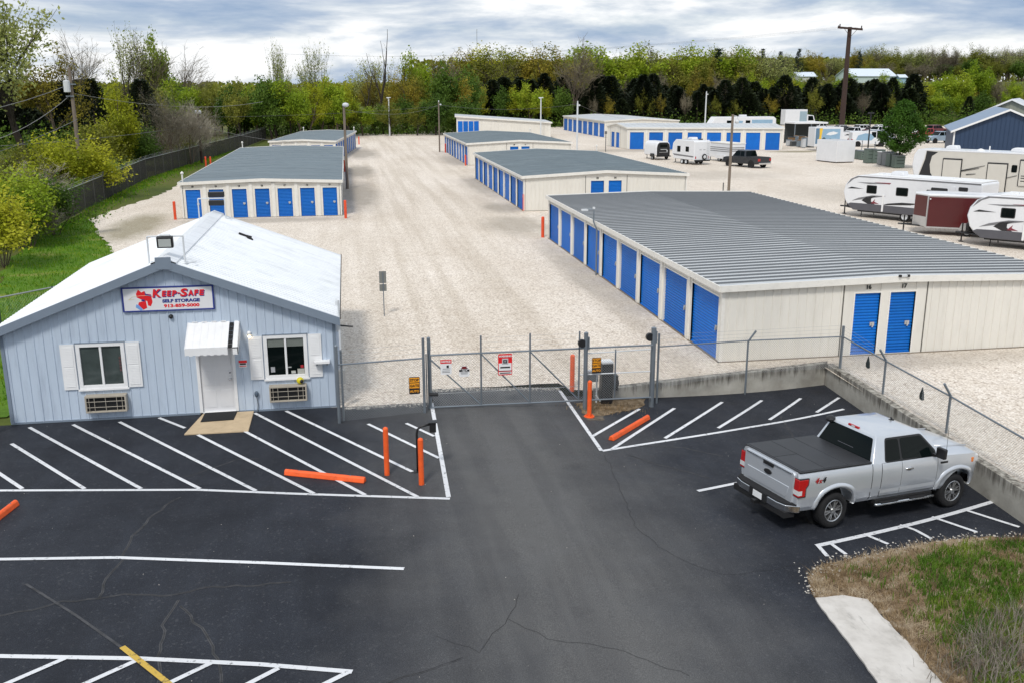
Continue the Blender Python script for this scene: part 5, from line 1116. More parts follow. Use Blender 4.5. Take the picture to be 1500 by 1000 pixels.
# ---- the silver pickup (x forward from the rear axle, z up from the ground)
pr_, pf_ = ata(1217, 779), ata(1397, 738); hd = math.atan2(pf_.y-pr_.y, pf_.x-pr_.x)-R_(3.6)
lft = Vector((-math.sin(hd), math.cos(hd), 0)); fwd = Vector((math.cos(hd), math.sin(hd), 0))
rc = (pr_+pf_)/2 - fwd*1.80 + lft*.95 + Vector((.0, 0, 0))
zt0_ = za(rc.x); 
TK = thing('pickup_truck', 'silver extended cab pickup truck with black bed cover parked at the retaining wall', 'pickup truck', (rc.x, rc.y, zt0_), hd)
TK.scale = (.95, .96, 1.0)
TK.rotation_euler = (0, math.atan2(za(rc.x)-za(rc.x+3.68*math.cos(hd)), 3.68), hd)
WB = 3.68
SX = [-1.10, -1.06, -.8, -.4, 0, .4, .98, 1.0, 1.6, 2.2, 2.75, 3.1, 3.4, 3.68, 4.0, 4.2, 4.34, 4.44, 4.49]
def ztop(x):
    if x <= 1.0: return 1.345
    if x <= 2.95: return 1.33
    return 1.315 - .0*(x-2.95) - .035*max(0, x-3.2) - .10*max(0, (x-4.12)/.37)**2
def halfw(x, z):
    P = [(.46, .90), (.56, .965), (.66, .99), (.74, .985), (.78, 1.005), (1.0, 1.012), (1.18, 1.0), (1.30, .975), (1.4, .93)]
    w = P[-1][1]
    for (z0, w0), (z1, w1) in zip(P, P[1:]):
        if z <= z1: w = w0+(w1-w0)*max(0, (z-z0))/(z1-z0); break
    k = 1.
    if x > 4.0: k = 1-.17*((x-4.0)/.49)**2
    if x < -.9: k = 1-.03*((-.9-x)/.2)**2
    if 1.1 < x < 2.9: w -= .0
    return w*k
ZL = [.0, .12, .25, .36, .42, .62, .80, .92, 1.0]
mb = MB(); ring = None
for i, x in enumerate(SX):
    zb = .50 if x < 4.2 else .46; zt = ztop(x); pts = []
    for q in ZL: z = zb+(zt-zb)*q; pts.append((x, -halfw(x, z), z))
    crown = .0 if x < 1.0 else .05*min(1, (x-2.9)/.3 if x > 2.9 else 0)
    w1 = halfw(x, zt); pts += [(x, -w1*.93, zt+.022), (x, -w1*.6, zt+.03+crown*.8), (x, 0, zt+.03+crown), (x, w1*.6, zt+.03+crown*.8), (x, w1*.93, zt+.022)]
    for q in reversed(ZL): z = zb+(zt-zb)*q; pts.append((x, halfw(x, z), z))
    n = len(pts); b = len(mb.v); mb.v += pts
    if i: mb.f += [(b-n+k, b-n+(k+1) % n, b+(k+1) % n, b+k) for k in range(n)]
mb.f.append(tuple(range(n-1, -1, -1))); mb.f.append(tuple(range(b, b+n)))
body = mb.build('body', MT['silver_paint'], TK, org=(0, 0, 0), fix=True)
cut = MB()
for xw in (0, WB):
    for s in (-1, 1): cut.prism([(math.cos(a)*.535*(1.04), .43+math.sin(a)*.525 if math.sin(a) > 0 else .43-.4*(-math.sin(a))) for a in [2*math.pi*k/32 for k in range(32)]], (xw, s*.60, 0), (1, 0, 0), (0, 0, 1), (0, s*.6, 0))
co_ = cut.build('cutter', MT['black_matte'], None, fix=True)
md = body.modifiers.new('b', 'BOOLEAN'); md.object = co_; md.operation = 'DIFFERENCE'; md.solver = 'EXACT'
sv = TK.rotation_euler.copy(), TK.location.copy(); TK.rotation_euler = (0, 0, 0); TK.location = (0, 0, 0)
dg = bpy.context.evaluated_depsgraph_get(); dg.update(); nm = bpy.data.meshes.new_from_object(body.evaluated_get(dg)); body.modifiers.clear(); body.data = nm; nm.name = 'body'
bpy.data.objects.remove(co_); TK.rotation_euler, TK.location = sv
for p in nm.polygons: p.use_smooth = True
try: nm.set_sharp_from_angle(angle=R_(14))
except Exception: pass
def tb(mb, name, m, parent=TK, **k): return mb.build(name, m, parent, org=(0, 0, 0), **k)
# underbody and dark wells
mb = MB(); mb.box(-.95, 4.3, -.62, .62, .34, .55); mb.tube([(-.0, -.8, .42), (0, .8, .42)], .08, 8); mb.tube([(WB, -.8, .42), (WB, .8, .42)], .07, 8); tb(mb, 'chassis', MT['black_matte'])
# cab
def sec(x, zb, wb, zt, wt): return [(x, -wb, zb), (x, -wt, zt), (x, wt, zt), (x, wb, zb)]
BW, TW, ZB, ZT = .955, .70, 1.335, 1.90
CX0, CX1, TX0, TX1 = 1.02, 3.22, 1.24, 2.60
mb = MB(); V = []
levels = [(0, CX0, CX1, BW, ZB), (1, CX0+(TX0-CX0)*.9, CX1+(TX1-CX1)*.93, TW+.045, ZT-.05), (2, TX0+.05, TX1-.02, TW-.02, ZT), ]
for (_, a, b, wd, z) in levels: mb.v += [(a, -wd, z), (b, -wd*.985, z), (b, wd*.985, z), (a, wd, z)]
for l in range(2): mb.f += [(l*4+k, l*4+(k+1) % 4, l*4+4+(k+1) % 4, l*4+4+k) for k in range(4)]
mb.v += [(TX0+.25, -.3, ZT+.035), (TX1-.25, -.3, ZT+.04), (TX1-.25, .3, ZT+.04), (TX0+.25, .3, ZT+.035)]; mb.f += [(8+k, 8+(k+1) % 4, 12+(k+1) % 4, 12+k) for k in range(4)] + [(12, 13, 14, 15)]
cabo = tb(mb, 'cab', MT['silver_paint'], bevel=.035, seg=3, smooth=True, fix=True)
# planes of the greenhouse for glass
def side_pt(x, z, s, off=.004):
    z0, w0, z1, w1 = ZB, BW, ZT-.05, TW+.045; k = (z-z0)/(z1-z0); w = w0+(w1-w0)*k
    fr = .015*(x-CX0)/(CX1-CX0)*w
    return Vector((x, s*(w-fr+off), z))
def rounded(poly, r=.05, n=3):
    out = []; m = len(poly)
    for i in range(m):
        p, a, b = Vector(poly[i]), Vector(poly[i-1]), Vector(poly[(i+1) % m]); da = (a-p); db = (b-p); ra = min(r, da.length*.45); rb = min(r, db.length*.45); A = p+da.normalized()*ra; B = p+db.normalized()*rb
        for k in range(n+1): t_ = k/n; out.append((A*(1-t_)+p*t_)*(1-t_)+(p*(1-t_)+B*t_)*t_)
    return out
for s in (-1, 1):
    for nm_, poly in (('rear_quarter_window', [(1.42, 1.36), (1.86, 1.36), (1.86, 1.79), (1.50, 1.79)]), ('door_window', [(1.92, 1.36), (2.38, 1.36), (2.46, 1.32), (2.95, 1.32), (2.93, 1.44), (2.56, 1.79), (1.92, 1.79)])):
        q = rounded(poly, .05); mb = MB(); vs = [side_pt(p.x, p.y, s, .006) for p in q] + [side_pt(p.x, p.y, s, -.02) for p in q]; n = len(q)
        mb.add(vs, [tuple(range(n))] + [(i, (i+1) % n, n+(i+1) % n, n+i) for i in range(n)]); g_ = tb(mb, nm_, MT['glass'], fix=True)
    # black surround, belt line
    q = rounded([(1.38, 1.34), (2.98, 1.30), (2.99, 1.44), (2.58, 1.83), (1.47, 1.83)], .06); mb = MB(); vs = [side_pt(p.x, p.y, s, .003) for p in q] + [side_pt(p.x, p.y, s, -.02) for p in q]; n = len(q); mb.add(vs, [tuple(range(n))] + [(i, (i+1) % n, n+(i+1) % n, n+i) for i in range(n)]); tb(mb, 'window_trim', MT['black'], fix=True)
# windscreen and rear window
def lerp4(a, b, c, d, u, v): return (a*(1-u)+b*u)*(1-v)+(d*(1-u)+c*u)*v
for nm_, xb, xt, nx in (('windscreen', CX1, CX1+(TX1-CX1)*.93, 1), ('rear_window', CX0, CX0+(TX0-CX0)*.9, -1)):
    wb, wt = BW*.985 if nx > 0 else BW, (TW+.045)*(.985 if nx > 0 else 1)
    a, b, c, d = Vector((xb, -wb, ZB)), Vector((xb, wb, ZB)), Vector((xt, wt, ZT-.05)), Vector((xt, -wt, ZT-.05))
    nrm = (b-a).cross(d-a).normalized(); nrm = nrm if nrm.x*nx > 0 else -nrm
    e = .07 if nx > 0 else .05
    q = rounded([(e, .03), (1-e, .03), (1-e, .95), (e, .95)], .05); mb = MB(); p1 = [lerp4(a, b, c, d, p.x, p.y)+nrm*.006 for p in q]; n = len(q); mb.add(p1+[p-nrm*.02 for p in p1], [tuple(range(n))] + [(i, (i+1) % n, n+(i+1) % n, n+i) for i in range(n)]); w_o = tb(mb, nm_, MT['glass'], fix=True)
    if nx < 0:
        mb = MB(); 
        p1 = [lerp4(a, b, c, d, *p)+nrm*.010 for p in ((.36, .28), (.64, .28), (.64, .30), (.36, .30))]; mb.add(p1, [(0, 1, 2, 3)]); tb(mb, 'slider_rail', MT['rv_grey'], w_o)
mb = MB(); mb.obox((TX0-.0, -.17, ZT-.03), (.05, 0, 0), (0, .34, 0), (0, 0, .05)); tb(mb, 'brake_light', MT['red_lens'], bevel=.01)
mb = MB(); mb.obox((TX0-.006, -.05, ZT-.025), (.05, 0, 0), (0, .1, 0), (0, 0, .04)); tb(mb, 'cargo_lamp', MT['clear_lens'])
# cowl and wipers
mb = MB(); mb.box(3.16, 3.34, -.86, .86, 1.31, 1.375); tb(mb, 'cowl', MT['black_matte'])
# bed cover
mb = MB(); a, b, wd = -1.02, .98, .93
for (x0, x1, y0, y1) in ((a, a+.66, -wd, 0), (a, a+.66, 0, wd), (a+.665, a+1.33, -wd, wd), (a+1.335, b, -wd, wd)): mb.box(x0, x1, y0+.004, y1-.002 if y1 == 0 else y1, 1.37, 1.405)
mb.box(a-.02, b, -wd-.035, -wd+.005, 1.36, 1.398); mb.box(a-.02, b, wd-.005, wd+.035, 1.36, 1.398); mb.box(a-.05, a, -wd-.03, wd+.03, 1.36, 1.398)
tb(mb, 'bed_cover', MT['tonneau'], bevel=.012)
# tailgate
mb = MB(); mb.prism([(-.84, .66), (.84, .66), (.86, 1.30), (.8, 1.35), (-.8, 1.35), (-.86, 1.30)], (-1.135, 0, 0), (0, 1, 0), (0, 0, 1), (.05, 0, 0)); tg_ = tb(mb, 'tailgate', MT['silver_paint'], bevel=.015, seg=2, smooth=False, fix=True)
mb = MB(); mb.prism([(-.66, .74), (.66, .74), (.72, 1.0), (-.72, 1.0)], (-1.150, 0, 0), (0, 1, 0), (0, 0, 1), (.02, 0, 0)); tb(mb, 'tailgate_panel', MT['silver_paint'], tg_, fix=True, bevel=.015, smooth=True)
mb = MB(); mb.obox((-1.165, -.78, 1.305), (.05, 0, 0), (0, 1.56, 0), (0, 0, .03)); tb(mb, 'tailgate_cap', MT['chrome'], tg_, bevel=.008)
mb = MB(); mb.obox((-1.17, -.17, 1.23), (.04, 0, 0), (0, .34, 0), (0, 0, .085)); tb(mb, 'tailgate_handle', MT['black'], tg_, bevel=.012)
mb = MB(); mb.prism([(math.cos(k*.5236)*.125, math.sin(k*.5236)*.055) for k in range(12)], (-1.16, 0, 1.09), (0, 1, 0), (0, 0, 1), (.03, 0, 0)); tb(mb, 'tailgate_badge', MT['black'], tg_, fix=True)
# rear bumper: chrome ends and sides, black step, plate
mb = MB(); mb.prism([(-1.36, -.62), (-1.36, .62), (-1.30, .86), (-1.08, 1.01), (-1.0, 1.01), (-1.08, .8), (-1.08, -.8), (-1.0, -1.01), (-1.08, -1.01), (-1.30, -.86)], (0, 0, .50), (1, 0, 0), (0, 1, 0), (0, 0, .16)); bp_ = tb(mb, 'rear_bumper', MT['chrome'], fix=True, bevel=.02, seg=3, smooth=True)
mb = MB(); mb.prism([(-1.35, -.62), (-1.35, .62), (-1.29, .84), (-1.09, .98), (-1.09, -.98), (-1.29, -.84)], (0, 0, .655), (1, 0, 0), (0, 1, 0), (0, 0, .035)); tb(mb, 'bumper_step', MT['black_matte'], bp_, fix=True)
mb = MB(); mb.box(-1.375, -1.2, -.30, .30, .49, .685); tb(mb, 'plate_recess', MT['black_matte'], bp_)
mb = MB(); mb.box(-1.383, -1.377, -.155, .155, .515, .655); pl_ = tb(mb, 'license_plate', MT['white'], bp_)
mb = MB(); mb.box(-1.50, -1.3, -.06, .06, .40, .48); tb(mb, 'hitch', MT['black'], bp_)
mb = MB(); mb.box(-1.34, -1.05, -.9, .9, .38, .51); tb(mb, 'lower_valance', MT['black_matte'], bp_)
for s in (-1, 1):
    # tail lamp wraps the corner, C shaped
    mb = MB(); x0, x1 = -1.118, -.86; y0 = s*1.022
    mb.prism([(x0, .86), (x1-.06, .86), (x1-.06, 1.05), (x1, 1.12), (x1, 1.24), (x0, 1.24)], (0, s*.86, 0), (1, 0, 0), (0, 0, 1), (0, s*.164, 0)); tl = tb(mb, 'tail_lamp', MT['red_lens'], fix=True, bevel=.012)
    mb = MB(); mb.prism([(x0-.004, .90), (x0+.10, .90), (x0+.10, 1.0), (x0-.004, 1.0)], (0, s*.85, 0), (1, 0, 0), (0, 0, 1), (0, s*.176, 0)); tb(mb, 'reverse_lamp', MT['clear_lens'], tl, fix=True)
    mb = MB(); 
    mb.prism([(x0+.012, .845), (x1-.04, .845), (x1-.04, 1.04), (x1+.02, 1.11), (x1+.02, 1.255), (x0+.012, 1.255)], (0, s*.84, 0), (1, 0, 0), (0, 0, 1), (0, s*.178, 0)); tb(mb, 'lamp_bezel', MT['black'], tl, fix=True)
    # flares
    for xw in (0, WB):
        mb = MB(); n = 22; R0, R1 = .545, .63; vs = []
        for k in range(n+1):
            a = math.pi*(-.10+1.20*k/n); ca, sa = math.cos(a), math.sin(a); sq = 1/max(abs(ca), abs(sa))**.22
            for (rr, dy) in ((R0, -.05), (R0, .035), (R0+.035, .042), (R1, .012), (R1+.02, -.03)):
                x = xw+ca*rr*sq*1.02; z = max(.5, .43+sa*rr*sq*.98); vs.append((x, s*(halfw(x, z)+dy), z))
        mb.v = vs; mb.f = [(i*5+k, i*5+k+1, (i+1)*5+k+1, (i+1)*5+k) for i in range(n) for k in range(4)]; tb(mb, 'fender_flare', MT['silver_paint'], smooth=True, fix=True)
        mb = MB(); mb.lathe([(.52, 0), (.02, .005)], (xw, s*.66, .45), (0, s, 0), 24, False); tb(mb, 'wheel_well', MT['black_matte'])
        wheel(TK, xw, s*.85, .405, .275, s, MT['alloy'], 6)
    # doors: slightly proud skins with dark shut lines
    def skin(x0, x1, z0, z1, off, nx=8, nz=10, slant=0.):
        mb = MB(); vs = []
        for j in range(nz+1):
            z = z0+(z1-z0)*j/nz
            for i in range(nx+1): x = x0+(x1-x0)*i/nx+slant*(z-z0); vs.append((x, s*(halfw(x, z)+off), z))
        k = nx+1; mb.v = list(vs); mb.f = [(j*k+i, j*k+i+1, (j+1)*k+i+1, (j+1)*k+i) for j in range(nz) for i in range(nx)]
        mb.v += [(p[0], p[1]-s*.03, p[2]) for p in vs]; N = len(vs); edge_ = [i for i in range(nx)]; 
        mb.f += [(i, i+1, N+i+1, N+i) for i in range(nx)] + [(nz*k+i, nz*k+i+1, N+nz*k+i+1, N+nz*k+i) for i in range(nx)] + [(j*k, (j+1)*k, N+(j+1)*k, N+j*k) for j in range(nz)] + [(j*k+nx, (j+1)*k+nx, N+(j+1)*k+nx, N+j*k+nx) for j in range(nz)]
        return mb
    sk = skin(1.28, 3.02, .57, 1.335, .002); tb(sk, 'shut_line', MT['black'], fix=True)
    fd = tb(skin(1.90, 3.005, .58, 1.33, .009), 'front_door', MT['silver_paint'], smooth=False, fix=True, bevel=.006); rd = tb(skin(1.295, 1.887, .58, 1.33, .009), 'rear_door', MT['silver_paint'], fix=True, bevel=.006)
    for d_ in (fd, rd):
        for p in d_.data.polygons: p.use_smooth = True
        try: d_.data.set_sharp_from_angle(angle=R_(14))
        except Exception: pass
    mb = MB(); mb.obox((2.0, s*1.03-(.03 if s > 0 else 0), 1.13), (.22, 0, 0), (0, .03, 0), (0, 0, .035)); mb.ball((2.11, s*1.022, 1.147), .1, .018, .045); tb(mb, 'door_handle', MT['chrome'], fd, smooth=True)
    tb(skin(1.0, 1.013, .54, 1.345, .003, 1, 12), 'bed_gap', MT['black'], fix=True)
    
    mb = MB(); mb.tube([(1.15, s*1.0, .40), (1.2, s*1.06, .42), (2.95, s*1.06, .42), (3.0, s*1.0, .40)], .032, 9); rbo = tb(mb, 'running_board', MT['chrome'], smooth=True)
    mb = MB(); mb.obox((1.3, s*1.06-.05, .455), (.5, 0, 0), (0, .1, 0), (0, 0, .012)); mb.obox((2.2, s*1.06-.05, .455), (.5, 0, 0), (0, .1, 0), (0, 0, .012)); mb.box(1.2, 2.95, min(s*.7, s*1.0), max(s*.7, s*1.0), .40, .50); tb(mb, 'step_pad', MT['black_matte'], rbo)
    mb = MB(); mb.obox((2.86, s*(1.02) if s > 0 else -1.27, 1.34), (.11, 0, 0), (0, .25, 0), (0, 0, .24)); mi = tb(mb, 'mirror', MT['black'], bevel=.03, seg=3); mb = MB(); mb.obox((2.84, s*.92 if s > 0 else -1.04, 1.34), (.08, 0, 0), (0, .12, 0), (0, 0, .06)); tb(mb, 'mirror_arm', MT['black'], mi)
    # badges
    def sidetext(txt, size, x, z, m, nm_, dx=0, sh=0., bold=.004):
        y = s*(halfw(x, z)+.012); return tb(text_mb(txt, size, (x, y, z), (1 if s < 0 else -1, 0, 0), (0, 0, 1), .002, bold, sh), nm_, m)
    sidetext('4', .15, -.62, 1.17, flat('decal red', (.35, .02, .02), .4), 'decal', sh=.25, bold=.01); sidetext('x', .12, -.52, 1.16, flat('decal red', (.35, .02, .02), .4), 'decal', sh=.2, bold=.008); sidetext('4', .15, -.42, 1.17, MT['black'], 'decal', sh=.25, bold=.01)
    mb = MB(); y = s*(halfw(3.22, 1.17)+.006); mb.box(3.1, 3.34, min(y, y-s*.02), max(y, y-s*.02), 1.14, 1.19); tb(mb, 'fender_badge', MT['black'], bevel=.008)
    mb = MB(); mb.obox((4.14, s*.74 if s > 0 else -.93, 1.02), (.3, 0, 0), (0, .19, 0), (0, 0, .2)); hl = tb(mb, 'headlight', MT['clear_lens'], bevel=.04, seg=3)
    mb = MB(); mb.obox((4.12, s*.90 if s > 0 else -.99, 1.06), (.1, 0, 0), (0, .09, 0), (0, 0, .12)); tb(mb, 'marker_lamp', MT['amber'], hl, bevel=.02)
mb = MB(); mb.box(4.35, 4.52, -.68, .68, .8, 1.16); tb(mb, 'grille', MT['black'], bevel=.03)
mb = MB(); mb.prism([(4.2, -.93), (4.46, -.75), (4.57, -.3), (4.57, .3), (4.46, .75), (4.2, .93)], (0, 0, .52), (1, 0, 0), (0, 1, 0), (0, 0, .22)); tb(mb, 'front_bumper', MT['chrome'], fix=True, bevel=.03, seg=3)
mb = MB(); 
for s in (-1, 1): mb.tube([(3.3, s*.55, 1.395), (4.3, s*.62, 1.345)], [.03, .02], 6)
tb(mb, 'hood_crease', MT['silver_paint'], smooth=True)
mb = MB(); mb.tube([(2.45, 0, ZT+.03), (2.4, 0, ZT+.09)], .02, 6); mb.box(2.36, 2.48, -.03, .03, ZT+.02, ZT+.05); tb(mb, 'roof_antenna', MT['black']); mb = MB(); mb.tube([(3.5, -.78, 1.33), (3.44, -.8, 1.9)], .006, 4); tb(mb, 'mast_antenna', MT['black'])
mb = MB(); mb.ball((1.2, .7, 1.86), .13, .12, .08, 10, 6); tb(mb, 'roof_beacon', MT['black'])

# ---- simple road vehicles seen from afar
def car(lb, cat, pos, hd, kind, paint, grp=None, scale=1.):
    r0 = thing('parked_car' if cat in ('car', 'suv') else cat.replace(' ', '_'), lb, cat, pos, hd, grp)
    S = dict(sedan=(4.7, 1.8), suv=(4.7, 1.88), pickup=(5.7, 1.98), van=(5.6, 2.0))[kind]; L, W = S; h = W/2
    # profiles: lower body and cabin (x from the rear, z)
    if kind == 'pickup': low = [(0, .5), (0, 1.2), (2.0, 1.22), (2.05, 1.18), (3.9, 1.2), (5.2, 1.1), (5.65, 1.0), (5.7, .55), (5.3, .4), (.4, .42)]; cab = [(2.05, 1.17), (2.25, 1.88), (3.55, 1.9), (4.25, 1.18)]; wx = (1.15, 4.75)
    elif kind == 'van': low = [(0, .45), (0, 1.3), (4.3, 1.3), (5.3, 1.1), (5.55, .9), (5.6, .5), (5.2, .35), (.4, .38)]; cab = [(0.02, 1.28), (.06, 2.2), (.5, 2.35), (3.6, 2.35), (4.1, 2.2), (4.95, 1.24)]; wx = (.95, 4.55)
    elif kind == 'suv': low = [(0, .5), (0, 1.1), (3.5, 1.12), (4.5, 1.02), (4.68, .85), (4.7, .5), (4.4, .38), (.35, .38)]; cab = [(.08, 1.08), (.35, 1.75), (2.6, 1.78), (3.45, 1.1)]; wx = (.9, 3.75)
    else: low = [(0, .5), (0, .95), (.7, 1.02), (3.3, 1.0), (4.4, .88), (4.68, .7), (4.7, .45), (4.4, .3), (.35, .3)]; cab = [(.55, .98), (1.15, 1.42), (2.55, 1.45), (3.35, .98)]; wx = (.95, 3.75)
    L2 = L/2
    mb = MB(); mb.prism([(x-L2, z) for x, z in low], (0, -h, 0), (1, 0, 0), (0, 0, 1), (0, W, 0)); bd_ = mb.build('body', paint, r0, org=(0, 0, 0), fix=True, bevel=.09, seg=3, smooth=True)
    n = len(cab); zt = max(z for x, z in cab); zb = min(z for x, z in cab); ins = lambda z: (z-zb)/(zt-zb)*(.16 if kind != 'van' else .1)
    mb = MB(); mb.v = [(x-L2, -h+.03+ins(z), z) for x, z in cab]+[(x-L2, h-.03-ins(z), z) for x, z in cab]
    mb.f = [tuple(range(n)), tuple(range(2*n-1, n-1, -1))]+[(i, n+i, n+(i+1) % n, (i+1) % n) for i in range(n)]; mb.build('cabin', paint, r0, org=(0, 0, 0), fix=True, bevel=.05, seg=2, smooth=True)
    # windows
    for s in (-1, 1):
        def sp(x, z): return (x-L2, s*(h-.03-ins(z)+.006), z)
        z0, z1 = zb+.08, zt-.1
        if kind == 'van': rects = [(3.0, 3.7), (3.8, 4.4)]
        elif kind == 'pickup': rects = [(2.3, 2.95), (3.03, 3.75)]
        elif kind == 'suv': rects = [(.45, 1.05), (1.15, 1.95), (2.02, 2.85)]
        else: rects = [(1.05, 1.85), (1.92, 2.75)]
        for k, (a, b) in enumerate(rects):
            zz0 = z0 if kind != 'van' else 1.4; last = k == len(rects)-1; first = k == 0 and kind != 'van'
            mb = MB(); mb.add([sp(a, zz0), sp(b, zz0) if not last else sp(b+.25, zz0), sp(b-.05 if last else b, z1), sp(a+(.12 if first else 0), z1)], [(0, 1, 2, 3)] if s < 0 else [(3, 2, 1, 0)]); mb.build('window', MT['glass'], r0, org=(0, 0, 0))
    def cross(i, j, nm_, e=.08, out=.008):
        (xa, zA), (xb_, zB) = cab[i], cab[j]; k0, k1 = .12, .9
        A = [(xa+(xb_-xa)*k0, zA+(zB-zA)*k0), (xa+(xb_-xa)*k1, zA+(zB-zA)*k1)]; nn = Vector((-(zB-zA), 0, xb_-xa)).normalized(); nn = nn if (nn.x > 0) == (i > j or False) else -nn
        if (i > 1 and nn.x < 0) or (i <= 1 and nn.x > 0): nn = -nn
        pts = [(A[0][0]-L2, -h+.03+ins(A[0][1])+e, A[0][1]), (A[0][0]-L2, h-.03-ins(A[0][1])-e, A[0][1]), (A[1][0]-L2, h-.03-ins(A[1][1])-e, A[1][1]), (A[1][0]-L2, -h+.03+ins(A[1][1])+e, A[1][1])]
        mb = MB(); mb.add([Vector(p)+nn*out for p in pts], [(0, 1, 2, 3)]); mb.build(nm_, MT['glass'], r0, org=(0, 0, 0))
    cross(len(cab)-1, len(cab)-2, 'windscreen')
    if kind != 'van': cross(0, 1, 'rear_window')
    R = .39 if kind in ('pickup', 'suv', 'van') else .33
    for x in wx:
        for s in (-1, 1):
            wheel(r0, x-L2, s*(h-.10), R, .24, s, MT['alloy'], 0); mb = MB(); mb.lathe([(R*1.22, -.01), (R*1.22, .012), (.02, .012)], (x-L2, s*(h-.0), R), (0, s, 0), 18, False); mb.build('wheel_arch', MT['black_matte'], r0, org=(0, 0, 0))
    for s in (-1, 1):
        mb = MB(); z = low[1][1]-.28; mb.box(-L2-.015, -L2+.1, min(s*(h-.28), s*(h+.005)), max(s*(h-.28), s*(h+.005)), z-.12, z+.16); mb.build('tail_lamp', MT['red_lens'], r0, org=(0, 0, 0))
        mb = MB(); mb.box(L2-.35, L2-.02, min(s*(h-.42), s*(h-.02)), max(s*(h-.42), s*(h-.02)), .68, .88); mb.build('headlight', MT['clear_lens'], r0, org=(0, 0, 0))
    mb = MB(); mb.box(-L2-.12, -L2+.05, -h+.05, h-.05, .42, .62); mb.build('bumper', MT['chrome'] if kind == 'pickup' else MT['black'], r0, org=(0, 0, 0), bevel=.03)
    if kind == 'pickup': mb = MB(); mb.box(-L2+.12, -L2+1.95, -h+.12, h-.12, 1.205, 1.235); mb.build('bed_floor', MT['black_matte'], r0, org=(0, 0, 0)); mb = MB(); mb.box(L2-.1, L2+.02, -h+.35, h-.35, .62, .95); mb.build('grille', MT['black'], r0, org=(0, 0, 0))
    return r0
dkp = flat('dark grey car paint', (.022, .025, .03), .25); 
car('dark grey pickup truck with chrome bumper parked beside the horse trailer', 'pickup truck', (45.6, 106.2, 0), R_(112), 'pickup', dkp)
wht = MT['rv_white']; 
def put(u, v): p = at(u, v); return (p.x, p.y, 0)
def puty(u, Y): return (col(u, Y)[0], Y, 0)
GV = 'vehicles in the far right lot'
car('white delivery van with blue graphics behind the white box', 'van', puty(1277, 141), R_(-12), 'van', wht)
for (u, Y, h_, k, m, lb, cat) in ((1256, 168, 200, 'pickup', wht, 'white crew pickup parked behind the delivery van', 'pickup truck'), (1206, 192, 190, 'pickup', wht, 'white pickup far back beside the white box truck', 'pickup truck'), (1238, 190, 10, 'sedan', flat('silver car paint', (.4, .41, .43), .3), 'silver car far back below the dark cedars', 'car'), (1284, 158, 160, 'suv', flat('pale blue car paint', (.42, .47, .55), .3), 'pale blue grey car left of the round green tree', 'car'),
    (1284, 178, 20, 'sedan', flat('dark red car paint', (.10, .012, .015), .3), 'dark red car behind the pale blue car', 'car'), (1363, 160, 195, 'pickup', flat('red car paint', (.30, .015, .02), .3), 'red pickup between the round tree and the blue building', 'pickup truck'), (1376, 178, 20, 'suv', flat('maroon car paint', (.11, .015, .02), .3), 'maroon car behind the red pickup', 'car'), (1385, 148, 185, 'pickup', flat('light steel blue car paint', (.28, .36, .45), .3), 'light blue pickup tucked against the blue building', 'pickup truck'),
    (1262, 182, 195, 'suv', wht, 'white van like wagon behind the white crew pickup', 'suv'), (1291, 172, 200, 'pickup', wht, 'white pickup peeking out left of the round tree crown', 'pickup truck'), (1229, 164, 185, 'pickup', wht, 'white pickup behind the painted mural trailer', 'pickup truck'), (1302, 152, 215, 'sedan', flat('pale blue car paint', (.42, .47, .55), .3), 'pale sedan nearest the round tree trunk on its left', 'car'), (1338, 172, 190, 'suv', wht, 'white wagon right behind the round tree', 'suv'), (1352, 186, 10, 'sedan', flat('silver car paint', (.4, .41, .43), .3), 'silver sedan far behind the red pickup', 'car'), (1296, 190, 0, 'sedan', wht, 'white car at the far end of the lot left of the round tree', 'car'), (1070, 185, 10, 'suv', wht, 'white car behind the wide blue garage doors', 'car'), (1035, 182, 10, 'sedan', flat('silver car paint', (.4, .41, .43), .3), 'silver car behind the garage building near the curved light pole', 'car'), (1013, 196, 30, 'sedan', flat('red car paint', (.30, .015, .02), .3), 'red car behind the garage building roof', 'car'),
    (1246, 182, 15, 'sedan', flat('dark grey car paint', (.022, .025, .03), .25), 'black car between the white pickups far back', 'car')):
    car(lb, cat, puty(u, Y), R_(h_), k, m, GV)
VN = [o for o in C.objects if o.get('category') == 'van'][0]
mb = MB(); mb.prism([(-2.2, 1.0), (.2, .95), (.6, 1.4), (.1, 1.95), (-.8, 2.05), (-1.9, 1.7)], (0, -1.006, 0), (1, 0, 0), (0, 0, 1), (0, .03, 0)); mb.build('blue_graphic', flat('mural blue', rgb(140, 172, 196), .5), VN, org=(0, 0, 0), fix=True)
car('white pickup in the second row just left of the delivery van', 'pickup truck', puty(1232, 152), R_(170), 'pickup', wht, GV)
# ---- trailers and campers
MT['rv_nose'] = mat('silver grey nose cap', rgb(168,170,174), .35, var=.05)
def profile_body(r0, prof, W, m, name='body', y0=None, bevel=.08):
    mb = MB(); mb.prism(prof, (0, -W/2 if y0 is None else y0, 0), (1, 0, 0), (0, 0, 1), (0, W, 0)); return mb.build(name, m, r0, org=(0, 0, 0), fix=True, bevel=bevel, seg=3, smooth=True)
def patch(r0, pts, y, m, name, th=.012, parent=None):     # flat shape on a side wall, y = outward coordinate
    s = 1 if y > 0 else -1; mb = MB(); mb.prism(pts, (0, y-s*.01, 0), (1, 0, 0), (0, 0, 1), (0, s*(.01+th), 0)); return mb.build(name, m, parent or r0, org=(0, 0, 0), fix=True)
def rrect(x0, x1, z0, z1, r=.08): return [(p.x, p.y) for p in rounded([(x0, z0), (x1, z0), (x1, z1), (x0, z1)], r, 3)]
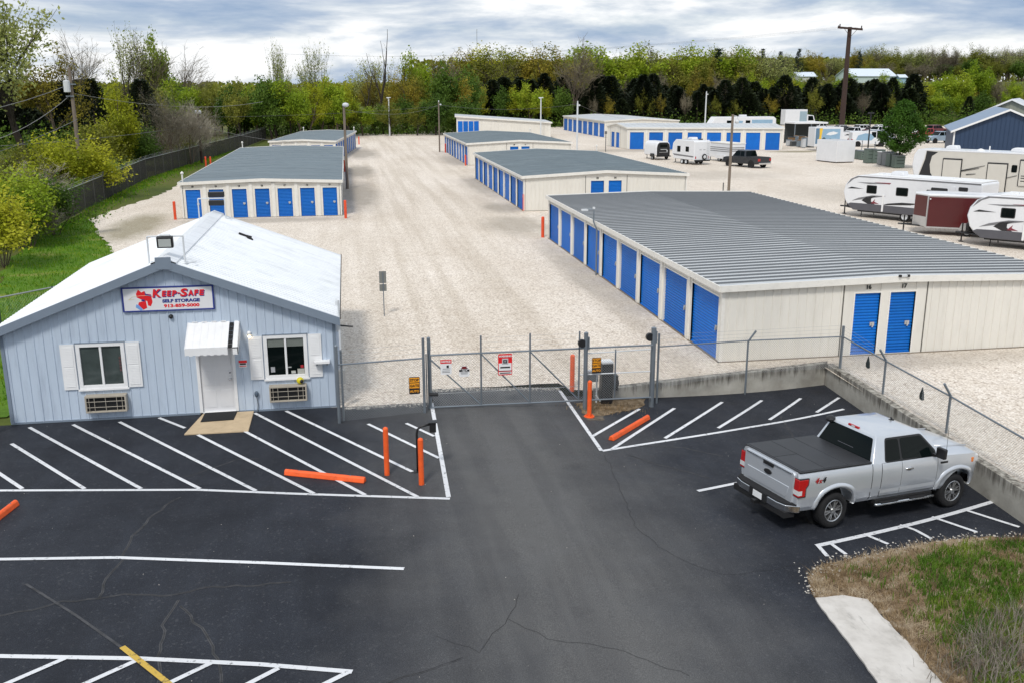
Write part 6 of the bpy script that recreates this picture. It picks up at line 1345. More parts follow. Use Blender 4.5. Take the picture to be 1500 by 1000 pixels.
def tongue(r0, x0, L, z=.5):
    mb = MB(); mb.tube([(x0, -.7, z), (x0+L, 0, z)], .05, 6); mb.tube([(x0, .7, z), (x0+L, 0, z)], .05, 6); mb.tube([(x0+L-.05, 0, z), (x0+L+.2, 0, z)], .06, 6); t_ = mb.build('tongue', MT['black'], r0, org=(0, 0, 0))
    mb = MB(); mb.tube([(x0+L-.15, 0, 0), (x0+L-.15, 0, z+.55)], .045, 7); mb.tube([(x0+L-.15, 0, 0), (x0+L-.15, 0, .04)], .14, 8); mb.build('jack', MT['black'], t_, org=(0, 0, 0)); return t_
def awheels(r0, xs_, W, r=.36):
    for x in xs_:
        for s in (-1, 1): wheel(r0, x, s*(W/2-.13), r, .22, s, MT['lamp_grey'], 0)
def ac(r0, x, z, m=None, w=.36):
    mb = MB(); mb.prism([(-.5, 0), (.5, 0), (.42, .22), (.2, .3), (-.4, .3)], (x, -w, z), (1, 0, 0), (0, 0, 1), (0, 2*w, 0)); mb.build('roof_air_conditioner', m or MT['rv_white'], r0, org=(0, 0, 0), fix=True, bevel=.06)
DG, MG, RD_ = flat('stripe black', (.02, .02, .022), .4), flat('stripe grey', (.18, .18, .19), .4), flat('stripe red', (.2, .03, .045), .4)
def travel_trailer(lb, pos, hd, L, long_):
    W = 2.45; r0 = thing('travel_trailer', lb, 'travel trailer', pos, hd)      # x forward to the nose
    n = L/2
    prof = [(-n, .62), (n-.75, .62), (n-.5, .72), (n-.18, 1.1), (n, 1.7), (n-.1, 2.15), (n-.42, 2.6), (n-.95, 2.88), (n-1.5, 2.95), (-n+.15, 2.95), (-n, 2.85)]
    bd_ = profile_body(r0, prof, W, MT['rv_white']); profile_body(r0, [(-n+.02, .5), (n-.85, .5), (n-.35, .85), (n-.6, .98), (n-1.4, 1.0), (-n+.02, 1.0)], W+.03, MT['rv_grey'], 'skirt', bevel=.03)
    mb = MB(); mb.box(-n+.1, n-1.6, -W/2+.04, W/2-.04, 2.95, 2.985); mb.build('roof_membrane', MT['white'], r0, org=(0, 0, 0))
    for s in (-1, 1):
        y = s*W/2
        pr2 = [(n-.22, 2.2), (n-.5, 2.62), (n-1.0, 2.86), (-n+.1, 2.9), (-n+.1, 2.8), (n-1.1, 2.78), (n-.7, 2.62)]; patch(r0, pr2, y, MG, 'roof_edge_stripe')
        for (x0, x1) in ((n-2.5, n-1.75), (n-4.75, n-3.9)) + (((n-6.9, n-6.0),) if long_ else ((n-6.2, n-5.5),)):
            w0 = patch(r0, rrect(x0, x1, 1.72, 2.28), y, MT['black'], 'window', .016); patch(r0, rrect(x0+.05, x1-.05, 1.77, 2.23), y+s*.012, MT['glass'], 'pane', .008, w0)
        patch(r0, [(n-.7, 1.12), (n-2.6, 1.5), (n-3.2, 1.62), (n-2.2, 1.6), (n-1.2, 1.36)], y, MG, 'swoosh'); patch(r0, [(n-1.9, 1.0), (n-1.45, 1.2), (n-1.75, 1.45), (n-2.6, 1.62), (n-2.15, 1.38), (n-2.15, 1.18), (n-2.45, 1.0)], y, DG, 'swoosh')
        patch(r0, [(n-2.15, 1.05), (n-2.3, 1.2), (n-2.45, 1.36), (n-2.4, 1.18), (n-2.75, 1.05)], y, RD_, 'swoosh', .016); patch(r0, [(n-1.0, 2.42), (n-3.4, 2.52), (n-3.2, 2.44), (n-1.9, 2.36)], y, MG, 'swoosh'); patch(r0, [(n-2.3, 2.5), (n-3.5, 2.53), (n-3.4, 2.43)], y, RD_, 'swoosh', .016)
        patch(r0, [(n-.3, 1.95), (n-1.5, 2.0), (n-.6, 2.08)], y, DG, 'swoosh'); patch(r0, [(n-3.0, 1.0), (n-5.0, 1.16), (n-5.6, 1.3), (n-4.4, 1.28), (n-3.4, 1.14)], y, DG, 'swoosh')
        patch(r0, rrect(n-3.1, n-2.98, .55, 1.7, .03), y, MT['white'], 'awning_arm', .06)
        if long_: 
            patch(r0, rrect(-n+2.2, -n+3.3, 1.75, 2.45), y, DG, 'entry_window', .02); patch(r0, rrect(-n+.9, -n+1.5, 2.35, 2.6), y, DG, 'vent_window', .02); patch(r0, rrect(-n+1.7, -n+2.0, 1.1, 2.6, .05), y, MT['rv_white'], 'slide_trim', .04)
    profile_body(r0, [(n-.52, .74), (n-.16, 1.1), (n+.03, 1.7), (n-.08, 2.2), (n-.42, 2.64), (n-.5, 2.55), (n-.2, 2.1), (n-.12, 1.7), (n-.3, 1.15), (n-.6, .8)], W*.93, MT['rv_white'] if long_ else MT['rv_nose'], 'nose_cap', bevel=.03)
    ac(r0, n-3.4, 2.97); mb = MB(); mb.box(n-2.3, n-1.95, -.2, .2, 2.97, 3.06); mb.box(-n+2, -n+2.35, -.2, .2, 2.97, 3.06); mb.build('roof_vent', MT['white'], r0, org=(0, 0, 0))
    tg2 = tongue(r0, n-.7, 1.35, .55); mb = MB()
    for s in (-.18, .18): mb.lathe([(.06, 0), (.15, .05), (.15, .5), (.08, .58)], (n+.12, s, .6), (0, 0, 1), 12)
    mb.build('gas_bottle', MT['black'], tg2, org=(0, 0, 0)); awheels(r0, (-.75, .15), W)
    mb = MB(); mb.box(-n+.3, n-.9, -.7, .7, .35, .52); mb.build('chassis', MT['black'], r0, org=(0, 0, 0)); mb = MB()
    for x in (-n+.7, n-1.3):
        for s in (-1, 1): mb.tube([(x, s*.9, .0), (x, s*.8, .5)], .03, 5)
    mb.build('stabiliser', MT['black'], r0, org=(0, 0, 0)); return r0
def place_nose(u, v, hd, L):           # body nose corner on the ground at the pixel
    p = at(u, v); return (p.x-math.cos(hd)*L/2, p.y-math.sin(hd)*L/2, 0)
h1 = R_(121); L1 = 9.6; c1 = (38.0, 59.6, 0)
travel_trailer('long white travel trailer with grey and red swooshes behind the maroon cargo trailer', c1, h1, L1, True)
h2 = R_(130); L2_ = 7.6; c2 = (38.2, 47.4, 0)
travel_trailer('white travel trailer with grey nose cap at the right edge, nearest trailer', c2, h2, L2_, False)
# maroon cargo trailer, nose to the left
h3 = R_(148); W = 2.1; L = 4.6; c3 = Vector((37.4, 53.2, 0))
r0 = thing('cargo_trailer', 'maroon enclosed cargo trailer with white roof and silver stone guard between two travel trailers', 'cargo trailer', c3, h3); n = L/2
mb = MB(); mb.prism([(-n, -W/2), (n, -W/2), (n+.75, 0), (n, W/2), (-n, W/2)], (0, 0, .5), (1, 0, 0), (0, 1, 0), (0, 0, 1.85)); mb.build('body', MT['maroon'], r0, org=(0, 0, 0), fix=True, bevel=.03)
mb = MB(); mb.prism([(-n-.02, -W/2-.02), (n, -W/2-.02), (n+.78, 0), (n, W/2+.02), (-n-.02, W/2+.02)], (0, 0, 2.35), (1, 0, 0), (0, 1, 0), (0, 0, .16)); mb.build('roof', MT['rv_white'], r0, org=(0, 0, 0), fix=True, bevel=.07, seg=3)
mb = MB(); mb.prism([(n-.02, -W/2-.01), (n, -W/2-.02), (n+.775, 0), (n, W/2+.02), (n-.02, W/2+.01)], (0, 0, .5), (1, 0, 0), (0, 1, 0), (0, 0, .6)); mb.build('stone_guard', MT['alu'], r0, org=(0, 0, 0), fix=True)
mb = MB()
for s in (-1, 1): mb.tube([(n, s*(W/2+.01), .5), (n, s*(W/2+.01), 2.38)], .05, 6); mb.box(-n, n, min(s*(W/2-.02), s*(W/2+.02)), max(s*(W/2-.02), s*(W/2+.02)), .45, .53)
mb.build('corner_trim', MT['alu'], r0, org=(0, 0, 0)); mb = MB()
for s in (-1, 1): mb.ball((n-.12, s*(W/2+.01), 2.2), .05, .02, .05, 8, 5)
mb.build('marker_lamp', MT['clear_lens'], r0, org=(0, 0, 0)); tongue(r0, n+.1, 1.3, .5); awheels(r0, (-.9, -.05), W, .33); mb = MB()
for s in (-1, 1): mb.prism([(-1.4, .4), (.45, .4), (.3, .82), (-1.25, .82)], (0, s*(W/2)-.0, 0), (1, 0, 0), (0, 0, 1), (0, s*.16, 0))
mb.build('fender', MT['alu'], r0, org=(0, 0, 0), fix=True)
# fifth wheel, nose to the left
h5 = R_(125); W = 2.5; L = 11.5; n = L/2; c5 = (49.5, 68.0, 0)
r0 = thing('fifth_wheel_trailer', 'long tan fifth wheel trailer with rounded white nose, rearmost trailer at the right', 'travel trailer', c5, h5); r0.scale = (1, 1, 1.1)
profile_body(r0, [(-n, .75), (n-2.6, .75), (n-2.35, 1.45), (n-.5, 1.5), (n-.15, 1.85), (n, 2.5), (n-.08, 3.2), (n-.35, 3.62), (-n+.2, 3.62), (-n, 3.5)], W, MT['rv_tan'])
profile_body(r0, [(n-.55, 1.48), (n-.12, 1.83), (n+.04, 2.5), (n-.05, 3.25), (n-.33, 3.66), (n-1.1, 3.66), (n-.95, 3.0), (n-.7, 2.2)], W+.05, MT['rv_white'], 'nose_cap', bevel=.12)
patch(r0, [(n-1.05, 3.55), (n-.98, 2.95), (n-.74, 2.2), (n-.5, 1.5), (n-1.9, 1.5), (n-1.5, 2.0), (n-1.38, 2.6), (n-1.5, 3.2), (n-1.95, 3.5)], W/2, DG, 'nose_stripe'); patch(r0, [(n-1.05, 3.55), (n-.98, 2.95), (n-.74, 2.2), (n-.5, 1.5), (n-1.9, 1.5), (n-1.5, 2.0), (n-1.38, 2.6), (n-1.5, 3.2), (n-1.95, 3.5)], -W/2, DG, 'nose_stripe')
mb = MB(); mb.box(-n+.1, n-.5, -W/2-.02, W/2+.02, 3.56, 3.67); mb.build('roof', MT['rv_white'], r0, org=(0, 0, 0), bevel=.03)
for s in (-1, 1):
    y = s*W/2
    for (a, b, z0, z1) in ((n-3.9, n-2.4, 1.5, 3.1), (-n+4.2, -n+5.7, .95, 2.95), (-n+1.0, -n+3.4, 1.45, 3.25)):
        mb = MB(); o_ = patch(r0, rrect(a, b, z0, z1, .04), y, DG, 'slide_out', .05); patch(r0, rrect(a+.07, b-.07, z0+.02, z1-.1, .03), y+s*.05, MT['rv_tan'], 'slide_out_panel', .03, o_)
    patch(r0, rrect(-n+3.55, -n+3.95, 2.35, 2.85), y, MT['glass'], 'window', .02); patch(r0, rrect(-n+1.3, -n+2.4, 2.3, 2.95), y+s*.085, MT['glass'], 'window', .02)
    for z in (1.75, 1.95, 2.1): patch(r0, [(-n+1.1, z), (-n+3.2, z+.02), (-n+3.2, z+.07), (-n+1.1, z+.05)], y+s*.085, DG, 'stripe', .01)
    for (xa, za1, xb1, zb1) in ((n-3.9, 2.25, n-5.6, 2.7), (n-3.6, 2.15, n-5.2, 2.5), (n-5.8, 1.5, n-8.0, 2.15), (n-2.4, 1.55, n-3.4, 1.95), (n-5.0, 1.6, n-6.8, 1.85), (n-4.3, 2.0, n-5.0, 2.1)): patch(r0, [(xa, za1), (xb1, zb1), (xb1, zb1+.015), (xa, za1+.06)], y, DG, 'stripe', .056)
    patch(r0, rrect(-n+.3, n-2.7, .72, .98, .04), y, DG, 'skirt', .02)
mb = MB(); o_ = Vector((n+.02, 0, 0)); mb.box(n+.0, n+.05, -.62, .62, 2.72, 2.82); mb.prism([(-.24, 2.42), (-.3, 2.55), (.3, 2.55), (.24, 2.42), (.06, 2.24), (-.06, 2.24)], (n-.04, 0, 0), (0, 1, 0), (0, 0, 1), (.09, 0, 0)); mb.build('nose_emblem', MG, r0, org=(0, 0, 0), fix=True)
ac(r0, -n+4.0, 3.66); ac(r0, n-2.6, 3.66); mb = MB(); mb.lathe([(.3, 0), (.28, .06), (.05, .14)], (n-4.8, .2, 3.67), (0, 0, 1), 12); mb.lathe([(.05, 0), (.05, .3)], (n-5.2, -.5, 3.67), (0, 0, 1), 8); mb.build('roof_vent', MT['white'], r0, org=(0, 0, 0))
awheels(r0, (-2.2, -1.2), W, .4); mb = MB(); mb.tube([(n-2.3, .6, 0), (n-2.3, .6, 1.45)], .06, 6); mb.tube([(n-2.3, -.6, 0), (n-2.3, -.6, 1.45)], .06, 6); mb.build('landing_leg', MT['black'], r0, org=(0, 0, 0)); mb = MB(); mb.box(-n+.2, n-2.6, -.8, .8, .5, .76); mb.box(n-1.7, n-.9, -.35, .35, 1.15, 1.5); mb.build('chassis', MT['black'], r0, org=(0, 0, 0))
# small black tailed trailer (rear view)
hT = R_(100)
r0 = thing('teardrop_trailer', 'small white rounded trailer with a black tail seen from behind', 'trailer', (39.3, 119.8, 0), hT); W = 2.0
mb = MB(); sec_ = [(-W/2, .55), (W/2, .55), (W/2, 1.7), (W/2-.12, 2.1), (W/2-.4, 2.32), (-W/2+.4, 2.32), (-W/2+.12, 2.1), (-W/2, 1.7)]
mb.prism(sec_, (-1.5, 0, 0), (0, 1, 0), (0, 0, 1), (3.3, 0, 0)); mb.build('body', MT['rv_white'], r0, org=(0, 0, 0), fix=True, bevel=.12, seg=3, smooth=True)
mb = MB(); mb.prism([(y*.9, .5+(z-.55)*.95) for y, z in sec_], (-1.6, 0, 0), (0, 1, 0), (0, 0, 1), (.2, 0, 0)); tl_ = mb.build('tail_panel', MT['black'], r0, org=(0, 0, 0), fix=True, bevel=.05)
for (a, b, c, d, m) in ((-.5, .5, 1.6, 1.95, MT['glass']), (-.45, .45, 1.3, 1.36, MT['lamp_grey']), (-.55, -.42, 1.05, 1.25, MT['lamp_grey']), (-.6, .6, .95, 1.0, MT['alu'])):
    mb = MB(); mb.box(-1.63, -1.6, a, b, c, d); mb.build('tail_fitting', m, tl_, org=(0, 0, 0))
mb = MB(); mb.box(-1.75, -1.55, -1.0, 1.0, .42, .55); mb.build('bumper', MT['black'], r0, org=(0, 0, 0)); awheels(r0, (-.6,), 2.2, .33); mb = MB(); 
for s in (-1, 1): mb.prism([(-1.1, .4), (-.1, .4), (-.2, .8), (-1.0, .8)], (0, s*1.0, 0), (1, 0, 0), (0, 0, 1), (0, s*.15, 0))
mb.build('fender', MT['black'], r0, org=(0, 0, 0), fix=True); tongue(r0, 1.8, 1.2)
# small white camper, rear view, spare wheel
r0 = thing('camper_trailer', 'boxy white camper trailer seen from behind with spare wheel and ladder', 'camper', (40.9, 111.8, 0), R_(104)); W = 2.3
profile_body(r0, [(-2.3, .55), (2.0, .55), (2.5, 1.2), (2.3, 2.4), (1.7, 2.85), (-2.1, 2.85), (-2.3, 2.7)], W, MT['rv_white']); mb = MB(); mb.box(-2.45, -2.25, -1.05, 1.05, .45, .6); mb.build('bumper', MT['black'], r0, org=(0, 0, 0))
mb = MB(); mb.lathe([(.2, 0), (.3, .02), (.34, .08), (.3, .14), (.18, .14)], (-2.31, -.28, .95), (-1, 0, 0), 18); sw = mb.build('spare_wheel', MT['black_matte'], r0, org=(0, 0, 0)); mb = MB(); mb.lathe([(.2, 0), (.02, .02)], (-2.46, -.28, .95), (-1, 0, 0), 14); mb.build('wheel_cover', MT['lamp_grey'], sw, org=(0, 0, 0))
mb = MB()
for y in (-.62, -.88): mb.tube([(-2.36, y, .75), (-2.36, y, 2.8), (-2.2, y, 2.95)], .02, 5)
for k in range(7): mb.tube([(-2.36, -.62, .85+.28*k), (-2.36, -.88, .85+.28*k)], .018, 5)
mb.build('ladder', MT['lamp_grey'], r0, org=(0, 0, 0)); ac(r0, -.2, 2.86, w=.42); mb = MB(); mb.box(-1.0, -.7, -.9, -.5, 2.85, 2.98); mb.build('roof_vent', MT['black'], r0, org=(0, 0, 0))
for s in (-1, 1):
    y = s*W/2
    for (a, b, z0, z1) in ((-1.2, -.5, 1.5, 2.1), (.6, 1.3, 1.4, 2.1)): patch(r0, rrect(a, b, z0, z1), y, MT['glass'], 'window', .015)
    mb = MB(); mb.box(-2.33, -2.29, min(s*.85, s*.98), max(s*.85, s*.98), .75, 1.0); mb.build('tail_lamp', MT['red_lens'], r0, org=(0, 0, 0)); mb = MB(); mb.box(-2.315, -2.29, min(s*.12, s*.42), max(s*.12, s*.42), 1.75, 1.8); mb.build('marker_strip', MG, r0, org=(0, 0, 0))
    patch(r0, [(-2.2, .9), (1.9, .95), (2.2, 1.15), (-2.2, 1.05)], y, MG, 'stripe')
awheels(r0, (-.6, .25), W, .34); tongue(r0, 2.2, 1.3)
# horse trailer
r0 = thing('horse_trailer', 'white slatted horse trailer behind the dark grey pickup', 'horse trailer', (46.6, 114.6, 0), R_(104)); W = 2.1
profile_body(r0, [(-2.2, .5), (2.4, .5), (2.6, 1.0), (2.4, 2.2), (-2.2, 2.25)], W, MT['rv_white'], bevel=.05); mb = MB()
for k in range(3):
    for s in (-1, 1): mb.box(-2.0, 2.2, min(s*(W/2), s*(W/2+.02)), max(s*W/2, s*(W/2+.02)), 1.25+.22*k, 1.33+.22*k)
    mb.box(-2.23, -2.2, -.9, .9, 1.35+.2*k, 1.43+.2*k)
mb.build('slat_gap', MG, r0, org=(0, 0, 0)); mb = MB(); mb.box(-2.26, 2.45, -W/2-.06, W/2+.06, 2.22, 2.34); mb.build('roof', MT['cream_trim'], r0, org=(0, 0, 0), bevel=.03); awheels(r0, (-.7, .2), W, .36); tongue(r0, 2.3, 1.3)
mb = MB(); 
for s in (-1, 1): mb.prism([(-1.3, .4), (.8, .4), (.6, .85), (-1.1, .85)], (0, s*W/2, 0), (1, 0, 0), (0, 0, 1), (0, s*.12, 0))
mb.build('fender', MT['rv_white'], r0, org=(0, 0, 0), fix=True)
# white container box
p0, p1, p2_ = at(1192, 236), at(1224, 239.5), at(1251, 238)
e1 = (p0-p1).normalized()*3.9; e2 = Vector((-e1.y, e1.x, 0)).normalized()*2.7; e2 = e2 if e2.x > 0 else -e2
bx = wthing('storage_box', 'plain white insulated storage box standing on gravel in the far right yard', 'container', p1); mb = MB()
if e2.cross(e1).z < 0: e1, e2 = e2, e1
mb.obox(p1+Vector((0, 0, .12)), e2, e1, (0, 0, 2.55)); mb.build('body', MT['rv_white'], bx, fix=True, bevel=.03); mb = MB()
for k in (.1, .5, .9): mb.obox(p1+e2*k-e2.normalized()*.1+Vector((0, 0, 0))+e1*.02, e2.normalized()*.2, e1*.96, (0, 0, .12))
mb.build('skid', MT['dark_pole'], bx, fix=True); mb = MB(); mb.obox(p1-e2.normalized()*.012-e1.normalized()*.012+Vector((0, 0, .3)), e2.normalized()*.06, e1.normalized()*.06, (0, 0, 2.2)); mb.build('corner_trim', MT['white'], bx, fix=True)
# box trailer with a painted mural panel
q = Vector(puty(1217, 132)); ms = wthing('mural_trailer', 'white box trailer with a blue sky and yellow painted panel behind the white storage box', 'trailer', q); mb = MB(); mb.box(q.x-2.0, q.x+2.4, q.y, q.y+2.2, .6, 3.35); mb.build('body', MT['rv_white'], ms, bevel=.05)
mb = MB(); mb.box(q.x-.95, q.x+1.9, q.y-.012, q.y, 1.3, 3.1); mu = mb.build('mural', flat('mural blue', rgb(140, 172, 196), .5), ms); mb = MB(); mb.prism([(-1.9, 1.0), (-1.0, 1.0), (-1.0, 3.2), (-1.9, 3.2)], (q.x, q.y-.012, 0), (1, 0, 0), (0, 0, 1), (0, .011, 0)); mb.build('side_panel', flat('mural slate', rgb(96, 126, 150), .5), mu, org=ms['_org'], fix=True)
mb = MB(); mb.prism([(-1.45, 1.0), (-.95, 1.0), (-1.0, 2.0), (-.85, 3.2), (-1.35, 3.2), (-1.3, 2.2)], (q.x, q.y-.02, 0), (1, 0, 0), (0, 0, 1), (0, .008, 0)); mb.build('yellow_shape', flat('mural yellow', rgb(232, 190, 60), .5), mu, org=ms['_org'], fix=True)
mb = MB(); mb.prism([(-.9, 1.3), (1.8, 1.3), (1.5, 1.55), (.9, 1.5), (.4, 1.75), (-.1, 1.55), (-.6, 1.95), (-.9, 1.7)], (q.x, q.y-.022, 0), (1, 0, 0), (0, 0, 1), (0, .01, 0)); mb.build('dark_shape', flat('mural dark', rgb(50, 70, 80), .5), mu, org=ms['_org'], fix=True); mb = MB(); mb.prism([(-.3, 2.3), (.4, 2.2), (1.2, 2.35), (1.6, 2.55), (.8, 2.75), (.1, 2.6)], (q.x, q.y-.02, 0), (1, 0, 0), (0, 0, 1), (0, .008, 0)); mb.build('cloud_shape', MT['white'], mu, org=ms['_org'], fix=True)
for s in (-1.2, 1.4): mb = MB(); mb.lathe([(.1, 0), (.36, .02), (.36, .2), (.1, .22)], (q.x+s, q.y+.02, .36), (0, 1, 0), 14); mb.build('wheel', MT['black_matte'], ms)
# white box truck far back
q = Vector(puty(1172, 205)); bt = wthing('box_truck', 'white box truck far back at the edge of the cedars', 'truck', q); mb = MB(); mb.box(q.x-3.2, q.x+2.0, q.y, q.y+2.4, 1.0, 4.3); mb.build('box', MT['rv_white'], bt, bevel=.05); mb = MB(); mb.prism([(2.05, .6), (4.6, .6), (4.6, 1.5), (4.0, 1.8), (3.6, 3.0), (2.05, 3.2)], (q.x, q.y+.1, 0), (1, 0, 0), (0, 0, 1), (0, 2.2, 0)); cb = mb.build('cab', MT['rv_white'], bt, fix=True, bevel=.08); mb = MB(); mb.prism([(2.3, 1.9), (3.7, 1.9), (3.4, 2.9), (2.3, 2.9)], (q.x, q.y+.09, 0), (1, 0, 0), (0, 0, 1), (0, .02, 0)); mb.build('window', MT['glass'], cb, org=bt['_org'], fix=True)
for x in (-1.8, 3.3): mb = MB(); mb.lathe([(.1, 0), (.48, .02), (.48, .3), (.1, .32)], (q.x+x, q.y+.0, .48), (0, 1, 0), 14); mb.build('wheel', MT['black_matte'], bt)
mb = MB(); mb.box(q.x+.2, q.x+1.9, q.y-.015, q.y, 1.4, 3.9); mb.build('side_graphic', flat('pale graphic', rgb(150, 170, 180), .5), bt)
# motorhome roofs behind the garage building
q = Vector(puty(1092, 172)); mh = wthing('motorhome', 'long white motorhome with blue graphics behind the wide garage doors', 'motorhome', q); mb = MB(); mb.prism([(-6.6, .6), (5.6, .6), (6.4, 1.0), (6.3, 3.4), (5.8, 3.75), (-5.6, 3.75), (-6.4, 2.6)], (q.x, q.y, 0), (1, 0, 0), (0, 0, 1), (0, 2.5, 0)); mb.build('body', MT['rv_white'], mh, fix=True, bevel=.1)
mb = MB(); mb.box(q.x-3.4, q.x-2.2, q.y-.015, q.y, 2.6, 3.1); mb.build('window', MT['glass'], mh); mb = MB(); mb.box(q.x+.3, q.x+1.2, q.y-.015, q.y, 2.6, 3.1); mb.build('window', MT['glass'], mh); mb = MB(); mb.box(q.x+1.5, q.x+5.6, q.y-.015, q.y, 2.3, 3.2); mb.build('blue_graphic', flat('mural blue', rgb(140, 172, 196), .5), mh); mb = MB(); mb.prism([(-2.0, 2.4), (-.4, 2.4), (-.2, 3.0), (-1.4, 3.1)], (q.x, q.y-.015, 0), (1, 0, 0), (0, 0, 1), (0, .01, 0)); mb.build('blue_graphic', flat('mural blue', rgb(140, 172, 196), .5), mh)
for x in (-4.2, 3.4): mb = MB(); mb.lathe([(.1, 0), (.45, .02), (.45, .25), (.1, .27)], (q.x+x, q.y+.0, .45), (0, 1, 0), 14); mb.build('wheel', MT['black_matte'], mh)
mb = MB(); mb.box(q.x-.5, q.x+.8, q.y+.8, q.y+1.6, 3.75, 4.1); mb.build('roof_air_conditioner', MT['rv_white'], mh, bevel=.06)
# boat trailers / carport with clutter
q = Vector(puty(1196, 150)); cp = wthing('carport', 'flat white carport roof on posts over stored goods right of the garage building', 'carport', q); mb = MB(); mb.box(q.x-4.2, q.x+1.6, q.y-1.5, q.y+2.5, 3.25, 3.5); mb.build('roof', MT['white'], cp)
for dx in (-4.0, -1.2, 1.4):
    for dy in (-1.3, 2.3): mb = MB(); mb.tube([(q.x+dx, q.y+dy, 0), (q.x+dx, q.y+dy, 3.25)], .08, 6); mb.build('post', MT['galv'], cp)
mb = MB(); mb.box(q.x-4.1, q.x+1.5, q.y+2.2, q.y+2.3, .1, 3.2); mb.build('back_screen', flat('dark tarp', (.03, .035, .035), .8), cp)
r = random.Random(17); cols_ = [flat('clutter grey', (.3, .32, .34)), flat('clutter pale', (.5, .52, .54)), flat('clutter blue grey', (.16, .2, .24)), flat('clutter rust', (.22, .13, .06)), flat('clutter dark', (.05, .055, .06))]
desc = ['grey crate', 'pale appliance', 'blue grey drum cart', 'rusty scrap box', 'dark crate']
for k in range(14):
    u = 1158+r.random()*34; Y = 138+r.random()*8; x, _ = col(u, Y); w_, d_, h_ = r.uniform(.5, 1.1), r.uniform(.5, .9), r.uniform(.6, 1.5); c = k % 5
    o_ = wthing('stored_crate', 'discarded %s among the stored goods by the carport' % desc[c], 'stored goods', (x, Y, 0), 'stored goods piled by the carport')
    mb = MB(); mb.obox((x, Y, .08), (w_, r.uniform(-.2, .2), 0), (0, d_, 0), (0, 0, h_)); mb.build('case', cols_[c], o_, fix=True, bevel=.05); mb = MB(); mb.obox((x-.03, Y-.03, h_+.08), (w_+.06, 0, 0), (0, d_+.06, 0), (0, 0, .07)); mb.obox((x, Y+.05, 0), (w_, 0, 0), (0, .12, 0), (0, 0, .08)); mb.build('lid', cols_[(c+1) % 5], o_)
# row of equipment cases along the drive
for k, (u, v, w_, h_, m) in enumerate(((1254, 233, .9, 1.05, 'black_matte'), (1260, 234, .8, 1.1, 'bin_green'), (1266, 235, .9, 1.1, 'bin_green'), (1276, 240, 1.2, 1.7, 'bin_green'), (1287, 240, 1.6, 1.6, 'bin_green'), (1296, 242.5, 1.1, 1.5, 'bin_grey'), (1303, 244, 1.1, 1.6, 'bin_grey'), (1310, 245, 1.3, 1.5, 'bin_green'), (1318, 247, 1.2, 1.4, 'bin_green'))):
    p = at(u, v); nm_ = ('low black', 'low green', 'low green', 'tall green', 'wide green', 'grey', 'light grey sloped', 'dark green', 'green')[k]
    lbs = ('low black equipment case at the left end of the row by the white box', 'low green equipment case, second from the white box', 'low green equipment case beside the yard lamp base', 'tall green case right of the yard lamp base', 'wide green case in the middle of the row', 'grey case with a tilted white top in the row', 'light grey sloped case in the row', 'dark green case left of the round tree', 'green case at the foot of the round tree')
    o_ = wthing('equipment_case', lbs[k], 'equipment case', p, 'equipment cases in a row by the round tree'); mb = MB(); mb.box(p.x-w_/2, p.x+w_/2, p.y, p.y+.9, .05, h_); mb.build('case', MT[m], o_, bevel=.06); mb = MB(); mb.box(p.x-w_/2-.03, p.x+w_/2+.03, p.y-.03, p.y+.93, h_, h_+.06); mb.build('lid', MT['bin_grey'] if k != 5 else MT['white'], o_); mb = MB()
    for z in (.35, .6, .85): mb.box(p.x-w_*.36, p.x+w_*.36, p.y-.012, p.y+.0, z*h_, z*h_+.05)
    mb.build('louvre', MT['black_matte'], o_)
p = at(1270, 232); lp_ = wthing('yard_lamp', 'black lamp post on a square concrete base beside the equipment cases', 'lamp post', p); mb = MB(); mb.tube([(p.x, p.y, 0), (p.x, p.y, 5.6)], .09, 8); mb.build('post', MT['black'], lp_); mb = MB(); mb.box(p.x-.3, p.x+.3, p.y-.3, p.y+.3, 0, .5); mb.build('base', MT['tan_pad'], lp_); mb = MB(); mb.box(p.x-.35, p.x+.35, p.y-.2, p.y+.2, 5.6, 5.8); mb.build('lamp_head', MT['black'], lp_)
for (u, v, lb) in ((1262, 222, 'thin steel stake left of the black yard lamp'), (1281, 224, 'thin steel stake right of the black yard lamp')):
    p = at(u, v); mb = MB(); mb.tube([(p.x, p.y, 0), (p.x, p.y, 1.5)], .05, 6); mb.box(p.x-.08, p.x+.08, p.y-.05, p.y+.05, 1.4, 1.5); tag(mb.build('stake', MT['galv']), lb, 'stake')
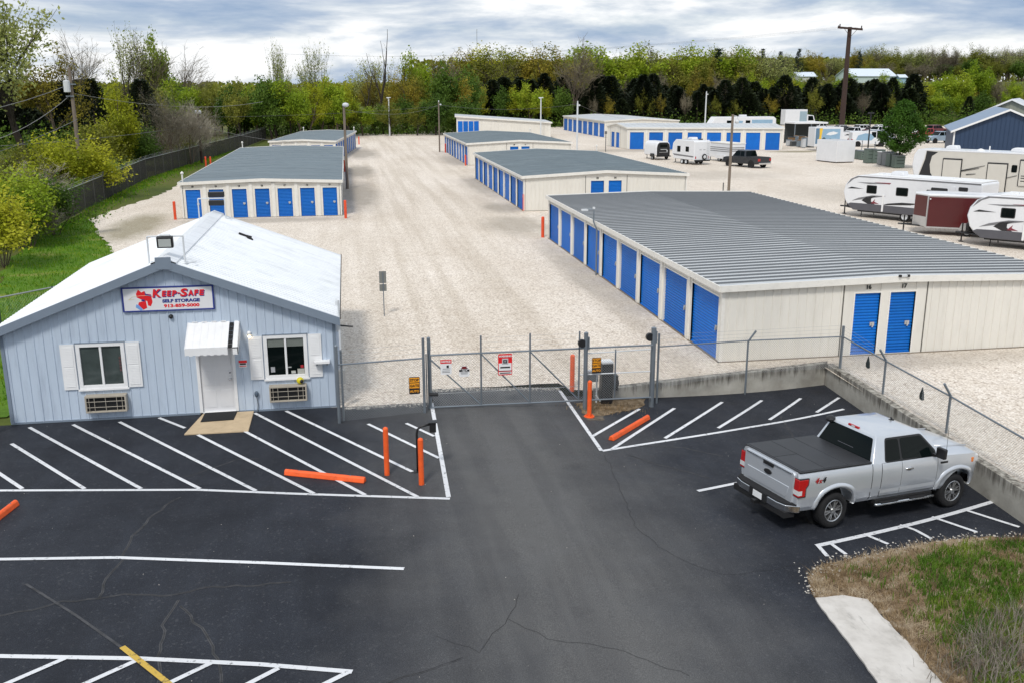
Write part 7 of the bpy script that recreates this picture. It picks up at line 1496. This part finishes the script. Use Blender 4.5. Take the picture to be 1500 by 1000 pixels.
# blue building at the right
def gable(name, lb, pos, rz, W_, D_, he, hr, wm, rm, trim):
    o_ = thing(name, lb, 'building', pos, rz); mx_ = W_/2
    mb = MB(); mb.add([(0, 0, 0), (W_, 0, 0), (W_, 0, he), (mx_, 0, hr), (0, 0, he), (0, D_, 0), (W_, D_, 0), (W_, D_, he), (mx_, D_, hr), (0, D_, he)], [(0, 1, 2, 3, 4), (9, 8, 7, 6, 5), (0, 4, 9, 5), (1, 6, 7, 2)])
    x = .3
    while x < W_: mb.prism([(-.05, 0), (.05, 0), (.03, .05), (-.03, .05)], (x, 0, .05), (1, 0, 0), (0, -1, 0), (0, 0, he+(hr-he)*(1-abs(x-mx_)/mx_)-.1)); x += .5
    mb.build('wall', wm, o_, org=(0, 0, 0), fix=True); mb = MB(); tr2 = MB(); k = (hr-he)/mx_
    for xe in (-.4, W_+.4):
        ze = he-k*.4; v = [(mx_, -.4, hr+.1), (xe, -.4, ze+.1), (xe, D_+.4, ze+.1), (mx_, D_+.4, hr+.1)]; mb.add(v+[(p[0], p[1], p[2]-.12) for p in v], [(0, 1, 2, 3), (7, 6, 5, 4), (0, 4, 5, 1), (1, 5, 6, 2), (2, 6, 7, 3)])
        tr2.obox((mx_, -.46, hr-.12), (xe-mx_, 0, ze-hr), (0, .05, 0), (0, 0, .25))
    mb.build('roof', rm, o_, org=(0, 0, 0), fix=True)
    if trim: tr2.box(-.02, .16, -.03, 0, 0, he)
    tr2.build('trim', MT['white'], o_, org=(0, 0, 0), fix=True); return o_
gable('blue_building', 'dark blue steel building with white trimmed gable at the right edge', at(1393, 233), R_(-31), 12.2, 20, 3.55, 6.15, MT['steel_blue'], flat('pale blue grey roof', rgb(126, 144, 166), .4), 1)
gp2 = puty(1405, 132); gable('grey_building', 'grey gabled shed with pale roof standing behind the blue building', gp2, R_(-40), 14, 16, 3.9, 7.2, flat('grey green siding', rgb(140, 142, 128), .6), flat('pale grey roof', rgb(196, 200, 205), .45), 0)
# farm buildings on the hill
def barn(lb, u, v, Y, w_, d_, he, hr, wallm, roofm):
    x, z = col(u, Y, v); z = hill(x, Y); o_ = wthing('farm_building', lb, 'barn', (x, Y, z)); z -= .3; x0, x1, y0, y1 = x-w_/2, x+w_/2, Y, Y+d_; my = (y0+y1)/2
    mb = MB(); mb.add([(x0, y0, z), (x1, y0, z), (x1, y1, z), (x0, y1, z), (x0, y0, z+he), (x1, y0, z+he), (x1, y1, z+he), (x0, y1, z+he), (x0, my, z+hr), (x1, my, z+hr)], [(0, 1, 5, 4), (1, 2, 6, 9, 5), (2, 3, 7, 6), (3, 0, 4, 8, 7)]); mb.build('wall', wallm, o_, fix=True)
    mb = MB()
    for ya, s in ((y0-.4, 1), (y1+.4, -1)): v_ = [(x0-.4, ya, z+he-.1), (x1+.4, ya, z+he-.1), (x1+.4, my, z+hr+.1), (x0-.4, my, z+hr+.1)]; mb.add(v_+[(p[0], p[1], p[2]-.15) for p in v_], [(0, 1, 2, 3), (7, 6, 5, 4), (0, 4, 5, 1), (1, 5, 6, 2), (3, 7, 4, 0)])
    mb.build('roof', roofm, o_, fix=True); return o_
pw, prf, pg = flat('pale green siding', rgb(190, 205, 200), .6), flat('bright metal roof', rgb(205, 215, 225), .4), flat('white siding', rgb(215, 215, 212), .6)
barn('long pale barn with bright metal roof on the hill right of the power pole', 1280, 118, 330, 17, 12, 2.7, 5.2, pw, prf); barn('small pale blue shed beside the barn on the hill', 1323, 114, 328, 2.6, 3, 2.4, 3.2, flat('pale blue siding', rgb(150, 180, 195), .6), prf)
barn('white low farmhouse on the hill left of the power pole', 1183, 112, 345, 7, 7, 2.2, 3.6, pg, prf)
barn('pale industrial shed behind the left trees', 325, 128, 300, 24, 14, 4.5, 6.0, pg, prf); barn('pale shed roof showing between the middle trees', 685, 130, 300, 9, 9, 3.5, 5, pg, prf); barn('white far house peeping through the left middle trees', 425, 124, 420, 12, 9, 3, 4.5, pg, prf)
# ---------------------------------------------------------------- trees
def leaf_mat(name, cols, trans=.35, scale=.45):
    m = bpy.data.materials.new(name); m.use_nodes = True; t = NT(m); t.bsdf.inputs['Roughness'].default_value = .65; t.bsdf.inputs['Specular IOR Level'].default_value = .25
    n = t.noise(scale, 4, .65, t.co('Object')); oi = t.new('ShaderNodeObjectInfo')
    a = t.new('ShaderNodeMath', operation='MULTIPLY_ADD'); t.l.new(oi.outputs['Random'], a.inputs[0]); a.inputs[1].default_value = .22; a.inputs[2].default_value = -.11
    b = t.new('ShaderNodeMath', operation='ADD'); t.l.new(n.outputs[0], b.inputs[0]); t.l.new(a.outputs[0], b.inputs[1])
    c = t.ramp(b.outputs[0], [(.30, cols[0]), (.5, cols[1]), (.7, cols[2])]).outputs[0]; t.color(c)
    tr = t.new('ShaderNodeBsdfTranslucent'); t.l.new(c, tr.inputs[0]); ms = t.new('ShaderNodeMixShader'); ms.inputs[0].default_value = trans
    t.l.new(t.bsdf.outputs[0], ms.inputs[1]); t.l.new(tr.outputs[0], ms.inputs[2]); t.l.new(ms.outputs[0], t.n['Material Output'].inputs[0]); return m
LM = dict(bright=leaf_mat('fresh spring leaves', [(.13, .21, .012), (.26, .36, .018), (.40, .46, .04)]),
          yellow=leaf_mat('yellow green leaves', [(.22, .26, .012), (.40, .42, .02), (.55, .53, .05)]),
          olive=leaf_mat('olive leaves', [(.11, .125, .015), (.20, .215, .026), (.31, .30, .05)]),
          gold=leaf_mat('gold green buds', [(.16, .135, .018), (.30, .25, .028), (.44, .35, .045)]),
          mid=leaf_mat('mid green leaves', [(.045, .09, .012), (.085, .155, .018), (.15, .23, .03)]),
          cedar=leaf_mat('dark cedar needles', [(.006, .011, .004), (.014, .023, .008), (.030, .042, .013)], .1),
          pine=leaf_mat('dark pine needles', [(.010, .02, .012), (.018, .034, .018), (.03, .05, .024)], .1),
          twig=leaf_mat('grey brown twigs', [(.11, .092, .06), (.17, .145, .095), (.25, .22, .15)], .0),
          greytwig=leaf_mat('pale grey twigs', [(.17, .15, .115), (.26, .235, .18), (.36, .33, .26)], .0),
          pale=leaf_mat('pale budding leaves', [(.2, .23, .06), (.32, .36, .1), (.44, .46, .17)]),
          round=leaf_mat('dense maple leaves', [(.03, .08, .008), (.065, .15, .014), (.14, .25, .025)]))
def grow(mb, tips, p, d, L, r, lvl, maxl, rg, spread, nchild, up=.12, nseg=3, first=.35):
    pts = [p.copy()]; rs = [r]; q = p.copy(); dd = d.copy(); r1 = r*.55
    for k in range(nseg):
        dd = (dd + Vector((rg.gauss(0, .13), rg.gauss(0, .13), rg.gauss(0, .06)+up))).normalized(); q = q + dd*(L/nseg); pts.append(q.copy()); rs.append(r+(r1-r)*(k+1)/nseg)
    mb.tube(pts, rs, 6 if lvl == 0 else (4 if lvl == 1 else 3), False)
    if lvl >= maxl-1: tips.append((pts, r1, lvl))
    if lvl >= maxl: return
    for c in range(nchild[lvl]):
        f = first+(1-first)*(c+rg.random()*.8)/nchild[lvl]; f = min(f, .99); i = min(int(f*nseg), nseg-1); o = pts[i].lerp(pts[i+1], f*nseg-i)
        ax = (pts[i+1]-pts[i]).normalized(); s_ = ax.orthogonal().normalized(); a = rg.random()*6.283+c*2.4; side = s_*math.cos(a)+ax.cross(s_)*math.sin(a)
        sp = spread[lvl]*rg.uniform(.75, 1.25); nd = (ax*math.cos(sp)+side*math.sin(sp)).normalized()
        grow(mb, tips, o, nd, L*rg.uniform(*LF)*(1.15-.35*f), r1*rg.uniform(.45, .7), lvl+1, maxl, rg, spread, nchild, up, 3, .2)
    grow(mb, tips, pts[-1], dd, L*LEAD, r1*.85, lvl+1, maxl, rg, spread, nchild, up, 3, .2)
def leaf(mb, c, s, rg, asp=.55, up=None):
    n = Vector((rg.gauss(0, 1), rg.gauss(0, 1), rg.gauss(0, 1)+.5)).normalized() if up is None else up; a = n.orthogonal().normalized(); th = rg.random()*6.283; b = n.cross(a); u = a*math.cos(th)+b*math.sin(th); v = n.cross(u)
    mb.add([c-u*s*.5, c+v*s*asp*.5, c+u*s*.5, c-v*s*asp*.5], [(0, 1, 2, 3)])
VAR = {}; LF = (.5, .72); LEAD = .62
def variant(key, seed, H, kind, **k):
    global LF, LEAD
    rg = random.Random(seed); tm, lm = MB(), MB(); LF = k.get('lf', (.5, .72)); LEAD = k.get('lead', .62)
    if kind in ('decid', 'bare', 'shrub'):
        tips = []; stems = k.get('stems', 1); maxl = k.get('maxl', 3)
        for s in range(stems):
            a = rg.random()*6.283; tilt = 0 if stems == 1 else rg.uniform(.15, .6)
            d = Vector((math.cos(a)*math.sin(tilt), math.sin(a)*math.sin(tilt), math.cos(tilt))); grow(tm, tips, Vector((math.cos(a)*.15*(stems > 1), math.sin(a)*.15*(stems > 1), -.15)), d, H*k.get('trunk', .42), H*k.get('tr', .017)/(stems**.4), 0, maxl, rg, k.get('spread', (.65, .7, .7)), k.get('nchild', (6, 4, 3)), k.get('up', .12), 4, k.get('first', .35))
        if kind != 'bare':
            n = k.get('leaves', 4500); ls = k.get('ls', .42); sg = k.get('sg', .45)
            for i in range(n):
                pts, r_, lv = tips[rg.randrange(len(tips))]; j = rg.randrange(len(pts)-1); c = pts[j].lerp(pts[j+1], rg.random())+Vector((rg.gauss(0, sg), rg.gauss(0, sg), rg.gauss(0, sg*.8))); leaf(lm, c, ls*rg.uniform(.6, 1.3), rg)
        else:
            for (pts, r_, lv) in tips:
                for q in range(k.get('tw', 5)):
                    j = rg.randrange(len(pts)-1); c = pts[j].lerp(pts[j+1], rg.random()); d = ((pts[-1]-pts[0]).normalized()+Vector((rg.gauss(0, .6), rg.gauss(0, .6), rg.gauss(0, .4)+.25))).normalized()*rg.uniform(.5, 1.2)*k.get('tl', 1.); s_ = d.orthogonal().normalized()*k.get('tww', .022); lm.add([c-s_, c+s_, c+d+s_*.3, c+d-s_*.3], [(0, 1, 2, 3)])
                    for w_ in range(2): e = c+d*rg.uniform(.3, .9); d2 = (d.normalized()+Vector((rg.gauss(0, .7), rg.gauss(0, .7), rg.gauss(0, .4)))).normalized()*rg.uniform(.3, .7)*k.get('tl', 1.); s2 = s_*.6; lm.add([e-s2, e+s2, e+d2], [(0, 1, 2)])
    elif kind == 'egg':
        tips = []; grow(tm, tips, Vector((0, 0, -.2)), Vector((0, 0, 1)), H*.5, H*.022, 0, 2, rg, (.7, .7), (7, 4), .1, 4, .3); ph = [rg.random()*6.28 for _ in range(6)]
        cl = []
        for i in range(170):
            f = rg.uniform(.02, 1); a = rg.random()*6.283; Rz = .37*H*min(1, (f/.3))**.6*(1-max(0, f-.3)/.7)**.62*(1+.1*math.sin(3*a+ph[0]+f*5)+.08*math.sin(5*a+ph[1])); q = math.sqrt(rg.uniform(.35, 1.02)); cl.append(Vector((math.cos(a)*Rz*q, math.sin(a)*Rz*q, H*(.27+.73*f))))
        for i in range(k['leaves']): leaf(lm, cl[rg.randrange(len(cl))]+Vector((rg.gauss(0, .24), rg.gauss(0, .24), rg.gauss(0, .2))), k['ls']*rg.uniform(.6, 1.2), rg)
    elif kind == 'cedar':
        tm.tube([(0, 0, -.2), (0, 0, H*.9)], [H*.018, .03], 6, False); R0 = H*k.get('rad', .27); n = k.get('leaves', 5200); ph = [rg.random()*6.28 for _ in range(6)]
        for i in range(n):
            f = rg.random()**1.25; z = H*(.03+.96*f); a = rg.random()*6.283
            lump = 1+.16*math.sin(3*a+ph[0]+z*1.3)+.14*math.sin(5*a+ph[1]-z*2.1)+.12*math.sin(2*a+ph[2]+z*.7); Rz = R0*min(1, f*7+.35)*(1-f)**k.get('pw', .75)*lump+.12
            rr = Rz*(math.sqrt(rg.uniform(.22, 1.05)) if rg.random() > .14 else rg.uniform(1., 1.38)); c = Vector((math.cos(a)*rr, math.sin(a)*rr, z+rg.gauss(0, .12)))
            u = Vector((math.cos(a), math.sin(a), rg.uniform(-.1, .9))).normalized(); s_ = u.orthogonal().normalized(); th = rg.random()*6.283; s_ = s_*math.cos(th)+u.cross(s_)*math.sin(th); L = rg.uniform(.25, .6)*k.get('ls', 1.); w_ = L*.3
            lm.add([c-s_*w_*.4, c+u*L*.5-s_*w_, c+u*L, c+u*L*.5+s_*w_], [(0, 1, 2, 3)])
    elif kind == 'pine':
        tm.tube([(0, 0, -.2), (.1, 0, H*.5), (0, 0, H*.96)], [H*.02, H*.014, .03], 6, False)
        for z in [H*(.32+.66*q/13) for q in range(14)]:
            for b_ in range(5):
                a = rg.random()*6.283; L = H*.22*(1.08-z/H)*rg.uniform(.7, 1.3)+.25; p1 = Vector((math.cos(a)*L, math.sin(a)*L, z+L*.15)); tm.tube([(0, 0, z), p1], [.06, .02], 3, False)
                for q in range(34): leaf(lm, Vector((0, 0, z)).lerp(p1, rg.uniform(.3, 1.05))+Vector((rg.gauss(0, .28), rg.gauss(0, .28), rg.gauss(0, .16))), .5, rg, .3)
    me_t = bpy.data.meshes.new(key+'_trunk'); me_t.from_pydata(tm.v, [], tm.f); me_t.materials.append(MT[k.get('bark', 'bark')]); me_t.polygons.foreach_set('use_smooth', [True]*len(me_t.polygons))
    me_l = bpy.data.meshes.new(key+'_crown'); me_l.from_pydata(lm.v, [], lm.f); me_l.materials.append(LM[k['lm']])
    zs = sorted(v[2] for v in (lm.v or tm.v)); top_ = zs[int(len(zs)*.995)]; rs_ = sorted(math.hypot(v[0], v[1]) for v in (lm.v or tm.v)); VAR[key] = (me_t, me_l, top_, rs_[int(len(rs_)*.95)])
# kinds
for i in range(3): variant('bright%d' % i, 10+i, 12, 'decid', lm='bright', leaves=6500, sg=.38, ls=.36)
for i in range(2): variant('yellow%d' % i, 20+i, 12, 'decid', lm='yellow', leaves=5000, sg=.33, ls=.31)
for i in range(3): variant('olive%d' % i, 30+i, 13, 'decid', lm='olive', leaves=4000, sg=.34, ls=.32, bark='bark_dark', trunk=.45)
for i in range(3): variant('gold%d' % i, 40+i, 13, 'decid', lm='gold', leaves=3600, sg=.32, ls=.31, trunk=.45)
for i in range(2): variant('pale%d' % i, 50+i, 13, 'decid', lm='pale', leaves=2700, sg=.2, ls=.25, trunk=.3, up=.13, tr=.02, nchild=(6, 5, 4), spread=(.5, .5, .55), bark='bark_dark', first=.55, lf=(.85, 1.1), lead=.8)
for i in range(2): variant('mid%d' % i, 60+i, 10, 'decid', lm='mid', leaves=5400, sg=.5, ls=.4, bark='bark_dark')
for i in range(3): variant('bare%d' % i, 70+i, 13, 'bare', lm='twig', nchild=(7, 5, 3), tw=4, tl=1.1, trunk=.34, up=.13, first=.45, lf=(.65, .95), lead=.75, spread=(.5, .55, .6))
variant('grey0', 77, 13, 'bare', lm='greytwig', nchild=(7, 5, 3), tw=4, tl=1.2, trunk=.4, up=.2, spread=(.5, .55, .6))
for i in range(4): variant('cedar%d' % i, 80+i, 11, 'cedar', lm='cedar', leaves=7500, ls=.85, rad=(.27, .22, .32, .25)[i], pw=(.75, .6, .9, .5)[i])
variant('pine0', 90, 14, 'pine', lm='pine', bark='bark_dark')
variant('snag0', 95, 13, 'bare', lm='twig', nchild=(3, 1, 1), maxl=2, tw=1, tl=.9, trunk=.55, tr=.02, bark='bark_dark', spread=(.45, .5, .5), up=.2)
for i in range(2): variant('shrub%d' % i, 100+i, 5, 'shrub', lm='bright', stems=6, leaves=5600, sg=.28, ls=.22, trunk=.5, tr=.014, nchild=(5, 4, 2))
for i in range(2): variant('yshrub%d' % i, 105+i, 5, 'shrub', lm='yellow', stems=6, leaves=5200, sg=.26, ls=.21, trunk=.5, tr=.014, nchild=(5, 4, 2))
variant('mshrub0', 110, 5, 'shrub', lm='mid', stems=6, leaves=6000, sg=.28, ls=.22, trunk=.5, tr=.014, nchild=(5, 4, 2))
variant('oshrub0', 113, 5, 'shrub', lm='olive', stems=6, leaves=3600, sg=.28, ls=.21, trunk=.5, tr=.014, nchild=(5, 4, 2))
for i in range(2): variant('bshrub%d' % i, 115+i, 6, 'bare', lm='greytwig', stems=7, nchild=(5, 4, 3), maxl=3, tw=2, tl=.6, trunk=.45, tr=.013, tww=.013, up=.1)
variant('cotton0', 120, 20, 'decid', lm='pale', leaves=5200, sg=.42, ls=.40, trunk=.33, tr=.022, nchild=(6, 5, 4), bark='bark_dark', up=.1, first=.5, lf=(.75, 1.0), lead=.75, spread=(.55, .55, .6))
variant('round0', 125, 7, 'egg', lm='round', leaves=15000, ls=.25, bark='bark_dark')
NAME = dict(bright='spring_tree', yellow='spring_tree', olive='budding_tree', gold='budding_tree', pale='budding_tree', mid='leafy_tree', bare='bare_tree', grey='bare_tree', cedar='cedar_tree', pine='pine_tree', snag='dead_tree', shrub='shrub', yshrub='shrub', mshrub='shrub', oshrub='shrub', bshrub='bare_shrub', cotton='cottonwood_tree', round='maple_tree')
tr_rnd = random.Random(99)
def tree(u, Y, vtop, kind, label, group=None, wx=1., vbase=None, idx=None):
    x, ztop_ = col(u, Y, vtop); z0 = hill(x, Y)-.1; keys = sorted(k_ for k_ in VAR if k_.rstrip('0123456789') == kind); key = keys[(idx if idx is not None else tr_rnd.randrange(len(keys))) % len(keys)]
    me_t, me_l, H0, R0 = VAR[key]; h = max(1.2, ztop_-z0); s = h/H0
    o = thing(NAME[kind], label, 'shrub' if 'shrub' in kind else 'tree', (x, Y, z0), tr_rnd.random()*6.283, group); sw = s*wx*tr_rnd.uniform(.92, 1.1); o.scale = (sw, sw, s)
    a = bpy.data.objects.new('stem' if 'shrub' in kind else 'trunk', me_t); C.objects.link(a); a.parent = o; b = bpy.data.objects.new('twigs' if kind in ('bare', 'grey', 'snag', 'bshrub') else 'crown', me_l); C.objects.link(b); b.parent = o
    return o
T = tree
# the individual trees one can point to
T(12, 128, -16, 'cotton', 'tallest tree at the top left corner, gold green leaves on dark limbs')
T(62, 150, 70, 'gold', 'gold green tree just right of the tallest left tree')
T(97, 200, 48, 'bare', 'bare grey tree behind the transformer pole')
T(170, 210, 41, 'pale', 'tall loose olive tree against the sky, left group', wx=.7)
T(203, 212, 54, 'bare', 'bare brown tree between the olive and the bright green trees at left'); T(234, 214, 52, 'bright', 'narrow bright green tree against the sky at left', wx=.45); T(263, 216, 68, 'bare', 'bare grey tree right of the narrow bright green one')
T(392, 205, 64, 'pale', 'left one of two tall sparse trees against the pale horizon', wx=.48, idx=0); T(468, 208, 64, 'pale', 'right one of two tall sparse trees against the pale horizon', wx=.5, idx=1)
T(537, 200, 64, 'snag', 'dead dark snag with three bare limbs against the sky'); T(522, 205, 104, 'snag', 'shorter dead snag left of the tall one')
T(565, 222, 84, 'pale', 'pale budding tree right of the dead snag'); T(592, 215, 92, 'olive', 'olive tree leaning over the end of the gravel drive', wx=.8); T(623, 218, 80, 'bright', 'dense bright green tree behind the white light pole', wx=.7)
T(838, 232, 58, 'bare', 'tall bare tree standing above the middle tree line', wx=.8); T(1327, 101, 149, 'round', 'round dense green tree standing alone in the gravel yard', wx=.86)
T(165, 112, 122, 'yellow', 'yellow green tree leaning by the transformer pole'); T(205, 132, 118, 'cedar', 'dark conifer between the yellow green tree and the bare grey thicket')
T(243, 117, 126, 'bshrub', 'grey bare thicket left of the dark twin lamp pole', wx=.85); T(272, 121, 150, 'bshrub', 'grey bare thicket behind the dark twin lamp pole', wx=.9)
T(228, 150, 122, 'olive', 'olive tree behind the grey bare thicket'); T(1052, 265, 72, 'pine', 'tall dark pine above the right of the middle tree line'); T(1118, 360, 72, 'pine', 'dark pine left of three on the hill crest'); T(1144, 360, 76, 'pine', 'middle dark pine of three on the hill crest'); T(1171, 350, 72, 'pine', 'broad dark pine on the hill crest left of the power pole'); T(1260, 360, 76, 'pine', 'dark pine just right of the power pole')
T(1440, 262, 92, 'bright', 'tall bright green tree above the blue building', wx=.8); T(1482, 250, 120, 'bright', 'bright green tree right of the blue building ridge', wx=.9); T(1390, 262, 118, 'yellow', 'yellow green tree below the hill field')
# boundary shrubs on the left
G1 = 'shrubs beyond the left boundary fence'
SH = [(22, 60, 246, 'shrub', 'fresh green shrub hiding the near end of the boundary fence'), (-4, 62, 236, 'oshrub', 'olive shrub at the left frame edge above the fresh green one'), (40, 62, 268, 'shrub', 'bright green shrub touching the first boundary fence post'), (12, 58, 262, 'shrub', 'bright green shrub at the left frame edge behind the fence'), (45, 66, 232, 'bshrub', 'grey bare shrub near the left frame edge'), (92, 76, 196, 'yshrub', 'brightest yellow green shrub left of the boundary fence'), (125, 77, 208, 'yshrub', 'yellow green shrub leaning over the boundary fence'), (150, 82, 238, 'shrub', 'low green shrub spilling over the boundary fence top'), (60, 80, 205, 'oshrub', 'olive shrub under the hanging service wire'), (28, 88, 214, 'oshrub', 'olive shrub in front of the left meadow'), (178, 92, 236, 'mshrub', 'dark green shrub at the bend of the boundary fence'), (-8, 52, 276, 'yshrub', 'yellow green shrub cut off by the left frame edge'), (75, 63, 258, 'mshrub', 'dark green shrub just behind the near end of the boundary fence'), (172, 106, 172, 'yshrub', 'yellow green shrub under the yellow green tree'), (205, 108, 188, 'mshrub', 'dark green shrub beneath the dark conifer'), (232, 113, 186, 'bshrub', 'small bare shrub above the fence left of the dark lamp pole'), (262, 122, 182, 'oshrub', 'olive shrub behind the dark lamp pole'), (292, 130, 158, 'bshrub', 'bare shrub right of the dark lamp pole'), (108, 95, 222, 'oshrub', 'olive shrub at the foot of the transformer pole'), (135, 100, 176, 'oshrub', 'olive shrub right of the transformer pole'), (40, 58, 288, 'bshrub', 'grey twiggy shrub low at the left fence'), (105, 72, 262, 'shrub', 'green shrub pushing through the near boundary fence')]
for u, Y, vt, kd, lb in SH: T(u-4, Y+(0 if Y < 71 else 7), vt, kd, lb, G1, wx=1.2)
def row(us, Y, vt, kinds, label, group, wx=1., jy=6, jv=5, ju=6):
    for u in us:
        kd = tr_rnd.choice(kinds); lb = label if isinstance(label, str) else label[kd]
        T(u+tr_rnd.uniform(-ju, ju), Y+tr_rnd.uniform(-jy, jy), vt+tr_rnd.uniform(-jv, jv), kd, lb, group+(' (%s)' % kd if not isinstance(label, str) else ''), wx*tr_rnd.uniform(.9, 1.15))
row(range(-14, 150, 13), 172, 124, ['cedar'], 'dark cedar in the black mass behind the left bushes', 'dark cedars at the left', 1.35, 8, 9)
row(range(-10, 130, 22), 165, 160, ['cedar'], 'low dark cedar in front of the black mass at the left', 'low dark cedars at the left', 1.7, 6, 8)
LL = dict(bright='bright green tree in the thicket behind the left fence', olive='olive tree in the thicket behind the left fence', mid='dark leafy tree in the thicket behind the left fence', yellow='yellow green tree in the thicket behind the left fence', bare='bare tree in the thicket behind the left fence')
row(range(285, 520, 15), 188, 124, ['bright', 'olive', 'mid', 'yellow', 'bright'], LL, 'thicket behind the left fence', .95, 12, 9)
row(range(320, 680, 16), 196, 150, ['mid', 'olive', 'mid', 'bright'], dict(bright='low bright green tree at the foot of the rear thicket', olive='low olive tree at the foot of the rear thicket', mid='low dark leafy tree at the foot of the rear thicket'), 'low trees of the rear thicket', 1.3, 5, 8)
row(range(120, 330, 22), 205, 126, ['olive', 'bare', 'mid', 'cedar'], dict(olive='olive tree under the left skyline trees', bare='bare tree under the left skyline trees', mid='dark leafy tree under the left skyline trees', cedar='dark cedar under the left skyline trees'), 'trees under the left skyline', 1.1, 8, 8)
row(range(545, 700, 20), 212, 106, ['olive', 'gold', 'bare', 'mid'], dict(olive='olive tree at the end of the gravel drive', gold='gold budding tree at the end of the gravel drive', bare='bare tree at the end of the gravel drive', mid='dark leafy tree at the end of the gravel drive'), 'trees at the end of the drive', .9, 5, 9)
row(range(664, 1350, 13), 238, 122, ['cedar'], 'dark cedar of the long row behind the yard', 'dark cedars behind the yard', 1.4, 5, 13, 9)
row(range(672, 1345, 38), 231, 132, ['bare', 'olive', 'mid', 'olive', 'gold'], dict(bare='bare tree standing in front of the dark cedar row', olive='olive tree standing in front of the dark cedar row', mid='dark leafy tree standing in front of the dark cedar row', gold='gold budding tree standing in front of the dark cedar row'), 'trees in front of the cedar row', .8, 1, 16, 14)
row(range(672, 1350, 27), 234, 140, ['cedar'], 'low dark cedar in front of the long dark row', 'low dark cedars behind the yard', 1.8, 2, 7)
row(range(1345, 1520, 20), 236, 142, ['cedar', 'mid', 'cedar', 'bright'], dict(cedar='dark cedar behind the blue building', mid='dark leafy tree behind the blue building', bright='bright green tree behind the blue building'), 'trees behind the blue building', 1.3, 4, 9)
BL = dict(gold='gold budding tree of the middle tree line', olive='olive tree of the middle tree line', bare='bare brown tree of the middle tree line', bright='bright green tree of the middle tree line', pale='pale budding tree of the middle tree line', yellow='yellow tree of the middle tree line')
row(range(645, 850, 9), 262, 80, ['gold', 'gold', 'olive', 'bare', 'yellow'], BL, 'middle tree line', 1.25, 8, 8); row(range(850, 1120, 9), 268, 77, ['olive', 'bright', 'pale', 'bare', 'olive'], BL, 'middle tree line', 1.25, 8, 9)
row(range(700, 1100, 28), 252, 108, ['gold', 'bare', 'olive', 'bright'], dict(gold='lower gold tree rising from the dark cedars', bare='lower bare tree rising from the dark cedars', olive='lower olive tree rising from the dark cedars', bright='lower bright tree rising from the dark cedars'), 'lower trees among the cedars', .85, 4, 9)
row((748, 775, 801, 688, 712), 231, 126, ['yellow', 'bright'], dict(yellow='small yellow green tree before the cedars', bright='small bright green tree before the cedars'), 'small bright trees before the cedars', .9, 1, 7)
row(range(1095, 1420, 13), 258, 116, ['bright', 'yellow', 'olive', 'bright', 'bare'], dict(bright='bright green tree below the hill farm', yellow='yellow green tree below the hill farm', olive='olive tree below the hill farm', bare='bare tree below the hill farm'), 'trees below the hill farm', 1.1, 6, 10)
row(range(1350, 1520, 14), 262, 118, ['bright', 'olive', 'bare', 'gold'], dict(bright='green tree on the slope at the far right', olive='olive tree on the slope at the far right', bare='bare tree on the slope at the far right', gold='gold tree on the slope at the far right'), 'trees on the far right slope', .9, 6, 8)
HL = dict(olive='olive tree on the hill crest', bare='bare tree on the hill crest', gold='gold tree on the hill crest', grey='grey bare tree on the hill crest', pale='pale tree on the hill crest')
row(range(1055, 1265, 11), 395, 80, ['olive', 'gold', 'bare', 'pale'], HL, 'trees on the hill crest', 1.5, 8, 7); row(range(1265, 1520, 8), 400, 72, ['olive', 'grey', 'bare', 'olive', 'pale'], HL, 'trees on the hill crest', 1.35, 8, 5)
row(range(1270, 1520, 13), 384, 92, ['olive', 'bare', 'mid', 'bare'], dict(olive='low olive tree in front of the crest trees', bare='low bare tree in front of the crest trees', mid='low dark tree in front of the crest trees'), 'low trees before the crest', 1.7, 4, 5)
# far-off woods as one mass
r = random.Random(55); mb = MB(); 
def farwood(u0, u1, Y, vt, n, s):
    for _ in range(n):
        u = r.uniform(u0, u1); y = Y+r.uniform(-25, 25); x, zt = col(u, y, vt+4*mnoise.noise(Vector((u*.05, Y*.1, 0)))+r.uniform(0, 3)); zb = hill(x, y); z = zb+(zt-zb)*r.random()**.7; leaf(mb, Vector((x, y, z)), s*r.uniform(.6, 1.3), r, .7)
farwood(-60, 700, 420, 126, 9000, 2.2); farwood(-100, 800, 640, 121, 7000, 3.2); farwood(600, 1300, 470, 88, 9000, 2.2); farwood(1000, 1600, 440, 84, 12000, 1.8)
tag(mb.build('far_woods', LM['olive']), kind='stuff')
r = random.Random(56); mb = MB()      # undergrowth along the rear boundary and below the cedars
def under(u0, u1, Y, h, n, s):
    for _ in range(n): u = r.uniform(u0, u1); y = Y+r.gauss(0, 2.5); x, _z = col(u, y); mb_z = abs(r.gauss(0, h)); leaf(mb, Vector((x, y, hill(x, y)+mb_z)), s*r.uniform(.6, 1.3), r, .6)
under(330, 700, 200, 1.6, 9000, .45); under(660, 1400, 229, 1.5, 7000, .5); under(-60, 300, 150, 1.6, 5000, .5); under(1340, 1530, 228, 2, 2500, .5)
tag(mb.build('undergrowth', LM['mid']), kind='stuff')
